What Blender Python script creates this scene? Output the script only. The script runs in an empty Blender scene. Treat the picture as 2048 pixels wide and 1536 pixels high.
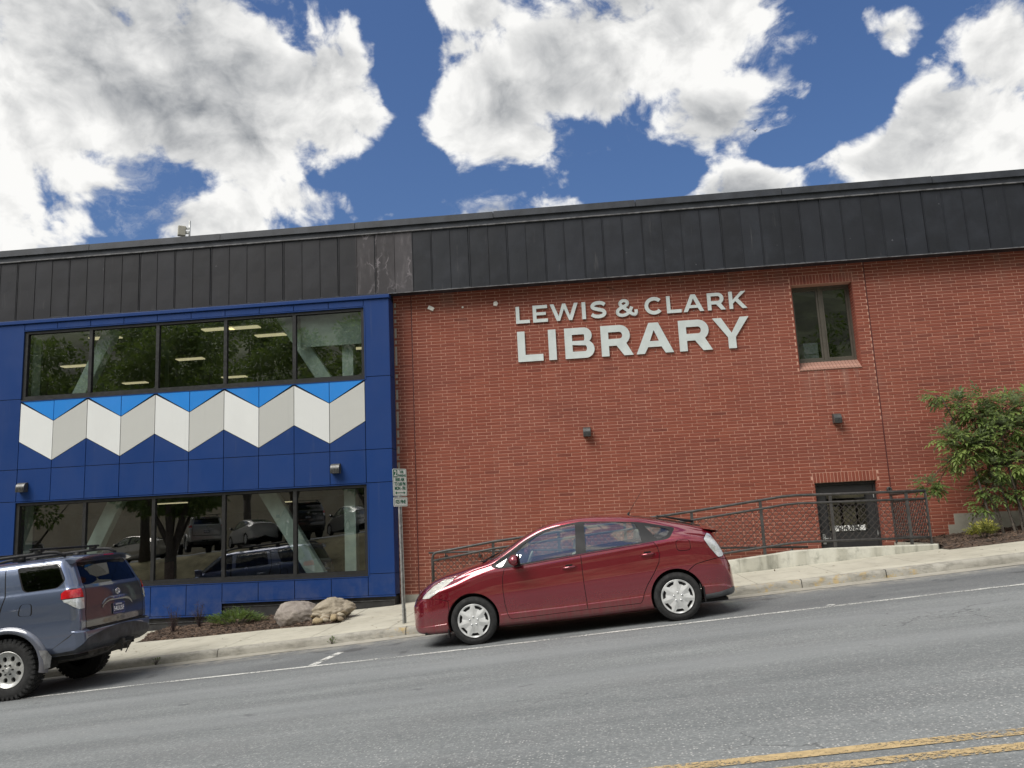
import bpy, bmesh, math, random
from mathutils import Vector, Matrix, noise
from mathutils.geometry import delaunay_2d_cdt
R_ = math.radians
random.seed(7)
scene = bpy.context.scene
COL = scene.collection

# ------------------------------------------------------------------ camera
cam_d = bpy.data.cameras.new("camera")
cam = bpy.data.objects.new("camera", cam_d)
COL.objects.link(cam)
cam_d.sensor_width = 36.0
cam_d.lens = 36.0 * 1700.0 / 2048.0
cam_d.clip_start = 0.1
cam_d.clip_end = 3000.0
CAM_LOC = Vector((0.0, -17.683, 1.5344))


def cam_axes(yaw, pitch, roll):
    f = Vector((-math.sin(yaw) * math.cos(pitch), math.cos(yaw) * math.cos(pitch), math.sin(pitch)))
    r = Vector((math.cos(yaw), math.sin(yaw), 0.0))
    u = r.cross(f)
    c, s = math.cos(roll), math.sin(roll)
    return r * c + u * s, u * c - r * s, f


CR, CU, CF = cam_axes(R_(4.847), R_(9.953), R_(-2.786))
m = Matrix((CR, CU, -CF)).transposed().to_4x4()
m.translation = CAM_LOC
cam.matrix_world = m
scene.camera = cam

# ------------------------------------------------------------------ light and exposure
SUN_EL, SUN_AZ = R_(53.0), R_(226.0)      # azimuth clockwise from +Y (the wall's inward normal)
SUN_DIR = Vector((math.sin(SUN_AZ) * math.cos(SUN_EL), math.cos(SUN_AZ) * math.cos(SUN_EL), math.sin(SUN_EL)))
sun_d = bpy.data.lights.new("sun", 'SUN')
sun_d.energy = 1.5
sun_d.angle = R_(38.0)
sun_d.color = (1.0, 0.96, 0.90)
sun = bpy.data.objects.new("sun", sun_d)
COL.objects.link(sun)
sun.rotation_euler = (-SUN_DIR).to_track_quat('-Z', 'Y').to_euler()
sun.location = (0, -10, 40)
vs = scene.view_settings
vs.view_transform = 'Standard'
vs.look = 'None'
vs.gamma = 1.0
vs.exposure = 1.46
vs.use_curve_mapping = False

# ------------------------------------------------------------------ world: clear sky behind broken cumulus
world = bpy.data.worlds.new("World")
scene.world = world
world.use_nodes = True
NT = world.node_tree
NT.nodes.clear()
world.cycles.sampling_method = 'MANUAL'
world.cycles.sample_map_resolution = 512


class NG:
    """tiny helper to write node expressions"""

    def __init__(s, nt):
        s.nt = nt

    def n(s, t, **kw):
        nd = s.nt.nodes.new(t)
        for k, v in kw.items():
            setattr(nd, k, v)
        return nd

    def put(s, sock, v):
        if isinstance(v, (int, float)):
            sock.default_value = v
        elif isinstance(v, (tuple, list, Vector)):
            v = tuple(v)
            if sock.type == 'RGBA' and len(v) == 3:
                v = v + (1.0,)
            sock.default_value = v
        else:
            s.nt.links.new(v, sock)

    def m(s, op, a, b=None, c=None, clamp=False):
        nd = s.n('ShaderNodeMath', operation=op)
        nd.use_clamp = clamp
        s.put(nd.inputs[0], a)
        if b is not None:
            s.put(nd.inputs[1], b)
        if c is not None:
            s.put(nd.inputs[2], c)
        return nd.outputs[0]

    def vm(s, op, a, b=None, sc=None):
        nd = s.n('ShaderNodeVectorMath', operation=op)
        s.put(nd.inputs[0], a)
        if b is not None:
            s.put(nd.inputs[1], b)
        if sc is not None:
            s.put(nd.inputs[3], sc)
        return nd.outputs['Value'] if op in ('LENGTH', 'DOT_PRODUCT', 'DISTANCE') else nd.outputs['Vector']

    def noise(s, vec, scale, detail=4, rough=0.55, dim='3D', lac=2.0, dist=0.0, out='Fac'):
        nd = s.n('ShaderNodeTexNoise', noise_dimensions=dim)
        if vec is not None:
            s.put(nd.inputs['Vector'], vec)
        s.put(nd.inputs['Scale'], scale)
        s.put(nd.inputs['Detail'], detail)
        s.put(nd.inputs['Roughness'], rough)
        s.put(nd.inputs['Lacunarity'], lac)
        s.put(nd.inputs['Distortion'], dist)
        return nd.outputs[out]

    def voro(s, vec, scale, feature='F1', out='Distance', rnd=1.0):
        nd = s.n('ShaderNodeTexVoronoi', feature=feature)
        if vec is not None:
            s.put(nd.inputs['Vector'], vec)
        s.put(nd.inputs['Scale'], scale)
        s.put(nd.inputs['Randomness'], rnd)
        return nd.outputs[out]

    def ramp(s, fac, a, b, lo=0.0, hi=1.0, smooth=True):
        nd = s.n('ShaderNodeMapRange')
        nd.interpolation_type = 'SMOOTHSTEP' if smooth else 'LINEAR'
        s.put(nd.inputs[0], fac)
        s.put(nd.inputs[1], a)
        s.put(nd.inputs[2], b)
        s.put(nd.inputs[3], lo)
        s.put(nd.inputs[4], hi)
        return nd.outputs[0]

    def mix(s, fac, a, b, blend='MIX'):
        nd = s.n('ShaderNodeMix', data_type='RGBA', blend_type=blend)
        s.put(nd.inputs[0], fac)
        s.put(nd.inputs[6], a)
        s.put(nd.inputs[7], b)
        return nd.outputs[2]

    def scalevec(s, vec, sc):
        return s.vm('MULTIPLY', vec, sc)

    def bump(s, h, strength, dist, nrm=None):
        nd = s.n('ShaderNodeBump')
        s.put(nd.inputs['Height'], h)
        s.put(nd.inputs['Strength'], strength)
        s.put(nd.inputs['Distance'], dist)
        if nrm is not None:
            s.put(nd.inputs['Normal'], nrm)
        return nd.outputs[0]


g = NG(NT)
sky = g.n('ShaderNodeTexSky', sky_type='NISHITA')
sky.sun_disc = False
sky.sun_elevation = SUN_EL
sky.sun_rotation = SUN_AZ
sky.altitude = 300.0
sky.air_density = 1.5
sky.dust_density = 3.5
sky.ozone_density = 3.0
tc = g.n('ShaderNodeTexCoord')
dirv = tc.outputs['Generated']
sep = g.n('ShaderNodeSeparateXYZ')
NT.links.new(dirv, sep.inputs[0])
AZ = g.m('MULTIPLY', g.m('ARCTAN2', sep.outputs[0], sep.outputs[1]), 57.29578)
EL = g.m('MULTIPLY', g.m('ARCSINE', sep.outputs[2]), 57.29578)

# clouds: (azimuth, elevation, half-width, half-height, weight) in degrees, measured in the sky over the library,
# then more of the same kind all round the dome
LOBES = [(-29, 32, 12, 5.2, 1.05), (-36, 24.5, 14, 6.5, 1.25), (-25, 26.5, 10, 5.2, 1.05), (-17.0, 28.6, 5.0, 4.8, .95), (-26, 20.8, 8.5, 2.8, .85), (-18.8, 22.2, 3.4, 2.6, .78), (-13.6, 29.2, 2.0, 1.6, .5),
         (-5.0, 28.6, 5.6, 3.8, .85), (3.2, 31.0, 9.0, 4.6, 1.05), (10.8, 31.4, 6.4, 3.8, 1.0), (-3.4, 25.8, 5.2, 1.9, .7), (10.6, 26.0, 5.6, 2.9, .70), (3.5, 27.6, 4.2, 1.9, .62), (-5.9, 33.8, 3.0, 1.8, .66), (-1.2, 29.6, 4.6, 3.2, .9), (-33, 30, 9, 5, 1.25), (-24, 29, 7, 4, 1.2),
         (25.2, 22.0, 8.2, 3.6, 1.05), (31, 25.5, 6.5, 5.4, 1.1), (22.2, 28.6, 3.4, 1.3, .62), (11.7, 21.0, 4.0, 2.3, .9), (-5.4, 20.9, 5.0, 2.1, .9), (-30, 38, 14, 4, .95), (9, 39, 12, 4.0, .95), (34, 37, 8, 5, .9)]
field = None
for a, e, ra, re, wt in LOBES:
    dx = g.m('SUBTRACT', AZ, a)
    dx = g.m('MULTIPLY', dx, 1.0 / ra)
    dy = g.m('MULTIPLY', g.m('SUBTRACT', EL, e), 1.0 / re)
    r2 = g.m('MULTIPLY_ADD', dx, dx, g.m('MULTIPLY', dy, dy))
    v = g.m('MULTIPLY_ADD', g.m('POWER', r2, .75), -wt, wt)
    field = v if field is None else g.m('SMOOTH_MAX', field, v, 0.12)
# the rest of the dome carries the same kind of broken cumulus from one low-frequency field
wx = g.m('MULTIPLY', AZ, 1.0 / 46.0)
wy = g.m('MULTIPLY', g.m('SUBTRACT', EL, 27.0), 1.0 / 17.0)
away = g.ramp(g.m('MULTIPLY_ADD', wx, wx, g.m('MULTIPLY', wy, wy)), .8, 1.3, -1.2, 0.0)
glob = g.m('ADD', g.m('MULTIPLY_ADD', g.noise(dirv, 3.1, 1, .5), 5.0, -1.65), away)
field = g.m('MAXIMUM', field, glob)
for a, e, ra, re in ((19.2, 26.2, 3.0, 4.2), (15.2, 23.4, 3.0, 1.3), (4.6, 23.0, 5.0, 2.2), (-11.2, 31.0, 2.6, 4.6), (-11.4, 24.6, 3.6, 3.0)):
    dx = g.m('MULTIPLY', g.m('SUBTRACT', AZ, a), 1.0 / ra)
    dy = g.m('MULTIPLY', g.m('SUBTRACT', EL, e), 1.0 / re)
    hole = g.m('MAXIMUM', g.m('SUBTRACT', 1.0, g.m('MULTIPLY_ADD', dx, dx, g.m('MULTIPLY', dy, dy))), 0.0)
    field = g.m('MULTIPLY_ADD', hole, -1.1, field)
field = g.m('MAXIMUM', field, -1.4)
field = g.m('MINIMUM', field, 1.0)
dstr = g.vm('MULTIPLY', dirv, (1.0, 1.0, 1.25))
warp = g.vm('SUBTRACT', g.noise(dstr, 6.0, 3, .5, out='Color'), (.5, .5, .5))
dw = g.vm('ADD', dstr, g.vm('SCALE', warp, sc=0.10))
fine = g.vm('SUBTRACT', g.noise(dstr, 42.0, 4, .6, out='Color'), (.5, .5, .5))
dp = g.vm('ADD', dw, g.vm('SCALE', fine, sc=0.030))


def billow(vec):
    """cauliflower heads: nested rounded cells"""
    nd = g.n('ShaderNodeTexVoronoi', feature='F1')
    nd.normalize = True
    g.put(nd.inputs['Vector'], vec)
    g.put(nd.inputs['Scale'], 15.0)
    g.put(nd.inputs['Detail'], 2.6)
    g.put(nd.inputs['Roughness'], .52)
    g.put(nd.inputs['Lacunarity'], 2.3)
    return nd.outputs['Distance']


nA = g.noise(dw, 7.6, 8, .55)
bl0 = billow(dp)
base = g.m('ADD', g.m('MULTIPLY', field, .66), g.m('MULTIPLY_ADD', nA, 3.4, -1.87))
dens = g.m('ADD', base, g.m('MULTIPLY_ADD', bl0, -1.35, .50))
alpha = g.ramp(dens, -0.05, 0.32)
wis = g.ramp(g.m('ADD', g.m('MULTIPLY', field, .45), g.m('MULTIPLY_ADD', g.noise(dp, 24.0, 5, .65), 1.6, -.92)), .05, .55, 0, .40)
alpha = g.m('MAXIMUM', alpha, wis)
# self shading: heads facing the sun are white, hollows between them and thick undersides go grey
sdir = (SUN_DIR * -0.35 + Vector((0, 0, .94))).normalized() * 0.020
nS = g.noise(g.vm('ADD', dw, tuple(sdir)), 7.6, 6, .55)
lit = g.m('MULTIPLY', g.m('SUBTRACT', nA, nS), 3.4)
lit = g.m('ADD', lit, g.m('MULTIPLY_ADD', bl0, -.85, .32))
lowf = g.noise(g.vm('ADD', dw, (3.7, 1.1, 0)), 4.2, 3, .5)
thick = g.m('MULTIPLY', g.ramp(lowf, .34, .64), g.ramp(g.m('ADD', field, g.m('MULTIPLY', dens, .35)), .15, .95))
shade = g.m('ADD', g.m('MULTIPLY_ADD', thick, -.84, .95), lit)
shade = g.m('MINIMUM', g.m('MAXIMUM', shade, -.2), 1.0)
SKY_STR = 0.10
CLOUD = 3.55          # cloud radiance before the background strength
ccol = g.mix(g.ramp(shade, -.25, 1.0, 0, 1, False), (CLOUD * .22, CLOUD * .24, CLOUD * .27), (CLOUD, CLOUD * .995, CLOUD * .975))
skyc = g.mix(1.0, sky.outputs[0], (0.20, 0.255, 0.365), 'MULTIPLY')
full = g.mix(alpha, skyc, ccol)
bg = g.n('ShaderNodeBackground')
NT.links.new(full, bg.inputs[0])
bg.inputs[1].default_value = SKY_STR
wo = g.n('ShaderNodeOutputWorld')
NT.links.new(bg.outputs[0], wo.inputs[0])

# ------------------------------------------------------------------ mesh helpers
def tag(o, label=None, cat=None, group=None, kind=None):
    if label:
        o['label'] = label
    if cat:
        o['category'] = cat
    if group:
        o['group'] = group
    if kind:
        o['kind'] = kind
    return o


def empty(name, loc=(0, 0, 0), parent=None):
    o = bpy.data.objects.new(name, None)
    COL.objects.link(o)
    o.location = loc
    o.empty_display_size = 0.2
    o.parent = parent
    return o


def link(name, me, parent=None, loc=None):
    o = bpy.data.objects.new(name, me)
    COL.objects.link(o)
    if loc is not None:
        o.location = loc
    o.parent = parent
    return o


class MB:
    def __init__(s):
        s.v, s.f, s.mi = [], [], []

    def add(s, vs_, fs_, mi=0):
        o = len(s.v)
        s.v += [tuple(p) for p in vs_]
        for f in fs_:
            s.f.append(tuple(i + o for i in f))
            s.mi.append(mi)
        return s

    def box(s, a, b, mi=0):
        x0, y0, z0 = a
        x1, y1, z1 = b
        return s.add([(x0, y0, z0), (x1, y0, z0), (x1, y1, z0), (x0, y1, z0), (x0, y0, z1), (x1, y0, z1), (x1, y1, z1), (x0, y1, z1)],
                     [(0, 3, 2, 1), (4, 5, 6, 7), (0, 1, 5, 4), (1, 2, 6, 5), (2, 3, 7, 6), (3, 0, 4, 7)], mi)

    def obox(s, c, ax, ay, az, mi=0):
        c, ax, ay, az = map(Vector, (c, ax, ay, az))
        p = [c + ax * i + ay * j + az * k for k in (-1, 1) for i, j in ((-1, -1), (1, -1), (1, 1), (-1, 1))]
        return s.add(p, [(0, 3, 2, 1), (4, 5, 6, 7), (0, 1, 5, 4), (1, 2, 6, 5), (2, 3, 7, 6), (3, 0, 4, 7)], mi)

    def prism(s, poly, y0, y1, mi=0):
        """poly in (x, z), extruded from y0 (front) to y1"""
        n = len(poly)
        vs_ = [(x, y0, z) for x, z in poly] + [(x, y1, z) for x, z in poly]
        fs_ = [tuple(range(n)), tuple(range(2 * n - 1, n - 1, -1))]
        for i in range(n):
            j = (i + 1) % n
            fs_.append((i, i + n, j + n, j))
        return s.add(vs_, fs_, mi)

    def slab(s, poly, z0, z1, mi=0, zf=None):
        """poly in (x, y) counter-clockwise, from z0 to z1; zf adds a height field"""
        n = len(poly)
        zf = zf or (lambda x, y: 0.0)
        vs_ = [(x, y, z0 + zf(x, y)) for x, y in poly] + [(x, y, z1 + zf(x, y)) for x, y in poly]
        fs_ = [tuple(range(n - 1, -1, -1)), tuple(range(n, 2 * n))]
        for i in range(n):
            j = (i + 1) % n
            fs_.append((i, j, j + n, i + n))
        return s.add(vs_, fs_, mi)

    def tube(s, pts, r, seg=8, mi=0, caps=True):
        pts = [Vector(p) for p in pts]
        n = len(pts)
        rs = r if isinstance(r, (list, tuple)) else [r] * n
        o = len(s.v)
        up = None
        for i, p in enumerate(pts):
            t = (pts[min(i + 1, n - 1)] - pts[max(i - 1, 0)]).normalized()
            if up is None:
                up = t.orthogonal().normalized()
            else:
                up = (up - t * up.dot(t))
                up = up.normalized() if up.length > 1e-6 else t.orthogonal().normalized()
            w = t.cross(up)
            for k in range(seg):
                a = 2 * math.pi * k / seg
                s.v.append(tuple(p + (up * math.cos(a) + w * math.sin(a)) * rs[i]))
        for i in range(n - 1):
            for k in range(seg):
                a, b = o + i * seg + k, o + i * seg + (k + 1) % seg
                s.f.append((a, b, b + seg, a + seg))
                s.mi.append(mi)
        if caps:
            s.f.append(tuple(o + k for k in range(seg - 1, -1, -1)))
            s.mi.append(mi)
            s.f.append(tuple(o + (n - 1) * seg + k for k in range(seg)))
            s.mi.append(mi)
        return s

    def grid(s, P, mi=0, closed_u=False):
        """P[i][j] points"""
        o = len(s.v)
        nu, nv = len(P), len(P[0])
        for row in P:
            s.v += [tuple(p) for p in row]
        for i in range(nu if closed_u else nu - 1):
            for j in range(nv - 1):
                a = o + i * nv + j
                b = o + ((i + 1) % nu) * nv + j
                s.f.append((a, b, b + 1, a + 1))
                s.mi.append(mi)
        return s

    def lathe(s, prof, seg=24, axis='Y', mi=0, cen=(0, 0, 0)):
        """prof: (radius, offset along axis)"""
        P = []
        for k in range(seg):
            a = 2 * math.pi * k / seg
            row = []
            for r, t in prof:
                c, d = r * math.cos(a), r * math.sin(a)
                q = {'Y': (c, t, d), 'Z': (c, d, t), 'X': (t, c, d)}[axis]
                row.append((q[0] + cen[0], q[1] + cen[1], q[2] + cen[2]))
            P.append(row)
        return s.grid(P, mi, closed_u=True)

    def mesh(s, name, mats, smooth=False):
        me = bpy.data.meshes.new(name)
        me.from_pydata(s.v, [], s.f)
        for mt in (mats if isinstance(mats, (list, tuple)) else [mats]):
            me.materials.append(mt)
        if len(me.materials) > 1:
            me.polygons.foreach_set('material_index', s.mi)
        if smooth:
            me.polygons.foreach_set('use_smooth', [True] * len(me.polygons))
        me.update()
        return me

    def build(s, name, mats, parent=None, smooth=False, loc=None, fix=False, autos=None):
        me = s.mesh(name, mats, smooth or autos is not None)
        if fix:
            bm = bmesh.new()
            bm.from_mesh(me)
            bmesh.ops.recalc_face_normals(bm, faces=bm.faces)
            bm.to_mesh(me)
            bm.free()
        if autos is not None:
            sharp(me, autos)
        return link(name, me, parent, loc)


def sharp(me, ang=35):
    try:
        me.set_sharp_from_angle(angle=R_(ang))
    except Exception:
        pass


def bevel(o, w, seg=2, ang=40):
    md = o.modifiers.new('bevel', 'BEVEL')
    md.width = w
    md.segments = seg
    md.limit_method = 'ANGLE'
    md.angle_limit = R_(ang)
    md.harden_normals = False
    return o


# ------------------------------------------------------------------ materials
MATS = {}


def mat(name):
    mt = bpy.data.materials.new(name)
    mt.use_nodes = True
    mt.node_tree.nodes.clear()
    G = NG(mt.node_tree)
    G.out = G.n('ShaderNodeOutputMaterial')
    G.b = G.n('ShaderNodeBsdfPrincipled')
    mt.node_tree.links.new(G.b.outputs[0], G.out.inputs[0])
    MATS[name] = mt
    return mt, G


def setp(G, **kw):
    names = dict(color='Base Color', rough='Roughness', metal='Metallic', spec='Specular IOR Level', coat='Coat Weight', coat_rough='Coat Roughness', normal='Normal', emit='Emission Color', emit_s='Emission Strength', ior='IOR', sheen='Sheen Weight', trans='Transmission Weight', alpha='Alpha', sub='Subsurface Weight')
    for k, v in kw.items():
        G.put(G.b.inputs[names[k]], v)


def simple(name, col, rough=.5, metal=0.0, var=.08, scale=6.0, bump=0.0, bscale=40.0, coat=0.0, spec=.5):
    mt, G = mat(name)
    pos = G.n('ShaderNodeTexCoord').outputs['Object']
    n1 = G.noise(pos, scale, 5, .6)
    dark = tuple(c * (1 - var * 1.6) for c in col)
    lite = tuple(min(1, c * (1 + var * 1.6)) for c in col)
    setp(G, color=G.mix(G.ramp(n1, .25, .75), dark, lite), metal=metal, coat=coat, spec=spec)
    setp(G, rough=G.ramp(G.noise(pos, scale * 2.3, 3, .6), .3, .7, max(.02, rough - .06), min(1, rough + .08)))
    if bump:
        setp(G, normal=G.bump(G.noise(pos, bscale, 4, .6), bump, .01))
    return mt


def geo_pos(G):
    return G.n('ShaderNodeNewGeometry').outputs['Position']


def sepxyz(G, v):
    nd = G.n('ShaderNodeSeparateXYZ')
    G.put(nd.inputs[0], v)
    return nd.outputs


# asphalt ---------------------------------------------------------
def asphalt():
    mt, G = mat('asphalt')
    p = geo_pos(G)
    x, y, z = sepxyz(G, p)
    streak = G.noise(G.vm('MULTIPLY', p, (.22, 1.6, 0.0)), 1.0, 5, .6)
    patch = G.noise(G.vm('MULTIPLY', p, (.8, 1.4, 0.0)), 1.0, 5, .65)
    grain = G.noise(p, 34.0, 4, .85)
    agg = G.voro(p, 40.0)
    aggc = G.voro(p, 40.0, out='Color')
    ac = sepxyz(G, aggc)[0]
    worn = G.noise(G.vm('MULTIPLY', p, (.9, 2.2, 0)), 1.7, 6, .7)
    base = G.mix(G.ramp(streak, .3, .72), (.134, .144, .146), (.196, .208, .208))
    base = G.mix(G.ramp(patch, .42, .75, 0, .55), base, (.150, .155, .157))
    base = G.mix(G.m('MULTIPLY', G.ramp(grain, .50, .72), .52), base, (.46, .46, .44))
    base = G.mix(G.m('MULTIPLY', G.ramp(grain, .49, .30), .52), base, (.075, .078, .079))
    stone = G.m('MULTIPLY', G.ramp(agg, .36, .18), G.m('GREATER_THAN', ac, .60))
    # aggregate shows most where the surface has ravelled, along the centre line and in patches
    rav = G.m('MAXIMUM', G.m('MULTIPLY', G.ramp(y, -9.6, -11.9), .75), G.ramp(worn, .52, .72, 0, .6))
    rav = G.m('MULTIPLY', rav, G.ramp(worn, .30, .62))
    base = G.mix(G.m('MULTIPLY', stone, G.m('MULTIPLY_ADD', rav, .85, .10)), base, (.58, .57, .54))
    # the parking strip is darker and oilier
    park = G.m('MULTIPLY', G.ramp(y, -6.9, -6.2), G.ramp(G.noise(G.vm('MULTIPLY', p, (.5, 1.0, 0)), 1.2, 5, .6), .25, .65, .35, 1))
    base = G.mix(G.m('MULTIPLY', park, .50), base, (.085, .088, .092))
    wob = G.m('MULTIPLY_ADD', G.noise(G.vm('MULTIPLY', p, (.15, 0, 0)), 1.0, 2, .5), .5, -.25)
    yy = G.m('ADD', y, wob)
    for yc in (-7.55, -9.25):
        trk = G.m('MULTIPLY', G.ramp(G.m('ABSOLUTE', G.m('SUBTRACT', yy, yc)), .55, .10), G.ramp(G.noise(G.vm('MULTIPLY', p, (.35, 1.5, 0)), 1.0, 4, .6), .35, .65, .25, .6))
        base = G.mix(trk, base, (.225, .236, .238))
    oil = G.m('MULTIPLY', G.ramp(G.noise(G.vm('MULTIPLY', p, (1.3, 1.3, 0)), 1.0, 4, .6), .60, .68), G.m('MULTIPLY', G.ramp(y, -6.6, -6.0), G.ramp(y, -4.6, -5.0)))
    base = G.mix(G.m('MULTIPLY', oil, .6), base, (.045, .045, .047))
    scf = G.m('MULTIPLY', G.ramp(G.noise(G.vm('MULTIPLY', p, (1.1, 7.0, 0)), 1.0, 5, .7), .68, .74), .45)
    base = G.mix(scf, base, (.50, .50, .48))
    # tar-dark blotches and sealed hairline cracks
    blot = G.ramp(G.noise(G.vm('MULTIPLY', p, (.7, 1.1, 0)), 2.6, 4, .55), .66, .74, 0, .5)
    base = G.mix(blot, base, (.055, .056, .060))
    cr = G.voro(G.vm('ADD', p, G.vm('SCALE', G.noise(p, 1.4, 4, .6, out='Color'), sc=.9)), .42, feature='DISTANCE_TO_EDGE')
    crk = G.m('MULTIPLY', G.ramp(cr, .006, .002), G.ramp(G.noise(p, .33, 2), .60, .66))
    base = G.mix(G.m('MULTIPLY', crk, .45), base, (.03, .03, .032))
    # pale sand and salt collected along the gutter
    sand = G.m('MULTIPLY', G.ramp(y, -5.1, -4.45), G.ramp(G.noise(p, 5.0, 5, .7), .36, .66))
    base = G.mix(G.m('MULTIPLY', sand, .7), base, (.34, .32, .27))
    setp(G, color=base, rough=.88, spec=.3)
    h = G.m('ADD', G.m('MULTIPLY', G.ramp(agg, .45, .1), .5), G.m('MULTIPLY', grain, 1.0))
    setp(G, normal=G.bump(h, .55, .006))
    return mt


def concrete(name, a, b, grime=0.35, yellow=None, scale=1.0, streak=False):
    mt, G = mat(name)
    p = geo_pos(G)
    big = G.noise(p, .7 * scale, 5, .6)
    med = G.noise(p, 5.0 * scale, 6, .65)
    fine = G.noise(p, 130.0, 3, .7)
    c = G.mix(G.ramp(big, .3, .7), a, b)
    gm = G.m('MULTIPLY', G.ramp(med, .46, .74), grime)
    c = G.mix(gm, c, tuple(v * .45 for v in a))
    if streak:
        st = G.noise(G.vm('MULTIPLY', p, (6.0, 6.0, .9)), 1.0, 6, .7)
        c = G.mix(G.ramp(st, .48, .72, 0, .62), c, (.13, .13, .105))
        st2 = G.noise(G.vm('MULTIPLY', p, (2.2, 2.2, 1.6)), 1.6, 6, .68)
        c = G.mix(G.ramp(st2, .56, .66, 0, .55), c, (.20, .205, .17))
    if yellow:
        x, y, z = sepxyz(G, p)
        yb = G.m('MULTIPLY', G.m('MULTIPLY', G.ramp(x, yellow[0], yellow[0] + .5), G.ramp(x, yellow[1], yellow[1] - .5)), G.ramp(G.noise(p, 6.0, 5, .75), .52, .64))
        c = G.mix(G.m('MULTIPLY', yb, .62), c, (.42, .28, .075))
        dirt = G.ramp(G.noise(G.vm('MULTIPLY', p, (3.0, 3.0, 9.0)), 1.6, 5, .7), .45, .7, 0, .6)
        c = G.mix(dirt, c, (.13, .125, .105))
    c = G.mix(G.ramp(fine, .58, .76, 0, .38), c, tuple(v * .55 for v in a))
    c = G.mix(G.ramp(fine, .40, .26, 0, .30), c, tuple(min(1, v * 1.35) for v in b))
    setp(G, color=c, rough=.9, spec=.25)
    setp(G, normal=G.bump(G.m('ADD', G.m('MULTIPLY', fine, .6), med), .35, .006))
    return mt


def paint_line(name, col, thr, sc):
    mt, G = mat(name)
    p = geo_pos(G)
    n1 = G.noise(p, 38.0, 5, .78)
    n2 = G.noise(G.vm('MULTIPLY', p, (.9, 3.0, 0)), sc, 4, .6)
    a = G.ramp(G.m('ADD', G.m('MULTIPLY', n1, .75), G.m('MULTIPLY', n2, .45)), thr, thr + .10)
    setp(G, color=G.mix(G.ramp(G.noise(p, 20.0, 4, .6), .3, .7), tuple(c * .72 for c in col), col), rough=.75)
    tr = G.n('ShaderNodeBsdfTransparent')
    mx = G.n('ShaderNodeMixShader')
    G.put(mx.inputs[0], a)
    G.nt.links.new(tr.outputs[0], mx.inputs[1])
    G.nt.links.new(G.b.outputs[0], mx.inputs[2])
    G.nt.links.new(mx.outputs[0], G.out.inputs[0])
    return mt


def brick_mat(name, individual):
    mt, G = mat(name)
    p = geo_pos(G)
    if individual:
        t = G.n('ShaderNodeObjectInfo').outputs['Random']
    else:
        at = G.n('ShaderNodeAttribute')
        at.attribute_name = 'tone'
        t = at.outputs['Fac']
    cr = G.n('ShaderNodeValToRGB')
    els = cr.color_ramp.elements
    els[0].position, els[0].color = 0.0, (.160, .045, .032, 1)
    els[1].position, els[1].color = 1.0, (.278, .084, .056, 1)
    for pos_, c_ in ((.22, (.222, .061, .039)), (.5, (.250, .070, .044)), (.75, (.270, .078, .048)), (.93, (.288, .089, .056))):
        e = els.new(pos_)
        e.color = c_ + (1,)
    G.put(cr.inputs[0], t)
    c = cr.outputs[0]
    wire = G.noise(G.vm('MULTIPLY', p, (5.0, 5.0, 60.0)), 6.0, 3, .7)
    c = G.mix(G.ramp(wire, .35, .7, 0, .20), c, (.15, .046, .035))
    big = G.noise(p, .55, 4, .6)
    c = G.mix(G.ramp(big, .40, .70, 0, .50), c, (.262, .088, .062))
    # pale salts washed down the face in places
    x, y, z = sepxyz(G, p)
    eff = G.m('MULTIPLY', G.ramp(G.noise(G.vm('MULTIPLY', p, (1.0, 1.0, .7)), 1.3, 6, .68), .50, .70), G.ramp(z, 5.9, 6.65))
    c = G.mix(G.m('MULTIPLY', eff, .62), c, (.20, .145, .12))
    eff2 = G.ramp(G.noise(G.vm('MULTIPLY', p, (1.4, 1.4, .4)), 1.0, 6, .7), .55, .74, 0, .42)
    c = G.mix(eff2, c, (.27, .155, .125))
    batch = G.noise(G.vm('MULTIPLY', p, (.35, 1, .9)), 1.0, 3, .55)
    c = G.mix(G.ramp(batch, .46, .64, 0, .48), c, (.190, .058, .042))
    sillr = G.m('MULTIPLY', G.m('MULTIPLY', G.ramp(x, 4.3, 4.6), G.ramp(x, 5.85, 5.5)), G.ramp(z, 3.3, 4.55))
    sillr = G.m('MULTIPLY', sillr, G.ramp(G.noise(G.vm('MULTIPLY', p, (7.0, 1, .6)), 1.0, 5, .7), .42, .70))
    c = G.mix(G.m('MULTIPLY', G.m('MULTIPLY', sillr, G.m('LESS_THAN', z, 4.61)), .5), c, (.30, .20, .165))
    grime = G.m('MULTIPLY', G.ramp(z, 1.7, .3), G.ramp(G.noise(p, 2.2, 5, .65), .35, .65, .2, .55))
    c = G.mix(grime, c, (.135, .062, .048))
    setp(G, color=c, rough=.86, spec=.28)
    setp(G, normal=G.bump(G.m('ADD', G.noise(p, 90.0, 4, .65), G.m('MULTIPLY', wire, .7)), .45, .004))
    return mt


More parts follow.
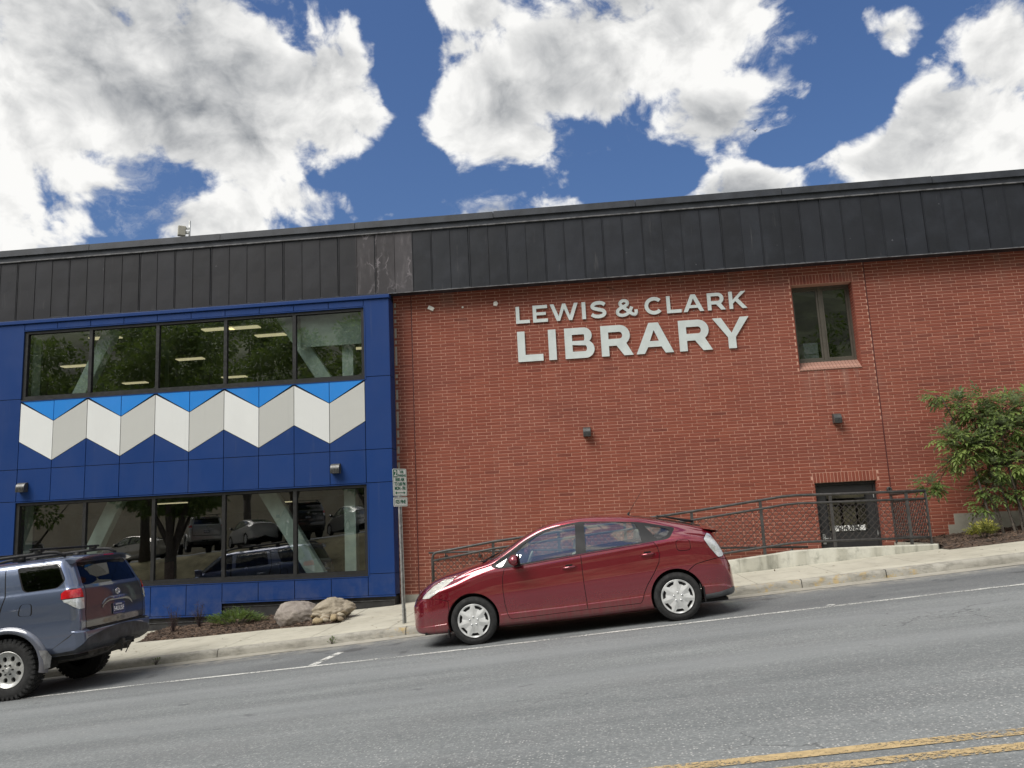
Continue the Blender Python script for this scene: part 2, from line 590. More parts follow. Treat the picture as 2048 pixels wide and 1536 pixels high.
def glass_mat(name, tint, refl, rough=0.0, wav=0.0):
    """a pane: see-through body with a mirror coat that strengthens at grazing angles"""
    mt, G = mat(name)
    G.nt.nodes.remove(G.b)
    tr = G.n('ShaderNodeBsdfTransparent')
    G.put(tr.inputs[0], tint)
    gl = G.n('ShaderNodeBsdfGlossy')
    gl.inputs['Roughness'].default_value = rough
    # mirror share by Schlick's rule, the same from either side of the pane
    ge = G.n('ShaderNodeNewGeometry')
    cosv = G.m('ABSOLUTE', G.vm('DOT_PRODUCT', ge.outputs['Normal'], ge.outputs['Incoming']))
    fr = G.m('MULTIPLY_ADD', G.m('POWER', G.m('SUBTRACT', 1.0, cosv, clamp=True), 5.0), 1.0 - refl, refl)
    if wav:
        p = geo_pos(G)
        nrm = G.bump(G.noise(p, .9, 2, .5), wav, .02)
        G.put(gl.inputs['Normal'], nrm)
    mx = G.n('ShaderNodeMixShader')
    G.nt.links.new(fr, mx.inputs[0])
    G.nt.links.new(tr.outputs[0], mx.inputs[1])
    G.nt.links.new(gl.outputs[0], mx.inputs[2])
    G.nt.links.new(mx.outputs[0], G.out.inputs[0])
    return mt


def fascia_mat(name, cold, stained=0.0):
    mt, G = mat(name)
    p = geo_pos(G)
    rnd = G.n('ShaderNodeObjectInfo').outputs['Random']
    c = G.mix(rnd, tuple(v * .82 for v in cold), tuple(v * 1.2 for v in cold))
    cl = G.noise(p, 2.3, 6, .65)
    c = G.mix(G.ramp(cl, .4, .75, 0, .6), c, tuple(v * 1.9 for v in cold))
    px_ = sepxyz(G, p)[0]
    c = G.mix(G.ramp(px_, -3.0, -4.6, 0, .4), c, (.023, .020, .020))
    run = G.noise(G.vm('MULTIPLY', p, (9.0, 9.0, .8)), 1.0, 6, .7)
    c = G.mix(G.ramp(run, .60, .76, 0, .35), c, (.12, .115, .115))
    spots = G.m('MULTIPLY', G.ramp(G.noise(p, 7.0, 3, .6), .71, .76), .55)
    c = G.mix(spots, c, (.20, .20, .22))
    if stained:
        w = G.vm('ADD', G.vm('MULTIPLY', p, (1.6, 1.6, .55)), G.vm('SCALE', G.noise(p, 5.0, 4, .6, out='Color'), sc=.35))
        st = G.voro(w, 2.4, feature='DISTANCE_TO_EDGE')
        c = G.mix(G.m('MULTIPLY', G.ramp(st, .055, .01), G.ramp(G.noise(p, 1.9, 3, .6), .42, .62, 0, stained)), c, (.34, .31, .33))
        c = G.mix(G.ramp(G.noise(G.vm('MULTIPLY', p, (5, 5, 1.2)), 1.0, 5, .65), .5, .75, 0, .45), c, (.17, .155, .16))
    setp(G, color=c, rough=.58, metal=.0, spec=.34)
    setp(G, normal=G.bump(G.m('ADD', G.noise(G.vm('MULTIPLY', p, (2.2, 2.2, 1.1)), 1.0, 3, .5), G.m('MULTIPLY', G.noise(p, 160.0, 2, .5), .05)), .22, .05))
    return mt


def panel_mat(name, col, rough=.42, spec=.4):
    mt, G = mat(name)
    p = geo_pos(G)
    rnd = G.n('ShaderNodeObjectInfo').outputs['Random']
    n1 = G.noise(G.vm('MULTIPLY', p, (1.0, 1.0, .55)), 1.7, 5, .6)
    c = G.mix(rnd, tuple(v * .95 for v in col), tuple(min(1, v * 1.05) for v in col))
    c = G.mix(G.ramp(n1, .4, .78, 0, .22), c, tuple(min(1, v * .82) for v in col))
    c = G.mix(G.ramp(G.noise(p, 210.0, 2, .6), .5, .8, 0, .12), c, tuple(min(1, v * 1.5 + .01) for v in col))
    st = G.noise(G.vm('MULTIPLY', p, (11.0, 11.0, .5)), 1.0, 5, .65)
    c = G.mix(G.ramp(st, .58, .80, 0, .10), c, (.20, .20, .19))
    pz = sepxyz(G, p)[2]
    c = G.mix(G.m('MULTIPLY', G.ramp(pz, 1.1, .1), G.ramp(G.noise(p, 3.5, 5, .7), .35, .7, 0, .18)), c, (.26, .24, .20))
    setp(G, color=c, rough=G.ramp(n1, .3, .75, rough - .06, rough + .12), spec=spec)
    setp(G, normal=G.bump(G.noise(p, 1.6, 2, .5), .13, .05))
    return mt


M_ASPH = asphalt()
M_WALK = concrete('sidewalk_concrete', (.37, .35, .285), (.45, .43, .355), .38)
M_CURB = concrete('curb_concrete', (.29, .275, .235), (.36, .345, .30), .5, yellow=(-3.6, 5.2))
M_GUT = concrete('gutter_concrete', (.27, .255, .215), (.36, .34, .29), .5)
M_RETW = concrete('weathered_concrete', (.40, .395, .33), (.50, .49, .42), .55, streak=True)
M_FOOT = concrete('footing_concrete', (.30, .285, .24), (.38, .365, .31), .4)
M_WHITE_LINE = paint_line('white_road_paint', (.66, .66, .62), .535, 1.4)
M_YELLOW_LINE = paint_line('yellow_road_paint', (.50, .37, .19), .505, 1.1)
M_BRICK = brick_mat('brick_face', True)
M_BRICKSILL = simple('weathered_lit_sill_brick', (.30, .165, .125), .9, 0, .25, 9, .3, 60)  # weathered, and paler still: light on the upward slope is in the colour
M_BRICKS = brick_mat('brick_face_mass', False)
M_MORTAR = concrete('mortar', (.52, .285, .21), (.59, .335, .25), .12, scale=1.5)
M_SEAL = simple('red_sealant', (.085, .018, .014), .6)
M_FASC = fascia_mat('dark_standing_seam', (.0155, .0175, .0225))
M_FASC_S = fascia_mat('stained_standing_seam', (.052, .048, .052), .42)
M_FLASH = simple('weathered_flashing', (.13, .13, .135), .55, .0, .35, 8)
M_COPE = simple('coping_metal', (.028, .032, .040), .5, .0, .25, 3)
M_NAVY = panel_mat('navy_panel', (.0105, .042, .168), .45, .26)
M_SKYB = panel_mat('bright_blue_panel', (.020, .225, .66))
M_WHITEP = panel_mat('white_panel', (.72, .735, .715), .5)
M_TANP = panel_mat('warm_grey_panel', (.515, .52, .49), .5)
M_JOINT = simple('joint_shadow', (.010, .018, .045), .8)
M_PLINTH = simple('dark_plinth', (.032, .031, .030), .7, 0, .25, 5, .2, 60)
M_FRAME = simple('black_aluminium', (.020, .020, .020), .42)
M_BRONZE = simple('bronze_aluminium', (.105, .094, .075), .45, .3)
M_GLASS = glass_mat('bay_glass', (.70, .80, .75), .31, wav=.03)
M_GLASS2 = glass_mat('office_glass', (.60, .66, .64), .19, wav=.04)
M_DARKDOOR = simple('dark_door_paint', (.024, .024, .025), .5)
M_LETTER = simple('brushed_letter_face', (.62, .675, .66), .42, .15, .06, 3)
M_BLACK = simple('black_plastic', (.013, .013, .014), .6, spec=.3)
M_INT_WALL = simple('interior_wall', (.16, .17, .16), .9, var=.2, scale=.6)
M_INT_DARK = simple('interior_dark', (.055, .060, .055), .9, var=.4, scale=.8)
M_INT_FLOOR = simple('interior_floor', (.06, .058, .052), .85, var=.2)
M_CEIL = simple('interior_ceiling', (.12, .125, .12), .9)
M_BRACE = simple('painted_steel_brace', (.46, .48, .475), .5)
M_RAIL = simple('dark_rail_paint', (.052, .050, .048), .5, 0, .25, 12)
M_STEEL = simple('galvanised_steel', (.42, .43, .42), .45, .7, .2, 20)

# ------------------------------------------------------------------ ground, road, kerb, sidewalk
SX, SY = 0.0757, 0.02


def road_z(x, y):
    return 0.3537 + SX * x + SY * y


def lerp_tab(tab, x):
    if x <= tab[0][0]:
        return tab[0][1]
    for (a, va), (b, vb) in zip(tab, tab[1:]):
        if x <= b:
            return va + (vb - va) * (x - a) / (b - a)
    return tab[-1][1]


CURB_Y = -4.15


def walk_z(x, y):
    """top of the sidewalk: a kerb above the road, rising a little toward the building"""
    hb = lerp_tab([(-9.2, .28), (-8.6, .25), (-4.0, .185), (0, .17), (16, .17)], x)
    t = min(1.0, max(0.0, (y - CURB_Y) / (-0.4 - CURB_Y)))
    return road_z(x, y) + .130 + (hb - .130) * t ** 1.6


def sheet(name, x0, x1, y0, y1, zf, m_, nx=2, ny=2, kind='structure', parent=None, dz=0.0):
    mb = MB()
    P = [[(x0 + (x1 - x0) * i / nx, y0 + (y1 - y0) * j / ny, zf(x0 + (x1 - x0) * i / nx, y0 + (y1 - y0) * j / ny) + dz) for j in range(ny + 1)] for i in range(nx + 1)]
    mb.grid(P)
    o = mb.build(name, m_, parent)
    if parent is None:
        tag(o, kind=kind)
    return o


M_EARTH = simple('dry_earth', (.17, .145, .10), .95, 0, .3, .5, .4, 12)
sheet('ground', -700, 700, -700, 700, lambda x, y: 0.3537 + SX * max(-60, min(60, x)) + SY * max(-25, min(0, y)) - 1.35, M_EARTH, 70, 70)
road = sheet('road', -70, 70, -19.6, -4.45, road_z, M_ASPH, 4, 4)
tag(road, 'grey ravelled asphalt street climbing to the right', kind='structure')
gut = MB()
xs = [-70 + i * .5 for i in range(281)]
rg = random.Random(3)
P = []
for x in xs:
    w = .30 + .09 * noise.noise(Vector((x * .9, 3.1, 0))) + .03 * noise.noise(Vector((x * 4.0, 9.1, 0)))
    P.append([(x, CURB_Y - w - .02, road_z(x, CURB_Y - w - .02) + .004), (x, CURB_Y - w, road_z(x, CURB_Y - w) + .007), (x, CURB_Y + .05, road_z(x, CURB_Y) + .009)])
gut.grid(P)
gut.build('gutter', M_GUT)['kind'] = 'structure'
# kerb: cast in lengths, each with worn, rounded nose
curb = empty('kerb')
tag(curb, kind='structure')
KJ = [-70, -40, -22, -15.2, -12.1, -9.0, -6.05, -3.0, .05, 3.1, 4.35, 7.4, 10.4, 13.5, 22, 40, 70]
for a, b in zip(KJ, KJ[1:]):
    mb = MB()
    n = max(3, min(60, int((b - a) / .10)))
    P = []
    for i in range(n + 1):
        x = a + .006 + (b - a - .012) * i / n
        zt = walk_z(x, CURB_Y) + .001
        wob = .012 * noise.noise(Vector((x * 2.3, 1.7, 0))) + .014 * noise.noise(Vector((x * 9.0, 4.0, 0)))
        chip = max(0, noise.noise(Vector((x * 6.0, 7.7, 0))) - .25) * .07
        zb = road_z(x, CURB_Y) - .05
        P.append([(x, CURB_Y - .012 + wob, zb), (x, CURB_Y + .004 + wob, zt - .055 - chip), (x, CURB_Y + .016 + wob + chip * .6, zt - .020 - chip * .8), (x, CURB_Y + .045 + wob * .5 + chip, zt - .004 - chip * .3), (x, CURB_Y + .165, zt), (x, CURB_Y + .165, zb)])
    mb.grid(P)
    mb.build('kerb_length', M_CURB, curb, autos=50)
# sidewalk slabs
walk = empty('sidewalk')
tag(walk, kind='structure')
JX = [-70, -30, -16.5, -13.2, -10.6, -9.15, -7.68, -6.02, -4.58, -3.30, -2.0, -.7, .6, 1.85, 2.47, 3.72, 5.0, 6.3, 7.6, 8.9, 10.2, 13, 30, 70]
BED_L = (-8.62, -4.75)          # planting bed in front of the bay


def slab_piece(x0, x1, ya, yb, parent=None, name='paving_slab', n=4, m_=None):
    """a slab whose front edge is y=ya(x) and back edge y=yb(x)"""
    mb = MB()
    P = []
    for i in range(n + 1):
        x = x0 + .005 + (x1 - x0 - .010) * i / n
        a, b = ya(x), yb(x)
        row = [(x, a, walk_z(x, a) - .12), (x, a, walk_z(x, a) - .006), (x, a + .01, walk_z(x, a) + 0)]
        for k in range(1, 5):
            yy = a + .01 + (b - a - .02) * k / 5
            row.append((x, yy, walk_z(x, yy)))
        row += [(x, b - .01, walk_z(x, b)), (x, b, walk_z(x, b) - .006), (x, b, walk_z(x, b) - .12)]
        P.append(row)
    mb.grid(P)
    k = len(P[0])
    mb.f.append(tuple(range(k)))
    mb.mi.append(0)
    mb.f.append(tuple(range(len(mb.v) - 1, len(mb.v) - 1 - k, -1)))
    mb.mi.append(0)
    return mb.build(name, m_ or M_WALK, parent or walk, autos=30)


BACK = lambda x: -2.03 if x < 6.3 else -2.40 - .05 * (x - 6.3)


def bed_front(x):
    return lerp_tab([(-8.62, -1.80), (-7.3, -2.02), (-5.9, -2.12), (-5.2, -2.28), (-4.83, -2.36)], x)


for a, b in zip(JX, JX[1:]):
    f0 = lambda x: CURB_Y + .17
    if b <= -8.6:
        yb = lambda x: -2.0
    elif b <= -4.5:
        yb = bed_front
    elif b <= 6.4:
        yb = lambda x: -2.03
    else:
        yb = lambda x: -2.35
    slab_piece(a, b, f0, yb, n=max(4, min(30, int((b - a) / .3))))
# concrete between sidewalk and building, left of the ramp and left of the planting bed
slab_piece(-4.58, -3.02, lambda x: -2.025, lambda x: -.03 if x > -3.95 else -.42, n=12)
tri = MB()
tri.slab([(-4.62, -2.30), (-4.59, -2.03), (-4.59, -.44), (-4.95, -.44)], -.12, 0.0, zf=walk_z)
tri.build('paving_slab', M_WALK, walk)
slab_piece(-10.6, -8.70, lambda x: -1.99, lambda x: -.47, n=6)
slab_piece(-16.0, -10.61, lambda x: -1.99, lambda x: -.47, n=6)
# road markings
mk = MB()
WL = [(-70, -6.25), (-13, -6.20), (-8.2, -6.19), (-6.1, -6.21), (-3.77, -6.36), (-1.27, -6.47), (1.9, -6.44), (5.2, -6.47), (12, -6.5), (70, -6.5)]
P = []
for i in range(281):
    x = -70 + i * .5
    y = lerp_tab(WL, x)
    P.append([(x, y - .048, road_z(x, y - .048) + .005), (x, y + .048, road_z(x, y + .048) + .005)])
mk.grid(P)
for x0, y0, x1, y1 in ((-3.79, -6.31, -3.70, -5.30), (-10.4, -6.1, -10.3, -5.1), (2.9, -6.38, 2.95, -6.30), (9.4, -6.4, 9.45, -5.4)):
    mk.add([(x0 - .05, y0, road_z(x0, y0) + .009), (x0 + .05, y0, road_z(x0, y0) + .009), (x1 + .05, y1, road_z(x1, y1) + .009), (x1 - .05, y1, road_z(x1, y1) + .009)], [(0, 1, 2, 3)])
tag(mk.build('parking_line_markings', M_WHITE_LINE), 'worn white parking lane line with a tick mark', kind='structure')
for yc in (-12.34, -12.60):
    mk = MB()
    P = []
    for i in range(281):
        x = -70 + i * .5
        P.append([(x, yc - .062, road_z(x, yc - .062) + .005), (x, yc + .062, road_z(x, yc + .062) + .005)])
    mk.grid(P)
    tag(mk.build('centre_line_marking', M_YELLOW_LINE), 'worn yellow centre line painted on the street', kind='structure')

# ------------------------------------------------------------------ 2D regions by constrained Delaunay
def in_poly(x, y, poly):
    c = False
    j = len(poly) - 1
    for i in range(len(poly)):
        xi, yi = poly[i]
        xj, yj = poly[j]
        if (yi > y) != (yj > y) and x < (xj - xi) * (y - yi) / (yj - yi) + xi:
            c = not c
        j = i
    return c


def cdt(points, polys):
    """triangulate points together with the closed polylines; returns (verts2d, triangles)"""
    vs_, es_ = list(points), []
    for poly in polys:
        o = len(vs_)
        n = len(poly)
        vs_ += list(poly)
        es_ += [(o + i, o + (i + 1) % n) for i in range(n)]
    r = delaunay_2d_cdt([Vector(p) for p in vs_], es_, [], 0, 1e-6)
    return r[0], r[2]


def shape2d(ops):
    """ops: ('+'|'-', polygon) applied in order; returns verts, triangles, boundary edges of the resulting area"""
    vs_, ts = cdt([], [p for _, p in ops])
    keep = []
    for t in ts:
        cx = sum(vs_[i][0] for i in t) / 3
        cy = sum(vs_[i][1] for i in t) / 3
        ins = False
        for s_, p in ops:
            if in_poly(cx, cy, p):
                ins = s_ == '+'
        if ins:
            keep.append(tuple(t))
    cnt = {}
    for t in keep:
        for a, b in ((t[0], t[1]), (t[1], t[2]), (t[2], t[0])):
            cnt[(a, b)] = cnt.get((a, b), 0) + 1
    bd = [(a, b) for (a, b) in cnt if (b, a) not in cnt]
    return vs_, keep, bd


def extrude_shape(ops, y0, y1, tf=lambda x, z: (x, z)):
    vs_, ts, bd = shape2d(ops)
    mb = MB()
    n = len(vs_)
    pts = [tf(v[0], v[1]) for v in vs_]
    mb.v = [(x, y0, z) for x, z in pts] + [(x, y1, z) for x, z in pts]
    for t in ts:
        mb.f.append(t)
        mb.f.append((t[0] + n, t[2] + n, t[1] + n))
    for a, b in bd:
        mb.f.append((a, a + n, b + n, b))
    mb.mi = [0] * len(mb.f)
    return mb


def ribbon(pts, t, steps=1):
    """pieces of a stroke of width t along a polyline, one quad per segment plus round joints"""
    out = []
    for (x0, y0), (x1, y1) in zip(pts, pts[1:]):
        d = math.hypot(x1 - x0, y1 - y0)
        if d < 1e-6:
            continue
        nx, ny = -(y1 - y0) / d * t / 2, (x1 - x0) / d * t / 2
        out.append([(x0 + nx, y0 + ny), (x0 - nx, y0 - ny), (x1 - nx, y1 - ny), (x1 + nx, y1 + ny)])
    return out


def stroke_poly(pts, t):
    """one closed outline round a smooth polyline"""
    n = len(pts)
    L, Rr = [], []
    for i in range(n):
        a, b = pts[max(i - 1, 0)], pts[min(i + 1, n - 1)]
        d = math.hypot(b[0] - a[0], b[1] - a[1]) or 1
        nx, ny = -(b[1] - a[1]) / d * t / 2, (b[0] - a[0]) / d * t / 2
        L.append((pts[i][0] + nx, pts[i][1] + ny))
        Rr.append((pts[i][0] - nx, pts[i][1] - ny))
    return L + Rr[::-1]


def arc(cx, cy, rx, ry, a0, a1, n=20):
    return [(cx + rx * math.cos(R_(a0 + (a1 - a0) * i / n)), cy + ry * math.sin(R_(a0 + (a1 - a0) * i / n))) for i in range(n + 1)]


def crom(pts, n=8):
    out = []
    for i in range(len(pts) - 1):
        p0, p1, p2, p3 = pts[max(i - 1, 0)], pts[i], pts[i + 1], pts[min(i + 2, len(pts) - 1)]
        for k in range(n):
            t = k / n
            out.append(tuple(.5 * (2 * b + (c - a) * t + (2 * a - 5 * b + 4 * c - d) * t * t + (3 * b - a - 3 * c + d) * t ** 3) for a, b, c, d in zip(p0, p1, p2, p3)))
    out.append(tuple(pts[-1]))
    return out


def glyph(ch, w, t):
    u = t * .92
    if ch == 'L':
        return [('+', [(0, 0), (w, 0), (w, u), (t, u), (t, 1), (0, 1)])]
    if ch == 'I':
        return [('+', [(0, 0), (w, 0), (w, 1), (0, 1)])]
    if ch == 'E':
        k = w * .88
        return [('+', [(0, 0), (w, 0), (w, u), (t, u), (t, .5 - u * .45), (k, .5 - u * .45), (k, .5 + u * .45), (t, .5 + u * .45), (t, 1 - u), (w * .985, 1 - u), (w * .985, 1), (0, 1)])]
    if ch == 'W':
        d = t * 1.06
        return [('+', [(0, 1), (d, 1), (w * .29 + d * .06, .28), (w * .5 - d * .42, 1), (w * .5 + d * .42, 1), (w * .71 - d * .06, .28), (w - d, 1), (w, 1), (w * .76 + d * .10, 0), (w * .76 - d * .72, 0), (w * .5, .70), (w * .24 + d * .72, 0), (w * .24 - d * .10, 0)])]
    if ch == 'A':
        d = t * 1.08
        o = [(0, 0), (d, 0), (d + .075 * w + .03, .21), (w - d - .075 * w - .03, .21), (w - d, 0), (w, 0), (w / 2 + d * .58, 1), (w / 2 - d * .58, 1)]
        x0 = d + (.21 + u * .86) * (w / 2 - d * .58 - 0) / 1.0 * .98
        hole = [(x0 * .985 + .02, .21 + u * .86), (w - x0 * .985 - .02, .21 + u * .86), (w / 2, .76)]
        return [('+', o), ('-', hole)]
    if ch == 'K':
        return [('+', [(0, 0), (t, 0), (t, .30), (t + .145, .45), (w - t * 1.28, 0), (w, 0), (t + .30, .59), (w * .97, 1), (w * .97 - t * 1.25, 1), (t, .52), (t, 1), (0, 1)])]
    if ch == 'Y':
        return [('+', [(w / 2 - t / 2, 0), (w / 2 + t / 2, 0), (w / 2 + t / 2, .36), (w, 1), (w - t * 1.14, 1), (w / 2, .50), (t * 1.14, 1), (0, 1), (w / 2 - t / 2, .36)])]
    if ch == 'R':
        rb = .335
        cx = w * .92 - rb
        ops = [('+', [(0, 0), (t, 0), (t, 1), (0, 1)]), ('+', [(t * .5, 1 - 2 * rb), (cx, 1 - 2 * rb)] + arc(cx, 1 - rb, rb, rb, -90, 90, 24) + [(t * .5, 1)])]
        ops.append(('-', [(t, 1 - 2 * rb + u), (cx, 1 - 2 * rb + u)] + arc(cx, 1 - rb, rb - t, rb - u, -90, 90, 20) + [(t, 1 - u)]))
        ops.append(('+', [(w * .42, 1 - 2 * rb + u * .4), (w - t * 1.22, 0), (w, 0), (w * .42 + t * 1.5, 1 - 2 * rb + u * .4)]))
        return ops
    if ch == 'B':
        r1, r2 = .26, .29
        c1, c2 = w * .93 - r1, w - r2
        return [('+', [(0, 0), (t * .8, 0), (t * .8, 1), (0, 1)]),
                ('+', [(t * .5, 1 - 2 * r1 - .02), (c1, 1 - 2 * r1 - .02)] + arc(c1, 1 - r1, r1, r1, -90, 90, 20) + [(t * .5, 1)]),
                ('+', [(t * .5, 0), (c2, 0)] + arc(c2, r2, r2, r2, -90, 90, 20) + [(t * .5, 2 * r2)]),
                ('-', [(t, 1 - 2 * r1 + u * .40), (c1, 1 - 2 * r1 + u * .40)] + arc(c1, 1 - r1 - u * .30, r1 - t, r1 - u * .70, -90, 90, 16) + [(t, 1 - u)]),
                ('-', [(t, u), (c2, u)] + arc(c2, r2 + u * .12, r2 - t, r2 - u * .88, -90, 90, 16) + [(t, 2 * r2 - u * .62)])]
    if ch == 'C':
        return [('+', stroke_poly(arc(w * .515, .5, w * .515 - t / 2, .515 - t / 2, 42, 318, 44), t))]
    if ch == 'S':
        pts = [(.885, .775), (.72, .875), (.49, .900), (.27, .850), (.155, .725), (.215, .605), (.47, .520), (.745, .440), (.855, .300), (.765, .160), (.52, .098), (.28, .128), (.095, .235)]
        return [('+', stroke_poly(crom([(x * w, z) for x, z in pts], 5), t))]
    if ch == '&':
        k = w / 1.04
        pts = [(1.00, .36), (.995, .14), (.90, .075), (.79, .14), (.55, .37), (.30, .62), (.235, .76), (.30, .875), (.43, .925), (.56, .875), (.61, .765), (.54, .65), (.38, .555), (.17, .43), (.085, .27), (.15, .12), (.34, .062), (.55, .13), (.70, .30), (.80, .54)]
        c = crom([(x * k, z) for x, z in pts], 5)
        return [('+', q) for q in ribbon(c, t * .9)]
    raise KeyError(ch)


# ------------------------------------------------------------------ the library building
lib = empty('library_building', (0, 0, 0))
tag(lib, 'two-storey brick library with dark metal fascia and blue glazed bay', 'building')
BL, BH = .3048, .06773
Z_DOOR_T = 2.235
WIN = (4.452, 5.700, 4.545, 6.366)      # office window opening x0 x1 z0 z1
DOOR = (4.500, 5.712, .120, Z_DOOR_T)
JL, JR = -3.620, 5.971
FAS_B, FAS_T = 6.742, 8.395
WALL_X0, WALL_X1, WALL_Z0 = -4.02, 15.0, -.9
# mortar face (8 mm behind the brick faces), with the two openings left out
mb = MB()
holes = [WIN, DOOR]
xsb = sorted({WALL_X0, WALL_X1, WIN[0], WIN[1], DOOR[0], DOOR[1]})
for a, b in zip(xsb, xsb[1:]):
    cuts = [(h[2], h[3]) for h in holes if h[0] <= a + 1e-6 and h[1] >= b - 1e-6]
    z = WALL_Z0
    for c0, c1 in sorted(cuts) + [(6.9, 6.9)]:
        mb.box((a, .005, z), (b, .30, c0))
        z = c1
bw = mb.build('brick_wall', M_MORTAR, lib)
MB().box((-18, .005, -1.4), (-12.8, .30, 6.9)).build('brick_wall', M_MORTAR, lib)
mass = MB()
mass_t = []
singles = []


def brick_at(mbx, x0, x1, z0, z1, yf=0.0, ch=.004, dep=.03):
    """a brick face with worn arrises"""
    vs_ = [(x0, yf + dep, z0), (x1, yf + dep, z0), (x1, yf + dep, z1), (x0, yf + dep, z1),
           (x0, yf + ch, z0), (x1, yf + ch, z0), (x1, yf + ch, z1), (x0, yf + ch, z1),
           (x0 + ch, yf, z0 + ch), (x1 - ch, yf, z0 + ch), (x1 - ch, yf, z1 - ch), (x0 + ch, yf, z1 - ch)]
    fs_ = [(8, 9, 10, 11)]
    for i in range(4):
        j = (i + 1) % 4
        fs_.append((4 + i, 4 + j, 8 + j, 8 + i))
        fs_.append((i, j, 4 + j, 4 + i))
    mbx.add(vs_, fs_)
    return len(fs_)


rb_ = random.Random(5)
MJ = .0098
SOL_W = (WIN[0] - .01, WIN[1] + .02, WIN[3], WIN[3] + .2025)
SOL_D = (DOOR[0] - .02, DOOR[1] + .02, DOOR[3], DOOR[3] + .2025)
row0 = int((Z_DOOR_T - WALL_Z0) / BH)


def spans(segs, cuts):
    out = []
    for a, b in segs:
        cur = [(a, b)]
        for c0, c1 in cuts:
            nxt = []
            for p, q in cur:
                if c1 <= p or c0 >= q:
                    nxt.append((p, q))
                else:
                    if c0 > p:
                        nxt.append((p, c0))
                    if c1 < q:
                        nxt.append((c1, q))
            cur = nxt
        out += cur
    return out


def depth_of(x, z):
    return (Vector((x, 0, z)) - CAM_LOC).dot(CF)


def in_frame(x, z):
    d = Vector((x, 0, z)) - CAM_LOC
    k = d.dot(CF)
    return abs(d.dot(CR) / k) < 1020 / 1700 and abs(d.dot(CU) / k) < 764 / 1700


allb = []
for r in range(-row0, 68):
    z0 = Z_DOOR_T + r * BH
    z1 = z0 + BH
    if z0 < WALL_Z0 or z0 > FAS_B + .05:
        continue
    zc = (z0 + z1) / 2
    cuts = []
    for q in (WIN, DOOR, SOL_W, SOL_D):
        if q[2] - .02 < zc < q[3] + .02:
            cuts.append((q[0], q[1]))
    segs = [(WALL_X0, JL - .006), (JL + .006, JR - .006), (JR + .006, WALL_X1), (-18, -12.85)]
    off = (.0 if r % 2 else BL / 3) + (.42 * BL if zc < 3.40 else 0.0) + .05
    for a, b in spans(segs, cuts):
        k0 = math.floor((a - off) / BL)
        x = off + k0 * BL
        while x < b:
            xa, xb = max(x, a), min(x + BL, b)
            x += BL
            if xb - xa < .035:
                continue
            allb.append((xa + MJ / 2, xb - MJ / 2, z0 + MJ / 2, z1 - MJ / 2))
# the bricks that show largest are single objects, the rest stay real geometry in one part
cand = [q for q in allb if q[1] - q[0] > .28 and in_frame(q[0], q[2]) and in_frame(q[1], q[3]) and q[2] > 4.05 and q[0] > 5.97 and q[3] < 6.55]
cand.sort(key=lambda q: depth_of(q[0], q[2]))
chosen = set(cand[:232])
full = MB()
brick_at(full, -(BL - MJ) / 2, (BL - MJ) / 2, -(BH - MJ) / 2, (BH - MJ) / 2)
ME_BRICK = full.mesh('brick', M_BRICK)
for q in allb:
    if q in chosen:
        o = link('brick', ME_BRICK, bw, ((q[0] + q[1]) / 2, rb_.uniform(-.0012, .0012), (q[2] + q[3]) / 2))
        o.rotation_euler = (0, rb_.uniform(-.004, .004), 0)
    else:
        t = min(1, max(0, rb_.gauss(.5, .17)))
        n = brick_at(mass, q[0], q[1], q[2] + rb_.uniform(-.0008, .0008), q[3] + rb_.uniform(-.0008, .0008), rb_.uniform(-.0015, .0015))
        mass_t += [t] * n
# soldier courses over window and door, sloping rowlock sill
sol = MB()
brick_at(sol, -.029, .029, -.0965, .0965)
ME_SOL = sol.mesh('soldier_brick', M_BRICK)
for q in (SOL_W, SOL_D):
    n = round((q[1] - q[0]) / BH)
    for i in range(n):
        link('brick', ME_SOL, bw, (q[0] + (i + .5) * (q[1] - q[0]) / n, rb_.uniform(-.002, .001), q[2] + .101))
n = 18
WSZ = WIN[2] + .19                       # bottom of the window frame, at the back of the sloping sill
sil = MB()
sil.obox((0, 0, 0), (.0300, 0, 0), (0, .118, .099), (0, -.018, .0215))
ME_SIL = sil.mesh('sill_brick', M_BRICKSILL)
for i in range(n):
    link('brick', ME_SIL, bw, (WIN[0] + (i + .5) * (WIN[1] - WIN[0]) / n, .118, WIN[2] + .077))
MB().add([(WIN[0], -.004, WIN[2] - .004), (WIN[1], -.004, WIN[2] - .004), (WIN[1], .245, WIN[2] + .200), (WIN[0], .245, WIN[2] + .200)], [(0, 1, 2, 3)]).build('sill_mortar', M_MORTAR, bw)
# brick returns in the reveals
for q, dep in ((WIN, .24), (DOOR, .13)):
    z = q[2]
    k = 0
    while z < q[3] - .01:
        z1 = min(z + BH, q[3])
        for xw, sgn in ((q[0], 1), (q[1], -1)):
            x0 = xw
            mass.add([(x0 + sgn * .008, -.0, z + .005), (x0 + sgn * .008, dep, z + .005), (x0 + sgn * .008, dep, z1 - .005), (x0 + sgn * .008, -.0, z1 - .005), (x0 - sgn * .01, 0, z + .005), (x0 - sgn * .01, 0, z1 - .005)],
                     [(0, 1, 2, 3), (4, 0, 3, 5)])
            mass_t += [rb_.gauss(.45, .15)] * 2
        z += BH
        k += 1
bo = mass.build('brickwork', M_BRICKS, bw)
bo['kind'] = 'stuff'
at = bo.data.attributes.new('tone', 'FLOAT', 'FACE')
at.data.foreach_set('value', [float(min(1, max(0, v))) for v in mass_t])
for xj in (JL, JR):
    MB().box((xj - .0115, .0015, -.9), (xj + .0115, .02, 6.85)).build('control_joint', M_SEAL, bw)
MB().box((-4.0, -.0, 0), (-3.955, .010, 6.6)).build('mortar_edge', concrete('grey_mortar', (.34, .31, .26), (.42, .39, .33), .2), bw)
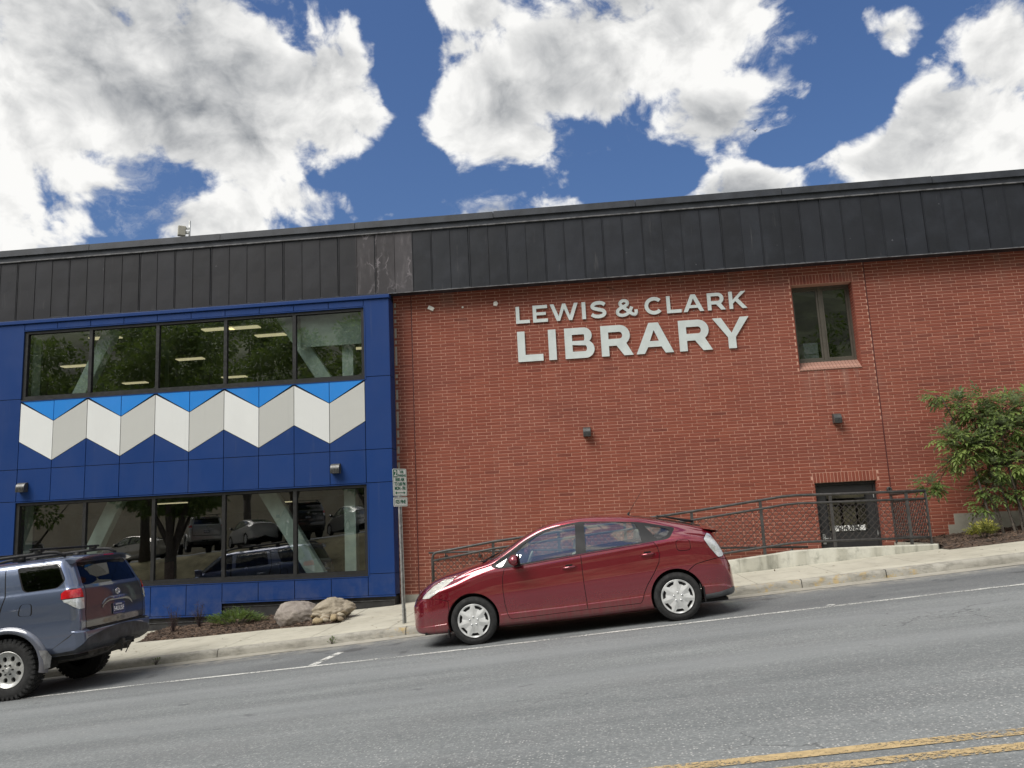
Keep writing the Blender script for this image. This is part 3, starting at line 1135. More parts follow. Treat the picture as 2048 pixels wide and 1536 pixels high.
# footing that steps with the street
ft = MB()
ft.box((-4.0, -.016, -.6), (-3.627, .03, .395)).box((-3.613, -.016, -.6), (-1.6, .03, .395))
ft.build('footing', M_FOOT, lib)
ft = MB()
ft.prism([(6.55, .6), (15, .6), (15, 1.94), (10.2, 1.94), (10.2, 1.72), (8.9, 1.72), (8.9, 1.50), (7.10, 1.50), (7.10, 1.29), (6.97, 1.29), (6.97, 1.075), (6.55, 1.055)], -.016, .03)
ft.build('footing', M_FOOT, lib)

# fascia ----------------------------------------------------------
fas = MB()
FY = -.28
fas.box((-20, FY + .02, FAS_B + .03), (15.0, .32, FAS_T - .03))
fo = fas.build('metal_fascia', M_COPE, lib)
SEAM0 = -3.50
SP = .4115
PT = 8.115
rf = random.Random(9)


def fascia_panel_mesh(mt, name):
    mb = MB()
    n, mrow = 6, 6
    P = []
    for i in range(n + 1):
        x = .012 + (SP - .024) * i / n
        row = []
        for j in range(mrow + 1):
            z = FAS_B + .014 + (PT - FAS_B - .014) * j / mrow
            row.append((x, -.004 * math.sin(math.pi * i / n) * (.4 + .6 * math.sin(j * 1.7)), z))
        P.append(row)
    mb.grid(P)
    # standing seam rib at the left edge and a folded hem below
    mb.box((-.007, -.009, FAS_B + .004), (.007, .012, PT))
    mb.box((.011, -.010, FAS_B), (SP - .011, .022, FAS_B + .013))
    me = mb.mesh(name, mt)
    return me


ME_FP = [fascia_panel_mesh(M_FASC, 'fascia_panel'), fascia_panel_mesh(M_FASC_S, 'fascia_panel_stained')]
k = -40
while SEAM0 + k * SP < 14.8:
    x = SEAM0 + k * SP
    if x > -19.5:
        st = 1 if k in (-3, -2, -1) else 0
        o = link('fascia_panel', ME_FP[st], fo, (x, FY + rf.uniform(-.003, .003), 0))
        o.rotation_euler = (0, rf.uniform(-.0016, .0016), 0)
    k += 1
hem = MB()
hem.box((-20, FY - .028, FAS_B - .010), (15, FY - .012, FAS_B + .006))
hem.build('drip_edge', M_FLASH, fo)
fl = MB()
P = []
for i in range(176):
    x = -20 + i * .2
    w = .004 * noise.noise(Vector((x * 1.3, 0, 0)))
    P.append([(x, FY - .010, PT - .012 + w), (x, FY - .034, PT - .006 + w), (x, FY - .034, PT + .016 + w), (x, FY - .004, PT + .024 + w)])
fl.grid(P)
fl.build('flashing_strip', M_FLASH, fo)
MB().box((-20, FY - .006, PT + .02), (15, .2, 8.262)).build('recessed_band', M_COPE, fo)
xx = -20.0
rc = random.Random(4)
while xx < 15:
    L = 3.05
    o = MB().add([(0, FY - .052, 8.250), (L - .01, FY - .052, 8.250), (L - .01, FY - .045, FAS_T), (0, FY - .045, FAS_T), (0, .30, FAS_T - .03), (L - .01, .30, FAS_T - .03), (0, FY + .02, 8.250), (L - .01, FY + .02, 8.250)],
                 [(0, 1, 2, 3), (3, 2, 5, 4), (1, 0, 6, 7), (0, 3, 4, 6), (2, 1, 7, 5)]).build('coping_length', M_COPE, fo, loc=(xx, 0, rc.uniform(-.006, .006)))
    xx += L
# soffit closing the overhang, and a roof slab behind
MB().box((-20, FY, FAS_B + .012), (15, .05, FAS_B + .035)).build('soffit', M_COPE, fo)
MB().box((-20, .30, 8.05), (15, 24, 8.30)).build('roof', simple('roof_gravel', (.2, .2, .19), .9), lib)
MB().box((-20, 23.7, -2), (15, 24, 8.1)).box((14.7, .3, -2), (15, 23.7, 8.05)).box((-20, .3, -3), (-19.7, 23.7, 8.05)).build('back_wall', M_INT_DARK, lib)

# blue glazed bay ---------------------------------------------------
BX = [-12.217 + .7645 * i for i in range(11)]
BXL, BXR, BY = -12.87, -4.02, -.42
UW = (4.905, 6.436)
LW = (.853, 2.670)
bay = MB()
for q in ((BXL + .01, BXR - .02, 6.43, 6.72), (BXL + .01, BXR - .02, 2.665, 4.91), (BXL + .01, BXR - .02, .40, .858), (BXL + .01, BX[6] - .01, .18, .41), (BXL + .01, BX[0] + .004, .40, 6.5), (BX[10] - .004, BXR - .02, .40, 6.5)):
    bay.box((q[0], BY + .022, q[2]), (q[1], .25, q[3]))
# keep the backing boxes from sharing faces
bo2 = bay.build('blue_bay', M_JOINT, lib)
GP = .0062


def cladding(poly, m_, y0=BY, name='cladding_panel'):
    cx = sum(p[0] for p in poly) / len(poly)
    cz = sum(p[1] for p in poly) / len(poly)
    # inset each edge by the joint half-width
    n = len(poly)
    A = sum(poly[i][0] * poly[(i + 1) % n][1] - poly[(i + 1) % n][0] * poly[i][1] for i in range(n))
    if A < 0:
        poly = poly[::-1]
    lines = []
    for i in range(n):
        (x0, z0), (x1, z1) = poly[i], poly[(i + 1) % n]
        d = math.hypot(x1 - x0, z1 - z0)
        nx, nz = -(z1 - z0) / d, (x1 - x0) / d
        lines.append((x0 + nx * GP, z0 + nz * GP, x1 - x0, z1 - z0))
    q = []
    for i in range(n):
        a, b = lines[i - 1], lines[i]
        det = a[2] * b[3] - a[3] * b[2]
        t = ((b[0] - a[0]) * b[3] - (b[1] - a[1]) * b[2]) / det
        q.append((a[0] + a[2] * t, a[1] + a[3] * t))
    o = MB().prism([(x - cx, z - cz) for x, z in q], 0, .02).build(name, m_, bo2, loc=(cx, y0 + rb_.uniform(-.0015, .0015), cz))
    bevel(o, .002, 1, 30)
    return o


rect = lambda a, b, c, d: [(a, c), (b, c), (b, d), (a, d)]
for i in range(10):
    a, b = BX[i], BX[i + 1]
    cladding(rect(a, b, 6.462, 6.607), M_NAVY)
    up = i % 2 == 0             # even panels fall toward the valley on their right side
    pk_t, va_t, pk_b, va_b = 4.838, 4.408, 3.985, 3.553
    l_t, r_t = (pk_t, va_t) if up else (va_t, pk_t)
    l_b, r_b = (pk_b, va_b) if up else (va_b, pk_b)
    top = UW[0] - .035
    cladding([(a, l_t), (b, r_t), (b, top), (a, top)] if abs(top - pk_t) > .04 else ([(a, top), (b, r_t), (b, top)] if up else [(a, l_t), (b, top), (a, top)]), M_SKYB)
    cladding([(a, l_b), (b, r_b), (b, r_t), (a, l_t)], M_WHITEP if up else M_TANP)
    cladding([(a, 3.385), (b, 3.385), (b, r_b), (a, l_b)], M_NAVY)
    cladding(rect(a, b, LW[1] + .028, 3.385), M_NAVY)
    if i < 6:
        cladding(rect(a, b, .195, LW[0] - .05), M_NAVY)
    else:
        cladding(rect(a, b, .432, LW[0] - .05), M_NAVY)
for (a, b) in ((BXL, BX[0]), (BX[10], BXR)):
    zz = [.432, .862, 2.70, 3.385, 4.925, 6.607] if a > -8 else [.195, .862, 2.70, 3.385, 4.925, 6.607]
    for z0, z1 in zip(zz, zz[1:]):
        cladding(rect(a, b, z0, z1), M_NAVY)
# panels on the end return
for z0, z1 in zip([.432, .862, 2.70, 3.385, 4.925], [.862, 2.70, 3.385, 4.925, 6.607]):
    o = MB().box((-.018, BY + .004, z0 + GP), (0, -.012, z1 - GP)).build('cladding_panel', M_NAVY, bo2, loc=(BXR, 0, 0))
cp = MB()
cp.box((BXL - .02, BY - .034, 6.612), (BXR + .022, FY - .03, 6.688))
bevel(cp.build('bay_coping', M_NAVY, bo2), .006, 2)
tr = MB()
tr.box((BX[6], BY - .010, .405), (BXR + .01, BY + .03, .4315)).box((BXL, BY - .010, .165), (BX[6] - .004, BY + .03, .193))
tr.build('base_trim', M_NAVY, bo2)
# thin blue surrounds of the windows
for (z0, z1) in (UW, LW):
    tr = MB()
    tr.box((BX[0] - .012, BY - .006, z1 + .006), (BX[10] + .030, BY + .03, z1 + .024))
    tr.box((BX[10] + .006, BY - .006, z0 - .03), (BX[10] + .030, BY + .03, z1 + .005))
    tr.box((BX[0] - .012, BY - .006, z0 - .048), (BX[10] + .005, BY + .03, z0 - .032))
    tr.build('window_surround', M_NAVY, bo2)
pl = MB()
pl.box((BX[6] - .0, BY + .05, -.5), (BXR - .025, .2, .40))
pl.box((BXL, BY + .05, -1.2), (BX[6] - .003, .2, .16))
pl.build('plinth', M_PLINTH, bo2)
pl = MB()
pl.box((BX[6] - .02, BY + .035, .325), (BXR - .022, BY + .05, .333))
pl.box((BXL, BY + .035, .06), (BX[6] - .022, BY + .05, .068))
pl.build('plinth_reglet', M_FLASH, bo2)


def window_strip(z0, z1):
    fr = MB()
    x0, x1 = BX[0], BX[10]
    ya, yb = BY + .03, BY + .13
    fr.box((x0, ya, z1 - .055), (x1, yb, z1))
    fr.box((x0, ya, z0), (x1, yb, z0 + .07))
    fr.box((x0, ya - .03, z0 - .03), (x1, ya + .02, z0 - .001))
    fr.box((x0, ya, z0 + .07), (x0 + .075, yb, z1 - .055))
    fr.box((x1 - .055, ya, z0 + .07), (x1, yb, z1 - .055))
    f = fr.build('window_frame', M_FRAME, lib)
    edges = [x0 + .075] + [BX[2 * i] for i in range(1, 5)] + [x1 - .055]
    for i in range(1, 5):
        bx_ = BX[2 * i]
        MB().box((bx_ - .036, ya + .004, z0 + .07), (bx_ + .036, yb - .004, z1 - .055)).build('mullion', M_FRAME, f)
    for i in range(5):
        a = edges[i] + (.036 if i else 0)
        b = edges[i + 1] - (.036 if i < 4 else 0)
        MB().add([(a, ya + .045, z0 + .07), (b, ya + .045, z0 + .07), (b, ya + .045, z1 - .055), (a, ya + .045, z1 - .055)], [(0, 1, 2, 3)]).build('pane', M_GLASS, f)
        bd = MB()
        for q in ((a, a + .014, z0 + .07, z1 - .055), (b - .014, b, z0 + .07, z1 - .055), (a + .014, b - .014, z0 + .07, z0 + .084), (a + .014, b - .014, z1 - .069, z1 - .055)):
            bd.box((q[0], ya + .030, q[2]), (q[1], ya + .043, q[3]))
        bd.build('glazing_bead', M_BLACK, f)
    return f


window_strip(*UW)
window_strip(*LW)
# rooms behind the bay
rm = MB()
rm.box((-19.7, .26, -.1), (-3.9, 23.6, .22))
rm.box((-19.7, .26, 3.05), (-3.9, 23.6, 4.45))
ro = rm.build('floor_slab', M_INT_FLOOR, lib)
MB().add([(-19.6, .27, 7.3), (-3.95, .27, 7.3), (-3.95, 20, 7.3), (-19.6, 20, 7.3)], [(0, 3, 2, 1)]).add([(-19.6, .27, 3.046), (-3.95, .27, 3.046), (-3.95, 20, 3.046), (-19.6, 20, 3.046)], [(0, 3, 2, 1)]).build('ceiling', M_CEIL, ro)
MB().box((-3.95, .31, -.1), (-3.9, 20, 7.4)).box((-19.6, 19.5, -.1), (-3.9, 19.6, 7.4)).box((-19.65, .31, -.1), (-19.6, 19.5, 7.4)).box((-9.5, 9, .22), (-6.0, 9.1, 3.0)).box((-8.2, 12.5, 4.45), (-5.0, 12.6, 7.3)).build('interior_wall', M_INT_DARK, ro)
M_LAMP, G_ = mat('lit_ceiling_lamp')
setp(G_, color=(.8, .75, .6), emit=(1.0, .80, .50), emit_s=.30)
for (x, y) in ((-15.6, 6.8), (-12.8, 3.7), (-15.4, 9.95), (-11.95, 6.9), (-9.6, 3.62), (-8.9, 3.65), (-8.55, 4.65), (-11.9, 10.05), (-6.4, 7.0), (-17.5, 4)):
    MB().box((x - .42, y - .12, 7.262), (x + .42, y + .12, 7.285)).build('ceiling_light', M_LAMP, ro)
for (x, y) in ((-10.9, 12.0), (-9.7, 12.0), (-13.5, 9.0), (-15.5, 6.0)):
    MB().box((x - .5, y - .06, 3.005), (x + .5, y + .06, 3.035)).build('ceiling_light', M_LAMP, ro)


def brace(p, q, w=.15):
    p, q = Vector(p), Vector(q)
    d = (q - p).normalized()
    s_ = Vector((d.z, 0, -d.x))
    mb_ = MB()
    c = (p + q) / 2
    mb_.obox(c, d * ((q - p).length / 2), Vector((0, .11, 0)), s_ * w)
    bevel(mb_.build('steel_brace', M_BRACE, lib), .02, 2)


brace((-11.423, .02, 4.386), (-10.098, .02, 7.134))
brace((-6.686, .02, 6.813), (-5.166, .02, 4.386))
brace((-11.326, .02, 0.273), (-10.02, .02, 2.992))
brace((-7.037, .02, 2.992), (-5.38, .02, 0.273), .17)
cl = MB()
for x in (-12.30, -5.02):
    cl.box((x - .12, -.10, 4.915), (x + .12, .14, 6.42)).box((x - .12, -.10, .862), (x + .12, .14, 2.66))
cl.build('interior_column', M_BRACE, lib)
bl_ = MB().box((-6.02, BY + .20, 5.70), (-4.66, BY + .204, 6.5)).build('roller_blind', simple('grey_blind', (.30, .32, .31), .9), lib)
M_DESK = simple('desk_grey', (.20, .20, .19), .6)
rd = random.Random(21)
for k in range(7):
    x, y = -12.2 + k * 1.15 + rd.uniform(-.2, .2), rd.uniform(1.6, 3.0)
    t = MB().box((x - .5, y - .3, 5.17), (x + .5, y + .3, 5.20)).box((x - .48, y - .28, 4.46), (x - .44, y + .28, 5.17)).box((x + .44, y - .28, 4.46), (x + .48, y + .28, 5.17))
    t.box((x - .25, y - .02, 5.24), (x + .22, y + .02, 5.24 + .3)).box((x - .03, y, 5.2), (x + .03, y + .03, 5.3))
    t.build('desk', M_DESK, ro)
for k in range(6):
    x, y = -11.3 + k * 1.2, rd.uniform(1.5, 3.2)
    t = MB().box((x - .3, y - .3, .24), (x + .3, y + .3, .62)).box((x - .3, y + .22, .62), (x + .3, y + .30, 1.02 + rd.uniform(0, .25)))
    bevel(t.build('armchair', simple('chair_cloth', (rd.uniform(.05, .16), .05, .045), .9), ro), .05, 3)
gl_ = MB()
gl_.lathe([(.001, -.22), (.10, -.19), (.17, -.13), (.21, -.05), (.22, 0), (.21, .05), (.17, .13), (.10, .19), (.001, .22)], 20, 'Z', cen=(-10.42, 2.5, 6.50))
gl_.tube([(-10.42, 2.5, 4.46), (-10.42, 2.5, 6.28)], .05)
gl_.build('globe_stand', simple('globe_grey', (.22, .25, .26), .4), ro, smooth=True)

# office window ------------------------------------------------------
wf = MB()
x0, x1, z0, z1 = WIN
z0 = WSZ - .012
ya, yb = .225, .285
xm = (x0 + x1) / 2
for q in ((x0 + .004, x1 - .004, z1 - .05, z1 - .002), (x0 + .004, x1 - .004, z0 + .012, z0 + .062), (x0 + .004, x0 + .05, z0 + .062, z1 - .05), (x1 - .05, x1 - .004, z0 + .062, z1 - .05), (xm - .032, xm + .032, z0 + .062, z1 - .05)):
    wf.box((q[0], ya, q[2]), (q[1], yb, q[3]))
wfo = wf.build('office_window', M_BRONZE, lib)
for a, b in ((x0 + .05, xm - .032), (xm + .032, x1 - .05)):
    sm = MB()
    c, d = z0 + .062, z1 - .05
    for q in ((a + .004, b - .004, d - .042, d - .004), (a + .004, b - .004, c + .004, c + .046), (a + .004, a + .042, c + .046, d - .042), (b - .042, b - .004, c + .046, d - .042)):
        sm.box((q[0], ya + .014, q[2]), (q[1], yb - .012, q[3]))
    sm.build('sash', M_BRONZE, wfo)
    MB().add([(a + .04, ya + .034, c + .044), (b - .04, ya + .034, c + .044), (b - .04, ya + .034, d - .04), (a + .04, ya + .034, d - .04)], [(0, 1, 2, 3)]).build('pane', M_GLASS2, wfo)
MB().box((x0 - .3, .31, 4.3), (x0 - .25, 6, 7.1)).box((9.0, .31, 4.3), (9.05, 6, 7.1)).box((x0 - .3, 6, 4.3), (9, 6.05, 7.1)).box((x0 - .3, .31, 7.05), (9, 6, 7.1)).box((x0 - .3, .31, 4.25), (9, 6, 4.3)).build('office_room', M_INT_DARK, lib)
MB().box((5.25, 2.5, 7.02), (5.70, 3.1, 7.045)).build('ceiling_light', M_LAMP, lib)
oc = MB()
oc.box((4.72, .55, 4.3), (5.02, .95, 5.22))
for z in (4.82, 4.98):
    oc.box((4.74, .535, z), (5.0, .552, z + .012))
oc.build('filing_cabinet', simple('cabinet_grey', (.34, .36, .38), .5), lib)

# side door ----------------------------------------------------------
x0, x1, z0, z1 = DOOR
df = MB()
df.box((x0 + .003, .085, z0), (x0 + .055, .15, z1 - .003)).box((x1 - .055, .085, z0), (x1 - .003, .15, z1 - .003)).box((x0 + .055, .085, z1 - .06), (x1 - .055, .15, z1 - .003))
dfo = df.build('door_frame', M_DARKDOOR, lib)
gx0, gx1, gz0, gz1 = 4.725, 5.485, 1.275, 2.00
dl = MB()
for q in ((x0 + .06, x1 - .06, gz1, z1 - .066), (x0 + .06, x1 - .06, z0 + .01, gz0), (x0 + .06, gx0, gz0, gz1), (gx1, x1 - .06, gz0, gz1)):
    dl.box((q[0], .105, q[2]), (q[1], .145, q[3]))
door = dl.build('door', M_DARKDOOR, lib)
bd = MB()
for q in ((gx0 - .02, gx1 + .02, gz1 - .004, gz1 + .016), (gx0 - .02, gx1 + .02, gz0 - .018, gz0 + .004), (gx0 - .02, gx0 + .002, gz0 + .004, gz1 - .004), (gx1 - .002, gx1 + .02, gz0 + .004, gz1 - .004)):
    bd.box((q[0], .095, q[2]), (q[1], .104, q[3]))
bd.build('glazing_bead', M_BLACK, door)
MB().add([(gx0, .125, gz0), (gx1, .125, gz0), (gx1, .125, gz1), (gx0, .125, gz1)], [(0, 1, 2, 3)]).build('pane', M_GLASS2, door)
hd = MB()
hd.box((4.575, .092, 1.02), (4.635, .104, 1.22)).tube([(4.605, .095, 1.13), (4.605, .045, 1.13), (4.72, .045, 1.13)], .011, 8)
hd.build('handle', M_STEEL, door)
for z in (.45, 1.2, 1.95):
    MB().tube([(x1 - .058, .098, z - .055), (x1 - .058, .098, z + .055)], .012, 8).build('hinge', M_STEEL, door)
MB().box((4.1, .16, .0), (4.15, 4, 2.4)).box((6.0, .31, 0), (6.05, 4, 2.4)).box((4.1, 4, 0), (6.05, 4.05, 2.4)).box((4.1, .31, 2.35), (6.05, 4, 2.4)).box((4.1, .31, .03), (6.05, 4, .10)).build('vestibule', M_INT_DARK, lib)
MB().box((4.98, 1.5, .10), (5.06, 1.58, 2.34)).build('vestibule_post', M_INT_WALL, lib)

# raised letters -----------------------------------------------------
sgn = empty('library_lettering', (1.1, -.03, 5.1))
tag(sgn, 'large pale raised letters spelling LEWIS & CLARK LIBRARY on the brick wall', 'sign')
ROW1 = list(zip('LEWIS&CLARK', [(-1.343, -1.047), (-.979, -.660), (-.606, -.008), (.071, .152), (.241, .602), (.782, 1.230), (1.396, 1.784), (1.858, 2.163), (2.202, 2.629), (2.707, 3.078), (3.154, 3.523)]))
ROW2 = list(zip('LIBRARY', [(-1.337, -.800), (-.679, -.515), (-.333, .288), (.433, 1.097), (1.157, 1.936), (2.061, 2.738), (2.773, 3.525)]))
for row, zb, h, st in ((ROW1, 5.943, .372, .208), (ROW2, 5.104, .660, .242)):
    for ch, (a, b) in row:
        ops = glyph(ch, (b - a) / h, st)
        mb_ = extrude_shape(ops, -.034, -.014, lambda x, z: (x * h, z * h))
        o = mb_.build('letter', M_LETTER, sgn, loc=(a - 1.1, .03, zb - 5.1), fix=True)
        # standoff pins
        pn = MB()
        for px_, pz_ in ((.15 * (b - a), .12 * h), (.15 * (b - a), .85 * h)) if ch in 'LEIBRK' else (((b - a) * .5, .06 * h),):
            pn.tube([(px_, -.016, pz_), (px_, .006, pz_)], .008, 6)
        pn.build('standoff', M_STEEL, o)


# wall sconces ---------------------------------------------------------
def sconce(x, y, z, label, w=.135, h=.195):
    e = empty('wall_sconce', (x, y, z))
    tag(e, label, 'wall light', 'quarter-round wall lights on the facade')
    prof = [(0, .5), (.22, .49), (.52, .42), (.78, .28), (.94, .08), (1.0, -.12), (1.0, -.5)]
    d = .13
    mb_ = MB()
    P = [[(sx_ * w / 2, -p * d, q * h) for p, q in prof] for sx_ in (-1, 1)]
    mb_.grid(P)
    mb_.build('hood', M_SC, e, autos=40)
    for sx_ in (-1, 1):
        MB().prism([(-1 * 0, 0)], 0, 0) if False else None
        s2 = MB()
        pts = [(sx_ * w / 2, -p * d, q * h) for p, q in prof] + [(sx_ * w / 2, 0, -.5 * h)]
        pts2 = [(p[0] + sx_ * .006, p[1], p[2]) for p in pts]
        n_ = len(pts)
        s2.add(pts + pts2, [tuple(range(n_)), tuple(range(2 * n_ - 1, n_ - 1, -1))] + [(i, (i + 1) % n_, (i + 1) % n_ + n_, i + n_) for i in range(n_)])
        s2.build('side_cap', M_SC, e, fix=True)
    gr = MB()
    for i in range(5):
        gx = -w * .40 + i * w * .2
        gr.box((gx - .004, -d * 1.0 - .004, -.46 * h), (gx + .004, -d * 1.0 + .002, -.02 * h))
    gr.build('grille_bar', M_BLACK, e)
    MB().box((-w / 2, -d - .006, -.52 * h), (w / 2, -.0, -.47 * h)).build('base_lip', M_SC, e)
    MB().box((-w / 2 - .01, -.0, -.5 * h), (w / 2 + .01, .012, .5 * h)).build('back_plate', M_SC, e)
    return e


M_SC = simple('sconce_bronze', (.085, .085, .082), .38, .4, .12, 10)
sconce(.015, -.014, 3.535, 'wall light on the bricks below the big letters')
sconce(5.07, -.014, 3.515, 'wall light on the bricks above the side door')
sconce(-12.05, BY - .014, 3.00, 'wall light on the blue panels at the far left end', .17, .20)
sconce(-5.20, BY - .014, 3.03, 'wall light on the blue panels near the parking sign', .17, .20)
# oddments fixed high on the bricks
M_PVC = simple('white_plastic', (.72, .70, .64), .5)
o = MB().box((-.068, -.045, -.042), (.068, .0, .042)).build('junction_box', M_PVC, loc=(-3.18, -.001, 6.42))
o.rotation_euler = (0, R_(28), 0)
bevel(o, .01, 2)
tag(o, 'tilted white junction box on the bricks nearest the blue bay', 'box')
o = MB().lathe([(.001, -.018), (.020, -.016), (.023, 0)], 12, 'Y').build('cable_cap', M_PVC, loc=(-2.49, -.001, 6.40))
tag(o, 'tiny round white cap on the bricks between two white boxes', 'cap')
o = MB().prism([(-.05, -.037), (.025, -.055), (.056, .006), (.025, .056), (-.037, .044)], -.04, 0).build('sensor_housing', M_PVC, loc=(-1.77, -.001, 6.42))
bevel(o, .008, 2)
tag(o, 'small white five-sided housing on the bricks left of the letters', 'sensor')
# stray wire under the fascia
o = MB().tube([(.62, -.012, 6.62), (.70, -.02, 6.585), (.80, -.012, 6.55)], .005, 5).build('loose_wire', M_BLACK)
tag(o, 'short loose black wire on the bricks just under the fascia', 'wire')
# roof-edge radio unit
e = empty('rooftop_radio', (-8.72, .10, 8.50))
tag(e, 'small beige radio box clamped to a short pole on the roof edge', 'antenna')
MB().tube([(0, 0, -.2), (0, 0, .42)], .022, 10).build('pole', M_STEEL, e, smooth=True)
o = MB().obox((-.16, -.05, .17), (.07, .05, 0), (-.03, .05, 0), (0, .01, .12)).build('radio_box', simple('beige_plastic', (.42, .40, .33), .5), e)
bevel(o, .015, 2)
MB().box((-.1, -.03, .12), (.0, .03, .17)).box((-.1, -.03, .23), (0, .03, .26)).tube([(-.07, -.02, .05), (-.04, -.02, -.08), (0, -.01, -.1)], .012, 6).build('bracket', M_STEEL, e)
# door notice
e = MB().box((-.315, -.004, -.054), (.315, 0, .054)).build('door_notice', simple('white_notice', (.78, .79, .76), .5, var=.03), loc=(5.105, .093, 1.318))
tag(e, 'white door notice reading NOT A PUBLIC ENTRANCE', 'sign')


def text_mesh(txt, size, m_, parent, loc, rot=(R_(90), 0, 0), sxx=1.0, name='lettering', align='CENTER', ext=.0008, bold=0.0):
    cu = bpy.data.curves.new('txt', 'FONT')
    cu.body = txt
    cu.size = size
    cu.align_x = align
    cu.align_y = 'CENTER'
    cu.extrude = ext
    cu.offset = bold
    cu.resolution_u = 4
    ob = bpy.data.objects.new('txt', cu)
    COL.objects.link(ob)
    bpy.context.view_layer.update()
    me = bpy.data.meshes.new_from_object(ob)
    bpy.data.objects.remove(ob)
    me.materials.clear()
    me.materials.append(m_)
    o_ = link(name, me, parent, loc)
    o_.rotation_euler = rot
    o_.scale = (sxx, 1, 1)
    return o_


M_INK = simple('black_ink', (.012, .012, .012), .6)
text_mesh('NOT A PUBLIC', .072, M_INK, e, (0, -.006, .026), sxx=1.12, bold=.0035)
text_mesh('ENTRANCE', .072, M_INK, e, (0, -.006, -.026), sxx=1.12, bold=.0035)

# ------------------------------------------------------------------ vehicles
def pchip(tab):
    xs_ = [p[0] for p in tab]
    ys_ = [p[1] for p in tab]
    n = len(xs_)
    h = [xs_[i + 1] - xs_[i] for i in range(n - 1)]
    d = [(ys_[i + 1] - ys_[i]) / h[i] for i in range(n - 1)]
    m_ = [0.0] * n
    m_[0], m_[-1] = d[0], d[-1]
    for i in range(1, n - 1):
        if d[i - 1] * d[i] > 0:
            w1, w2 = 2 * h[i] + h[i - 1], h[i] + 2 * h[i - 1]
            m_[i] = (w1 + w2) / (w1 / d[i - 1] + w2 / d[i])

    def f(x):
        if x <= xs_[0]:
            return ys_[0]
        if x >= xs_[-1]:
            return ys_[-1]
        lo, hi = 0, n - 1
        while hi - lo > 1:
            k_ = (lo + hi) // 2
            if xs_[k_] <= x:
                lo = k_
            else:
                hi = k_
        t = (x - xs_[lo]) / h[lo]
        t2, t3 = t * t, t * t * t
        return (2 * t3 - 3 * t2 + 1) * ys_[lo] + (t3 - 2 * t2 + t) * h[lo] * m_[lo] + (-2 * t3 + 3 * t2) * ys_[lo + 1] + (t3 - t2) * h[lo] * m_[lo + 1]
    return f


def bisect(f, a, b, target, inc=True, it=40):
    for _ in range(it):
        c = (a + b) / 2
        if (f(c) < target) == inc:
            a = c
        else:
            b = c
    return (a + b) / 2


def densify(poly, step, closed=True):
    out = []
    n = len(poly)
    for i in range(n if closed else n - 1):
        a, b = poly[i], poly[(i + 1) % n]
        d = math.hypot(b[0] - a[0], b[1] - a[1])
        k_ = max(1, int(d / step))
        for j in range(k_):
            t = j / k_
            out.append((a[0] + (b[0] - a[0]) * t, a[1] + (b[1] - a[1]) * t))
    if not closed:
        out.append(poly[-1])
    return out


def round_poly(poly, r, n=4):
    """round the corners of a closed polygon"""
    out = []
    m_ = len(poly)
    for i in range(m_):
        p0, p1, p2 = Vector(poly[i - 1]), Vector(poly[i]), Vector(poly[(i + 1) % m_])
        a, b = p0 - p1, p2 - p1
        ra = min(r, a.length * .45)
        rb2 = min(r, b.length * .45)
        q0, q1 = p1 + a.normalized() * ra, p1 + b.normalized() * rb2
        for k_ in range(n + 1):
            t = k_ / n
            q = q0 * (1 - t) ** 2 + p1 * 2 * t * (1 - t) + q1 * t * t
            out.append((q.x, q.y))
    return out


def offset_poly(poly, d):
    n = len(poly)
    A = sum(poly[i][0] * poly[(i + 1) % n][1] - poly[(i + 1) % n][0] * poly[i][1] for i in range(n))
    sg = 1 if A > 0 else -1
    out = []
    for i in range(n):
        a, b = poly[i - 1], poly[(i + 1) % n]
        L = math.hypot(b[0] - a[0], b[1] - a[1]) or 1
        out.append((poly[i][0] + sg * (b[1] - a[1]) / L * d, poly[i][1] - sg * (b[0] - a[0]) / L * d))
    return out


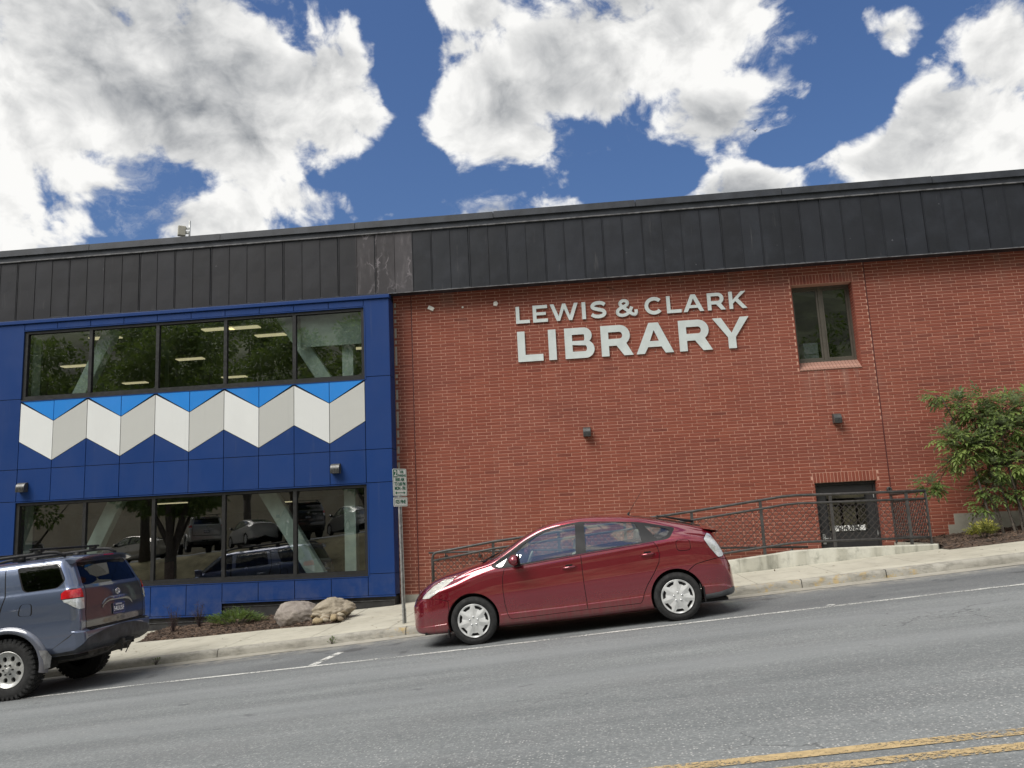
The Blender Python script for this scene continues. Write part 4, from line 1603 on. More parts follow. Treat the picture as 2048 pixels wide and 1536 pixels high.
def shell_regions(S, us, vs2, regions, base):
    """split a surface S(u, v) into crisp regions; regions: list of (name, polygon in uv); later ones win"""
    polys = [p for _, p in regions]
    pts = []
    # keep grid points clear of the outlines
    cell = {}
    du = (us[-1] - us[0]) / (len(us) - 1)
    dv = (vs2[-1] - vs2[0]) / (len(vs2) - 1)
    for p in polys:
        n = len(p)
        for i in range(n):
            a, b = p[i], p[(i + 1) % n]
            for k_ in range(5):
                t = k_ / 5
                q = (a[0] + (b[0] - a[0]) * t, a[1] + (b[1] - a[1]) * t)
                cell.setdefault((int(q[0] / du), int(q[1] / dv)), []).append(q)
    for u in us:
        for v in vs2:
            edge = u in (us[0], us[-1]) or v in (vs2[0], vs2[-1])
            ok = True
            if not edge:
                cu, cv = int(u / du), int(v / dv)
                for i in (-1, 0, 1):
                    for j in (-1, 0, 1):
                        for q in cell.get((cu + i, cv + j), ()):
                            if abs(q[0] - u) < .22 * du and abs(q[1] - v) < .22 * dv:
                                ok = False
            if ok:
                pts.append((u, v))
    V, T = cdt(pts, polys)
    bbs = [(min(q[0] for q in p), max(q[0] for q in p), min(q[1] for q in p), max(q[1] for q in p)) for p in polys]
    eps = 1e-4
    P3, N3 = [], []
    for q in V:
        u, v = q[0], q[1]
        P3.append(S(u, v))
        a = S(min(u + eps, us[-1]), v) - S(max(u - eps, us[0]), v)
        b = S(u, min(v + eps, vs2[-1])) - S(u, max(v - eps, vs2[0]))
        n = a.cross(b)
        N3.append(n.normalized() if n.length > 1e-14 else Vector((0, 0, 1)))
    out = {}
    for t in T:
        cx = (V[t[0]][0] + V[t[1]][0] + V[t[2]][0]) / 3
        cy = (V[t[0]][1] + V[t[1]][1] + V[t[2]][1]) / 3
        nm = base
        for (name, p), bb in zip(regions, bbs):
            if bb[0] <= cx <= bb[1] and bb[2] <= cy <= bb[3] and in_poly(cx, cy, p):
                nm = name
        out.setdefault(nm, []).append(tuple(t))
    return P3, N3, out


def shell_part(name, P3, N3, tris, m_, parent, sides=(1,), flip=False, inset=0.0, thick=0.0):
    """one region as a mesh on one or both sides of the car, with the surface's own normals"""
    vmap = {}
    V, N, F = [], [], []
    for sd in sides:
        for t in tris:
            idx = []
            for i in t:
                key = (i, sd)
                if key not in vmap:
                    p, n = P3[i], N3[i]
                    if flip:
                        n = -n
                    q = p - n * inset
                    vmap[key] = len(V)
                    V.append((q.x, q.y * sd, q.z))
                    N.append((n.x, n.y * sd, n.z))
                idx.append(vmap[key])
            if (sd < 0) != flip:
                idx = idx[::-1]
            F.append(tuple(idx))
    me = bpy.data.meshes.new(name)
    me.from_pydata(V, [], F)
    me.materials.append(m_)
    me.polygons.foreach_set('use_smooth', [True] * len(F))
    me.update()
    me.normals_split_custom_set_from_vertices(N)
    return link(name, me, parent)


def car_paint(name, col, dirt=.5, metal=.35, rough=.32, dirt_top=.62):
    mt, G = mat(name)
    p = G.n('ShaderNodeTexCoord').outputs['Object']
    x, y, z = sepxyz(G, p)
    fl_ = G.noise(p, 420.0, 2, .5)
    c = G.mix(G.ramp(fl_, .4, .7), tuple(v * .86 for v in col), tuple(min(1, v * 1.16) for v in col))
    spl = G.noise(G.vm('MULTIPLY', p, (3.2, 1, 7.0)), 1.5, 6, .7)
    drip = G.noise(G.vm('MULTIPLY', p, (26.0, 1, 2.2)), 1.0, 4, .6)
    d = G.m('MULTIPLY', G.ramp(G.m('ADD', z, G.m('MULTIPLY_ADD', spl, .5, -.25)), dirt_top, .16), G.ramp(drip, .25, .7, .45, 1.0))
    d = G.m('MULTIPLY', d, dirt)
    d2 = G.m('MAXIMUM', d, G.ramp(G.noise(p, 3.0, 5, .6), .5, .9, 0, .10))
    c = G.mix(d2, c, (.105, .085, .07))
    setp(G, color=c, metal=G.m('MULTIPLY_ADD', d2, -metal, metal), rough=G.m('MULTIPLY_ADD', d2, .45, rough), coat=G.m('MULTIPLY_ADD', d2, -.95, 1.0), coat_rough=.02)
    G.b.inputs['Coat IOR'].default_value = 1.85
    setp(G, normal=G.bump(G.noise(p, 1.1, 2, .5), .03, .02))
    return mt


M_TYRE = simple('tyre_rubber', (.018, .018, .018), .85, 0, .3, 14, .35, 90)
M_SILVER = simple('silver_wheel', (.66, .665, .655), .36, .25, .07, 9)
M_ALLOY = simple('alloy_wheel', (.50, .50, .48), .35, .55, .08, 9)
M_TRIM = simple('black_window_trim', (.016, .016, .017), .5, spec=.3)
M_GAP = simple('panel_gap', (.006, .005, .005), .9)
M_UNDER = simple('underbody', (.012, .012, .012), .95)
M_PLASTIC = simple('grey_bumper_plastic', (.10, .105, .11), .6, 0, .2, 8)
M_CARGLASS = glass_mat('car_glass', (.78, .87, .82), .21)
M_SUVGLASS = glass_mat('privacy_glass', (.07, .08, .085), .085)
M_RED_LENS = simple('red_lens', (.50, .012, .018), .10, coat=1.0, var=.2, scale=9)
M_CHROME = simple('chrome', (.75, .76, .77), .12, 1.0, .03)
M_SEAT = simple('seat_cloth', (.36, .35, .31), .9)
M_DASH = simple('dash_plastic', (.16, .155, .14), .7)


def lens_mat(name, col):
    mt, G = mat(name)
    p = G.n('ShaderNodeTexCoord').outputs['Object']
    ln = G.noise(G.vm('MULTIPLY', p, (40, 40, 90)), 1.0, 2, .5)
    big = G.noise(p, 11.0, 2, .5)
    setp(G, color=G.mix(G.ramp(big, .42, .6), tuple(v * .62 for v in col), col), rough=.12, coat=1.0, coat_rough=.02, metal=G.ramp(big, .45, .6, .05, .65))
    setp(G, normal=G.bump(ln, .25, .01))
    return mt


M_CLEAR_LENS = lens_mat('clear_lens', (.80, .82, .82))
M_HEAD_LENS = lens_mat('headlamp_lens', (.82, .81, .72))


def tyre_profile(R, rim, w):
    h = w / 2
    return [(rim - .012, -h * .72), (rim + .004, -h * .86), (rim + .03, -h * .96), ((R + rim) / 2, -h * 1.02), (R - .035, -h * .97), (R - .010, -h * .86), (R - .001, -h * .66), (R, -h * .3), (R, h * .3), (R - .001, h * .66), (R - .010, h * .86), (R - .035, h * .97), ((R + rim) / 2, h * 1.02), (rim + .03, h * .96), (rim + .004, h * .86), (rim - .012, h * .72)]


def polar_disc(fn, radii, seg):
    """fn(r, a) -> offset along y (negative is outward) ; returns grid points"""
    return [[(r * math.cos(2 * math.pi * k / seg), fn(r, 2 * math.pi * k / seg), r * math.sin(2 * math.pi * k / seg)) for r in radii] for k in range(seg)]


def wheel_cover(parent, out, R=.195, n=7, SC=1.092, ph=math.pi / 2):
    """silver plastic cover: broad spokes with a ridge, pockets near the rim, five nuts"""
    seg = 28 * n

    def spoke(a):
        d = ((a - ph) * n / (2 * math.pi)) % 1.0
        return min(d, 1 - d) * 2            # 0 on a spoke, 1 between

    def f(r, a):
        s_ = spoke(a)
        k = r / R
        y = -.030 + .018 * max(0, (k - .25)) ** 1.5
        y += .013 * s_ * min(1, max(0, (k - .22) * 2.5)) * (1 if k < .93 else max(0, (1 - k) / .07))
        return y * out * 1.0

    radii = [.001, .02, .035, .04, .055, .075, .095, .112, .125, .135, .145, .155, .163, .170, .178, .184, .190, .195]
    P = polar_disc(lambda r, a: f(r, a), radii, seg)
    mb_ = MB()
    pk = MB()
    o = 0
    nv = len(radii)
    mb_.v = [(q[0] * SC, q[1], q[2] * SC) for row in P for q in row]
    pk.v = [(q[0], q[1] + out * .020, q[2]) for q in mb_.v]
    for i in range(seg):
        a = 2 * math.pi * (i + .5) / seg
        s_ = spoke(a)
        for j in range(nv - 1):
            k = (radii[j] + radii[j + 1]) / 2 / R
            A, B = i * nv + j, ((i + 1) % seg) * nv + j
            wdt = .46 + .26 * max(0, min(1, (k - .70) / .18))
            pocket = .72 < k < .915 and s_ > 1.04 - wdt * .95
            (pk if pocket else mb_).f.append((A, A + 1, B + 1, B) if out < 0 else (A, B, B + 1, A + 1))
    mb_.mi = [0] * len(mb_.f)
    pk.mi = [0] * len(pk.f)
    c = mb_.build('wheel_cover', M_SILVER, parent, autos=32)
    pk.build('pocket', M_BLACK, parent, smooth=True)
    nt = MB()
    for k in range(5):
        a = 2 * math.pi * k / 5 + ph
        cx, cz = .055 * math.cos(a), .055 * math.sin(a)
        nt.lathe([(.0115, out * -.016), (.0115, out * -.034), (.008, out * -.040), (.001, out * -.041)], 10, 'Y', cen=(cx, 0, cz))
    nt.build('wheel_nut', M_CHROME, parent, smooth=True)
    return c


def alloy_disc(parent, out, R=.232, n=8):
    """machined disc with a ring of round holes"""
    ops_pts = []
    for r in (.03, .07, .105, .20, .215):
        ops_pts += [(r * math.cos(a), r * math.sin(a)) for a in [2 * math.pi * k / 40 for k in range(40)]]
    outer = [(R * math.cos(2 * math.pi * k / 64), R * math.sin(2 * math.pi * k / 64)) for k in range(64)]
    hs = []
    for k in range(n):
        a = 2 * math.pi * (k + .5) / n
        cx, cy = .150 * math.cos(a), .150 * math.sin(a)
        hs.append([(cx + .036 * math.cos(t) * math.cos(a) - .031 * math.sin(t) * math.sin(a), cy + .036 * math.cos(t) * math.sin(a) + .031 * math.sin(t) * math.cos(a)) for t in [2 * math.pi * i / 20 for i in range(20)]])
    vs_, ts = cdt(ops_pts, [outer] + hs)
    F = []
    for t in ts:
        cx = sum(vs_[i][0] for i in t) / 3
        cy = sum(vs_[i][1] for i in t) / 3
        if math.hypot(cx, cy) < R and not any(in_poly(cx, cy, h) for h in hs):
            F.append(tuple(t))
    prof = pchip([(0, -.010), (.06, -.012), (.085, .004), (.11, .012), (.19, .016), (.215, -.004), (.235, -.014)])
    mb_ = MB()
    n0 = len(vs_)
    mb_.v = [(v[0], -prof(math.hypot(v[0], v[1])) * -out * 1.0, v[1]) for v in vs_]
    mb_.f = [t[::-1] if out > 0 else t for t in F]
    cnt = set()
    for t in mb_.f:
        for a, b in ((t[0], t[1]), (t[1], t[2]), (t[2], t[0])):
            cnt.add((a, b))
    bd = [(a, b) for a, b in cnt if (b, a) not in cnt]
    mb_.v += [(v[0] * .99, v[1] + out * .03, v[2] * .99) for v in mb_.v]
    mb_.f += [(a, b, b + n0, a + n0)[::-1] for a, b in bd]
    mb_.mi = [0] * len(mb_.f)
    c = mb_.build('rim', M_ALLOY, parent, autos=40)
    cp_ = MB().lathe([(.001, out * -.044), (.026, out * -.042), (.034, out * -.034), (.038, out * -.0)], 20, 'Y')
    cp_.build('hub_cap', M_ALLOY, parent, autos=40)
    nt = MB()
    for k in range(6):
        a = 2 * math.pi * k / 6
        nt.lathe([(.012, out * 0), (.012, out * -.026), (.006, out * -.030), (.001, out * -.030)], 8, 'Y', cen=(.068 * math.cos(a), 0, .068 * math.sin(a)))
    nt.build('wheel_nut', M_BLACK, parent, smooth=True)
    MB().lathe([(.001, out * .05), (R, out * .05), (R, out * .09)], 32, 'Y').build('brake_shadow', M_BLACK, parent, smooth=True)


def make_wheel(parent, x, y, R, rim, w, style, tread=False):
    out = 1 if y < 0 else -1      # outward is toward -y on the near side
    e = MB()
    e.lathe(tyre_profile(R, rim, w), 72, 'Y')
    if tread:
        for k in range(36):
            for sd, ph_ in ((-1, 0), (1, .5)):
                a = 2 * math.pi * (k + ph_) / 36
                c = Vector((math.cos(a), 0, math.sin(a)))
                tn = Vector((-math.sin(a), 0, math.cos(a)))
                e.obox(c * (R + .001) + Vector((0, sd * w * .36, 0)), c * .006, Vector((0, w * .13, 0)) + tn * .006 * sd, tn * .024)
                e.obox(c * (R - .028) + Vector((0, sd * w * .492, 0)), c * .022, Vector((0, .003, 0)), tn * .017)
                e.obox(c * (R + .001) + Vector((0, sd * w * .11, 0)), c * .009, Vector((0, w * .09, 0)), tn * .018 + Vector((0, .012, 0)))
    o = e.build('wheel', M_TYRE, parent, loc=(x, y, R), autos=40)
    lip = MB().lathe([(rim + .006, -out * w * .43), (rim + .008, -out * w * .46), (rim - .004, -out * w * .455), (rim - .012, -out * w * .40), (rim - .02, -out * w * .30)], 64, 'Y')
    lip.build('rim_lip', M_SILVER if style == 'cover' else M_ALLOY, o, smooth=True, fix=True)
    sub = empty('disc', (0, -out * w * (.40 if style == 'cover' else .34), 0), o)
    if style == 'cover':
        wheel_cover(o_at(o, sub), out)
    else:
        alloy_disc(o_at(o, sub), out)
    for ch in list(o.children):
        if ch.parent is o and ch is not sub and ch.get('_d'):
            ch.location = sub.location
            del ch['_d']
    bpy.data.objects.remove(sub)
    return o


class o_at:
    """lets a disc builder parent its pieces straight to the wheel, shifted along the axle"""
    pass


def o_at(o, sub):
    return ShiftParent(o, sub.location.copy())


class ShiftParent:
    def __init__(s, o, off):
        s.o, s.off = o, off


_link0 = link


def link(name, me, parent=None, loc=None):
    if isinstance(parent, ShiftParent):
        l = Vector(loc) if loc is not None else Vector((0, 0, 0))
        return _link0(name, me, parent.o, l + parent.off)
    return _link0(name, me, parent, loc)


def copy_tree(o, parent=None):
    c = o.copy()
    COL.objects.link(c)
    c.parent = parent
    for ch in o.children:
        copy_tree(ch, c)
    return c


def place_car(e, x, y, front_left=True, yaw=0.0):
    """stand a car (origin under its front axle line, x rearward) on the sloping street"""
    e.location = (x, y, road_z(x, y))
    ax = Vector((math.cos(yaw), math.sin(yaw), 0))
    ax.z = SX * ax.x + SY * ax.y
    ax.normalize()
    ay = Vector((-math.sin(yaw), math.cos(yaw), 0))
    ay.z = SX * ay.x + SY * ay.y
    az = ax.cross(ay).normalized()
    ay = az.cross(ax)
    e.rotation_euler = Matrix((ax, ay, az)).transposed().to_euler()


def seat(mb_, x, y, z=.0, w=.25, h=.62):
    mb_.obox((x, y, .42 + z), (.25, 0, .03), (0, w, 0), (0, 0, .075))
    mb_.obox((x + .29, y, .74 + z), (.055, 0, .015), (0, w * .92, 0), (.085, 0, h / 2 - .02))
    mb_.obox((x + .39, y, 1.12 + z), (.04, 0, 0), (0, .11, 0), (.01, 0, .07))


# ---- the dark red hatchback ------------------------------------------
def build_hatchback(paint):
    root = empty('hatchback_car')
    HX0, HX1, HR = .945, 3.645, .311
    w_ = pchip([(.028, .02), (.034, .20), (.048, .34), (.075, .46), (.12, .565), (.20, .67), (.33, .765), (.50, .815), (.75, .842), (1.0, .853), (1.4, .858), (2.4, .8625), (3.3, .862), (3.8, .858), (4.05, .842), (4.20, .812), (4.30, .765), (4.37, .70), (4.41, .62), (4.435, .50), (4.447, .30), (4.452, .02)])
    zb_ = pchip([(.028, .44), (.034, .38), (.05, .30), (.09, .225), (.15, .19), (.3, .178), (.6, .175), (1.3, .178), (2.4, .165), (3.3, .172), (3.9, .215), (4.2, .225), (4.36, .235), (4.42, .262), (4.445, .33), (4.452, .44)])
    zT_ = pchip([(.028, .47), (.034, .53), (.05, .585), (.09, .65), (.144, .712), (.32, .836), (.517, .918), (.90, 1.003), (1.17, 1.066), (1.43, 1.194), (1.70, 1.327), (1.95, 1.418), (2.23, 1.478), (2.455, 1.494), (2.72, 1.482), (3.08, 1.442), (3.32, 1.402), (3.5, 1.362), (3.78, 1.284), (4.01, 1.213), (4.20, 1.142), (4.26, 1.112), (4.283, 1.05), (4.32, .90), (4.365, .765), (4.405, .70), (4.435, .62), (4.447, .54), (4.452, .47)])
    zr_ = pchip([(.028, .465), (.034, .51), (.05, .555), (.09, .612), (.144, .66), (.32, .772), (.50, .838), (.73, .892), (1.0, .975), (1.24, 1.022), (1.53, 1.168), (1.73, 1.282), (2.0, 1.386), (2.24, 1.424), (2.46, 1.434), (2.6, 1.430), (3.25, 1.345), (3.62, 1.248), (3.80, 1.196), (4.05, 1.118), (4.18, 1.075), (4.25, 1.03), (4.30, .90), (4.36, .745), (4.405, .67), (4.435, .585), (4.452, .465)])
    zs_ = pchip([(.028, .46), (.034, .49), (.05, .515), (.09, .55), (.144, .585), (.32, .68), (.50, .745), (.73, .80), (1.0, .872), (1.28, .93), (1.6, .945), (2.47, .995), (3.46, 1.040), (3.75, 1.050), (4.0, 1.02), (4.18, .965), (4.27, .90), (4.33, .78), (4.39, .645), (4.435, .545), (4.452, .46)])
    wr_ = pchip([(.028, .012), (.05, .24), (.09, .35), (.2, .49), (.5, .645), (.73, .70), (1.0, .745), (1.24, .755), (1.53, .712), (1.73, .678), (2.0, .642), (2.46, .622), (3.25, .60), (3.62, .592), (3.8, .592), (4.05, .60), (4.2, .60), (4.28, .585), (4.35, .55), (4.42, .44), (4.447, .20), (4.452, .012)])

    def keys(x):
        w, zb, zT, zr, zs, wr = w_(x), zb_(x), zT_(x), zr_(x), zs_(x), wr_(x)
        wr = min(wr, w * .9)
        hh = zs - zb
        return [(w * .86, zb), (w - .028 * w, zb + .05 * hh), (w - .006 * w, zb + .20 * hh), (w - .014 * w, zb + .27 * hh), (w - .001, zb + .56 * hh), (w - .018 * w, zb + .83 * hh), (w * .955, zs), (wr + (w * .955 - wr) * .42, zs + .58 * (zr - zs)), (wr, zr), (wr * .80, zr + .62 * (zT - zr)), (wr * .40, zr + .93 * (zT - zr)), (0.0, zT)]
    NK = 11
    XS = [.028, .030, .034, .040, .048, .058, .072, .09, .115, .145, .18]
    x = .18
    while x < 4.16:
        x += .0425
        XS.append(x)
    XS += [4.215, 4.24, 4.262, 4.280, 4.30, 4.32, 4.34, 4.36, 4.378, 4.395, 4.41, 4.422, 4.432, 4.44, 4.446, 4.45, 4.452]
    XS = sorted(set(XS))
    NU = len(XS) - 1
    cache = {}

    def X(u):
        u = min(max(u * .0425 ** -1, 0), NU)
        i = min(int(u), NU - 1)
        return XS[i] + (XS[i + 1] - XS[i]) * (u - i)

    def U(xq):
        lo = bisect(lambda t: t, 0, 1, 0)
        import bisect as bs
        i = min(max(bs.bisect_right(XS, xq) - 1, 0), NU - 1)
        return (i + (xq - XS[i]) / (XS[i + 1] - XS[i])) * .0425

    def sect(x, v):
        key = round(x, 6)
        K = cache.get(key)
        if K is None:
            K = keys(x)
            if len(cache) < 20000:
                cache[key] = K
        v = min(max(v, 0), NK)
        i = min(int(v), NK - 1)
        t = v - i
        p1, p2 = K[i], K[i + 1]
        p0 = K[i - 1] if i > 0 else (2 * p1[0] - p2[0], 2 * p1[1] - p2[1])
        p3 = K[i + 2] if i < NK - 1 else (-p1[0], p1[1])
        f = lambda a, b, c, d: .5 * (2 * b + (c - a) * t + (2 * a - 5 * b + 4 * c - d) * t * t + (3 * b - a - 3 * c + d) * t ** 3)
        return f(p0[0], p1[0], p2[0], p3[0]), f(p0[1], p1[1], p2[1], p3[1])

    VSC = .17

    def S(u, v):
        x = X(u)
        y, z = sect(x, v / VSC)
        return Vector((x, y, z))

    def side(poly, step=.035, r=0.0):
        if r:
            poly = round_poly(poly, r)
        out = []
        for (xq, zq) in densify(poly, step):
            out.append((U(xq), VSC * bisect(lambda v: sect(xq, v)[1], 0, NK, zq)))
        return out

    def topp(poly, step=.05):
        out = []
        for (xq, yq) in densify(poly, step):
            out.append((U(xq), VSC * bisect(lambda v: sect(xq, v)[0], 7.0, NK, yq, inc=False)))
        return out

    def seam(poly, d=.004):
        return offset_poly(poly, d), offset_poly(poly, -d)
    regs = []

    VT = VSC * NK

    def snap(poly):
        return [(p[0], VT if p[1] > VT - .014 else (0.0 if p[1] < .012 else p[1])) for p in poly]

    def add(name, poly, gap=0):
        if gap:
            o_, i_ = seam(poly, gap)
            regs.append(('gap', snap(o_)))
            regs.append((name, snap(i_)))
        else:
            regs.append((name, snap(poly)))

    circ = lambda cx, cz, r, n=44: [(cx + r * math.cos(2 * math.pi * k / n), cz + r * math.sin(2 * math.pi * k / n)) for k in range(n)]
    fb = [(.02, .10), (.60, .10), (.62, .30), (.625, .60), (.50, .635), (.37, .655), (.26, .655), (.10, .62), (.029, .60)]
    V0 = 0.0
    hood = topp([(.20, .0), (.215, .30), (.33, .46), (.55, .575), (.80, .64), (1.02, .675), (1.10, .62), (1.13, .40), (1.14, 0)])
    add('hood', hood, .004)
    add('windshield_trim', topp([(1.165, 0), (1.18, .40), (1.23, .66), (1.32, .70), (1.55, .665), (1.80, .60), (1.99, .555), (2.02, .3), (2.03, 0)]))
    add('windshield', topp([(1.19, 0), (1.205, .38), (1.27, .62), (1.34, .655), (1.56, .62), (1.80, .555), (1.96, .515), (1.985, .3), (1.995, 0)]))
    add('hatch_trim', topp([(3.16, 0), (3.18, .36), (3.26, .47), (3.6, .49), (4.02, .49), (4.13, .42), (4.15, 0)]))
    add('hatch_glass', topp([(3.19, 0), (3.21, .34), (3.28, .43), (3.6, .45), (4.0, .45), (4.09, .38), (4.11, 0)]))
    add('front_bumper', side(fb, .04), .0035)
    rbp = [(3.80, .10), (3.83, .62), (3.93, .69), (4.06, .715), (4.24, .735), (4.36, .70), (4.41, .60), (4.4515, .52), (4.4515, .10)]
    add('rear_bumper', side(rbp, .035), .0035)
    add('bumper_skirt', side([(3.99, .10), (3.995, .292), (4.20, .305), (4.40, .335), (4.4515, .345), (4.4515, .10)], .03))
    d1 = [(1.425, .928), (1.392, .82), (1.378, .665), (1.383, .487), (1.402, .352), (1.425, .295), (1.46, .276), (2.463, .283), (2.455, .627), (2.461, .988), (1.585, .934)]
    d2 = [(2.461, .988), (2.455, .627), (2.463, .283), (3.155, .281), (3.185, .31), (3.22, .404), (3.28, .507), (3.388, .648), (3.465, .77), (3.488, .87), (3.478, .96), (3.44, 1.034)]
    add('front_door', side(d1, .03), .0042)
    add('rear_door', side(d2, .03), .0042)
    add('side_window_trim', side(crom_closed([(1.262, 1.002), (1.285, .955), (1.375, .937), (1.585, .944), (2.455, .998), (3.44, 1.044), (3.60, 1.052), (3.66, 1.075), (3.745, 1.17), (3.72, 1.198), (3.62, 1.226), (3.26, 1.322), (2.58, 1.413), (2.455, 1.418), (2.24, 1.404), (2.0, 1.368), (1.73, 1.264), (1.53, 1.152)]), .03))
    add('quarter_glass', side([(1.302, .985), (1.345, .957), (1.405, .957), (1.492, 1.075)], .02, .02))
    add('front_door_glass', side([(1.602, 1.118), (1.73, 1.214), (1.87, 1.287), (2.0, 1.334), (2.22, 1.378), (2.437, 1.394), (2.40, 1.010), (1.585, .966)], .03, .02))
    add('rear_door_glass', side([(2.558, 1.393), (2.8, 1.376), (3.02, 1.348), (3.235, 1.310), (3.275, 1.20), (3.285, 1.056), (2.537, 1.020)], .03, .02))
    add('rear_quarter_glass', side([(3.347, 1.268), (3.62, 1.196), (3.685, 1.158), (3.605, 1.085), (3.49, 1.074)], .02, .03))
    fd = round_poly([(3.725, .885), (3.905, .880), (3.905, 1.022), (3.72, 1.024)], .05, 4)
    add('fuel_door', side(fd, .03), .0035)
    add('headlamp', side([(.245, .655), (.275, .70), (.41, .800), (.559, .868), (.735, .888), (.69, .845), (.60, .79), (.495, .728), (.369, .657)], .025, .02), .003)
    add('tail_lamp', side([(4.09, 1.00), (4.165, 1.068), (4.205, 1.045), (4.262, .93), (4.335, .775), (4.305, .742), (4.245, .742), (4.15, .88)], .02, .012), .003)
    for hx in (HX0, HX1):
        regs.append(('cut', side(circ(hx, HR + .012, .345), .03)))
        # nothing
    us = [i * .0425 for i in range(NU + 1)]
    vs2 = [VSC * i / 4 for i in range(4 * NK + 1)]
    P3, N3, out = shell_regions(S, us, vs2, regs, 'body')
    fl = N3[len(N3) // 2]
    mid = out['front_door'][0][0]
    flip = N3[mid].y < 0
    mats_ = dict(body=paint, hood=paint, windshield=M_CARGLASS, windshield_trim=M_TRIM, hatch_trim=M_TRIM, hatch_glass=M_CARGLASS, front_bumper=paint, rear_bumper=paint, bumper_skirt=M_PLASTIC, front_door=paint, rear_door=paint, side_window_trim=M_TRIM, quarter_glass=M_CARGLASS, front_door_glass=M_CARGLASS, rear_door_glass=M_CARGLASS, rear_quarter_glass=M_CARGLASS, fuel_door=paint, headlamp=M_HEAD_LENS, tail_lamp=M_CLEAR_LENS, gap=M_GAP)
    two = ('front_door', 'rear_door', 'quarter_glass', 'front_door_glass', 'rear_door_glass', 'rear_quarter_glass', 'headlamp', 'tail_lamp', 'side_window_trim')
    for nm, tr_ in out.items():
        if nm == 'cut':
            continue
        ins = .006 if 'glass' in nm or nm == 'windshield' else (.003 if nm == 'gap' else 0)
        pn = {'gap': 'panel_gap', 'front_door_glass': 'door_window', 'rear_door_glass': 'door_window'}.get(nm, nm)
        if nm == 'fuel_door':
            shell_part(pn, P3, N3, tr_, mats_[nm], root, (-1,), flip)
            shell_part('body_patch', P3, N3, tr_, paint, root, (1,), flip)
        elif nm in two:
            for sd in (-1, 1):
                shell_part(pn, P3, N3, tr_, mats_[nm], root, (sd,), flip, ins)
        else:
            shell_part(pn, P3, N3, tr_, mats_[nm], root, (-1, 1), flip, ins)
    # wheel housings, underbody
    for hx in (HX0, HX1):
        for sd in (-1, 1):
            mb_ = MB()
            P = []
            for k in range(25):
                a = R_(-14 + 208 * k / 24)
                P.append([(hx + .352 * math.cos(a), sd * yy, HR + .012 + .352 * math.sin(a)) for yy in (.845, .80, .55)])
            mb_.grid(P)
            mb_.build('wheel_housing', M_UNDER, root, smooth=True)
    ub = MB()
    ub.box((.25, -.72, .185), (4.30, .72, .215)).box((.62, -.55, .20), (1.28, .55, .62)).box((3.31, -.55, .20), (3.98, .55, .66))
    ub.box((1.28, -.78, .19), (3.3, .78, .36))
    ub.build('underbody', M_UNDER, root)
    for hx in (HX0, HX1):
        for sd in (-1, 1):
            make_wheel(root, hx, sd * .762, HR, .209, .185, 'cover')
    # cabin
    cb = MB()
    for yy in (-.36, .36):
        seat(cb, 2.02, yy)
    seat(cb, 2.88, 0, .02, .58, .55)
    seats = cb.build('seats', M_SEAT, root)
    bevel(seats, .04, 3)
    db = MB().add([(1.32, -.70, .60), (1.32, .70, .60), (1.30, .70, .93), (1.30, -.70, .93), (1.62, -.70, .60), (1.62, .70, .60), (1.60, .70, .90), (1.60, -.70, .90)], [(3, 2, 6, 7), (7, 6, 5, 4), (0, 1, 2, 3)])
    db.build('dashboard', M_DASH, root)
    st = MB()
    tilt = R_(26)
    pts = []
    for k in range(25):
        a = 2 * math.pi * k / 24
        pts.append((1.72 + .175 * math.sin(a) * math.sin(tilt), -.36 + .175 * math.cos(a), .93 + .175 * math.sin(a) * math.cos(tilt)))
    st.tube(pts, .016, 8, caps=False)
    st.tube([(1.6, -.36, .86), (1.72, -.36, .93)], .03, 8)
    st.build('steering_wheel', simple('pale_wheel', (.5, .49, .43), .6), root, smooth=True)
    # door handles in their scoops, mirrors, wipers, aerial, plate, spoiler lip
    for sd in (-1, 1):
        for hx, hz, tl in ((2.29, .838, .02), (3.335, .882, .02)):
            y0 = sect(hx, bisect(lambda v: sect(hx, v)[1], 0, NK, hz))[0]
            sc_ = MB()
            n = 20
            sc_.add([(hx + .110 * math.cos(2 * math.pi * k / n), sd * (y0 + .0015 - .006 * abs(math.sin(2 * math.pi * k / n))), hz + .050 * math.sin(2 * math.pi * k / n)) for k in range(n)], [tuple(range(n))])
            so = sc_.build('handle_scoop', M_GAP if False else paint, root)
            bowl = MB()
            P = []
            for j, (kr, dy) in enumerate(((1.0, .0025), (.9, .004), (.86, -.004), (.6, -.018), (.01, -.022))):
                P.append([(hx + .112 * kr * math.cos(2 * math.pi * k / 24), sd * (y0 + dy - .010 * abs(math.sin(2 * math.pi * k / 24)) * kr), hz + .052 * kr * math.sin(2 * math.pi * k / 24)) for k in range(25)])
            bowl.grid(P)
            bpy.data.objects.remove(so)
            ho = bowl.build('door_handle', paint, root, smooth=True, fix=True)
            br = MB()
            br.tube([(hx - .088, sd * (y0 + .004), hz + .004), (hx - .05, sd * (y0 + .022), hz + .008), (hx + .05, sd * (y0 + .022), hz + .013), (hx + .088, sd * (y0 + .004), hz + .013)], [.010, .014, .014, .010], 8)
            br.build('grip', paint, ho, smooth=True)
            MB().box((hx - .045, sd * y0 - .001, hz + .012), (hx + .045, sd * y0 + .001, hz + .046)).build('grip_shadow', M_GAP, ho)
        # mirror
        mr = MB()
        P = []
        for i in range(13):
            t = i / 12
            rx = math.sin(math.pi * min(1, .04 + t * .92)) ** .62
            P.append([(1.585 + (t - .5) * .15 + .012 * math.sin(a) * 0, sd * (.985 + .105 * rx * math.cos(a)), 1.035 + .072 * rx * math.sin(a)) for a in [2 * math.pi * k / 18 for k in range(19)]])
        mr.grid(P)
        mo = mr.build('door_mirror', paint, root, smooth=True, fix=True)
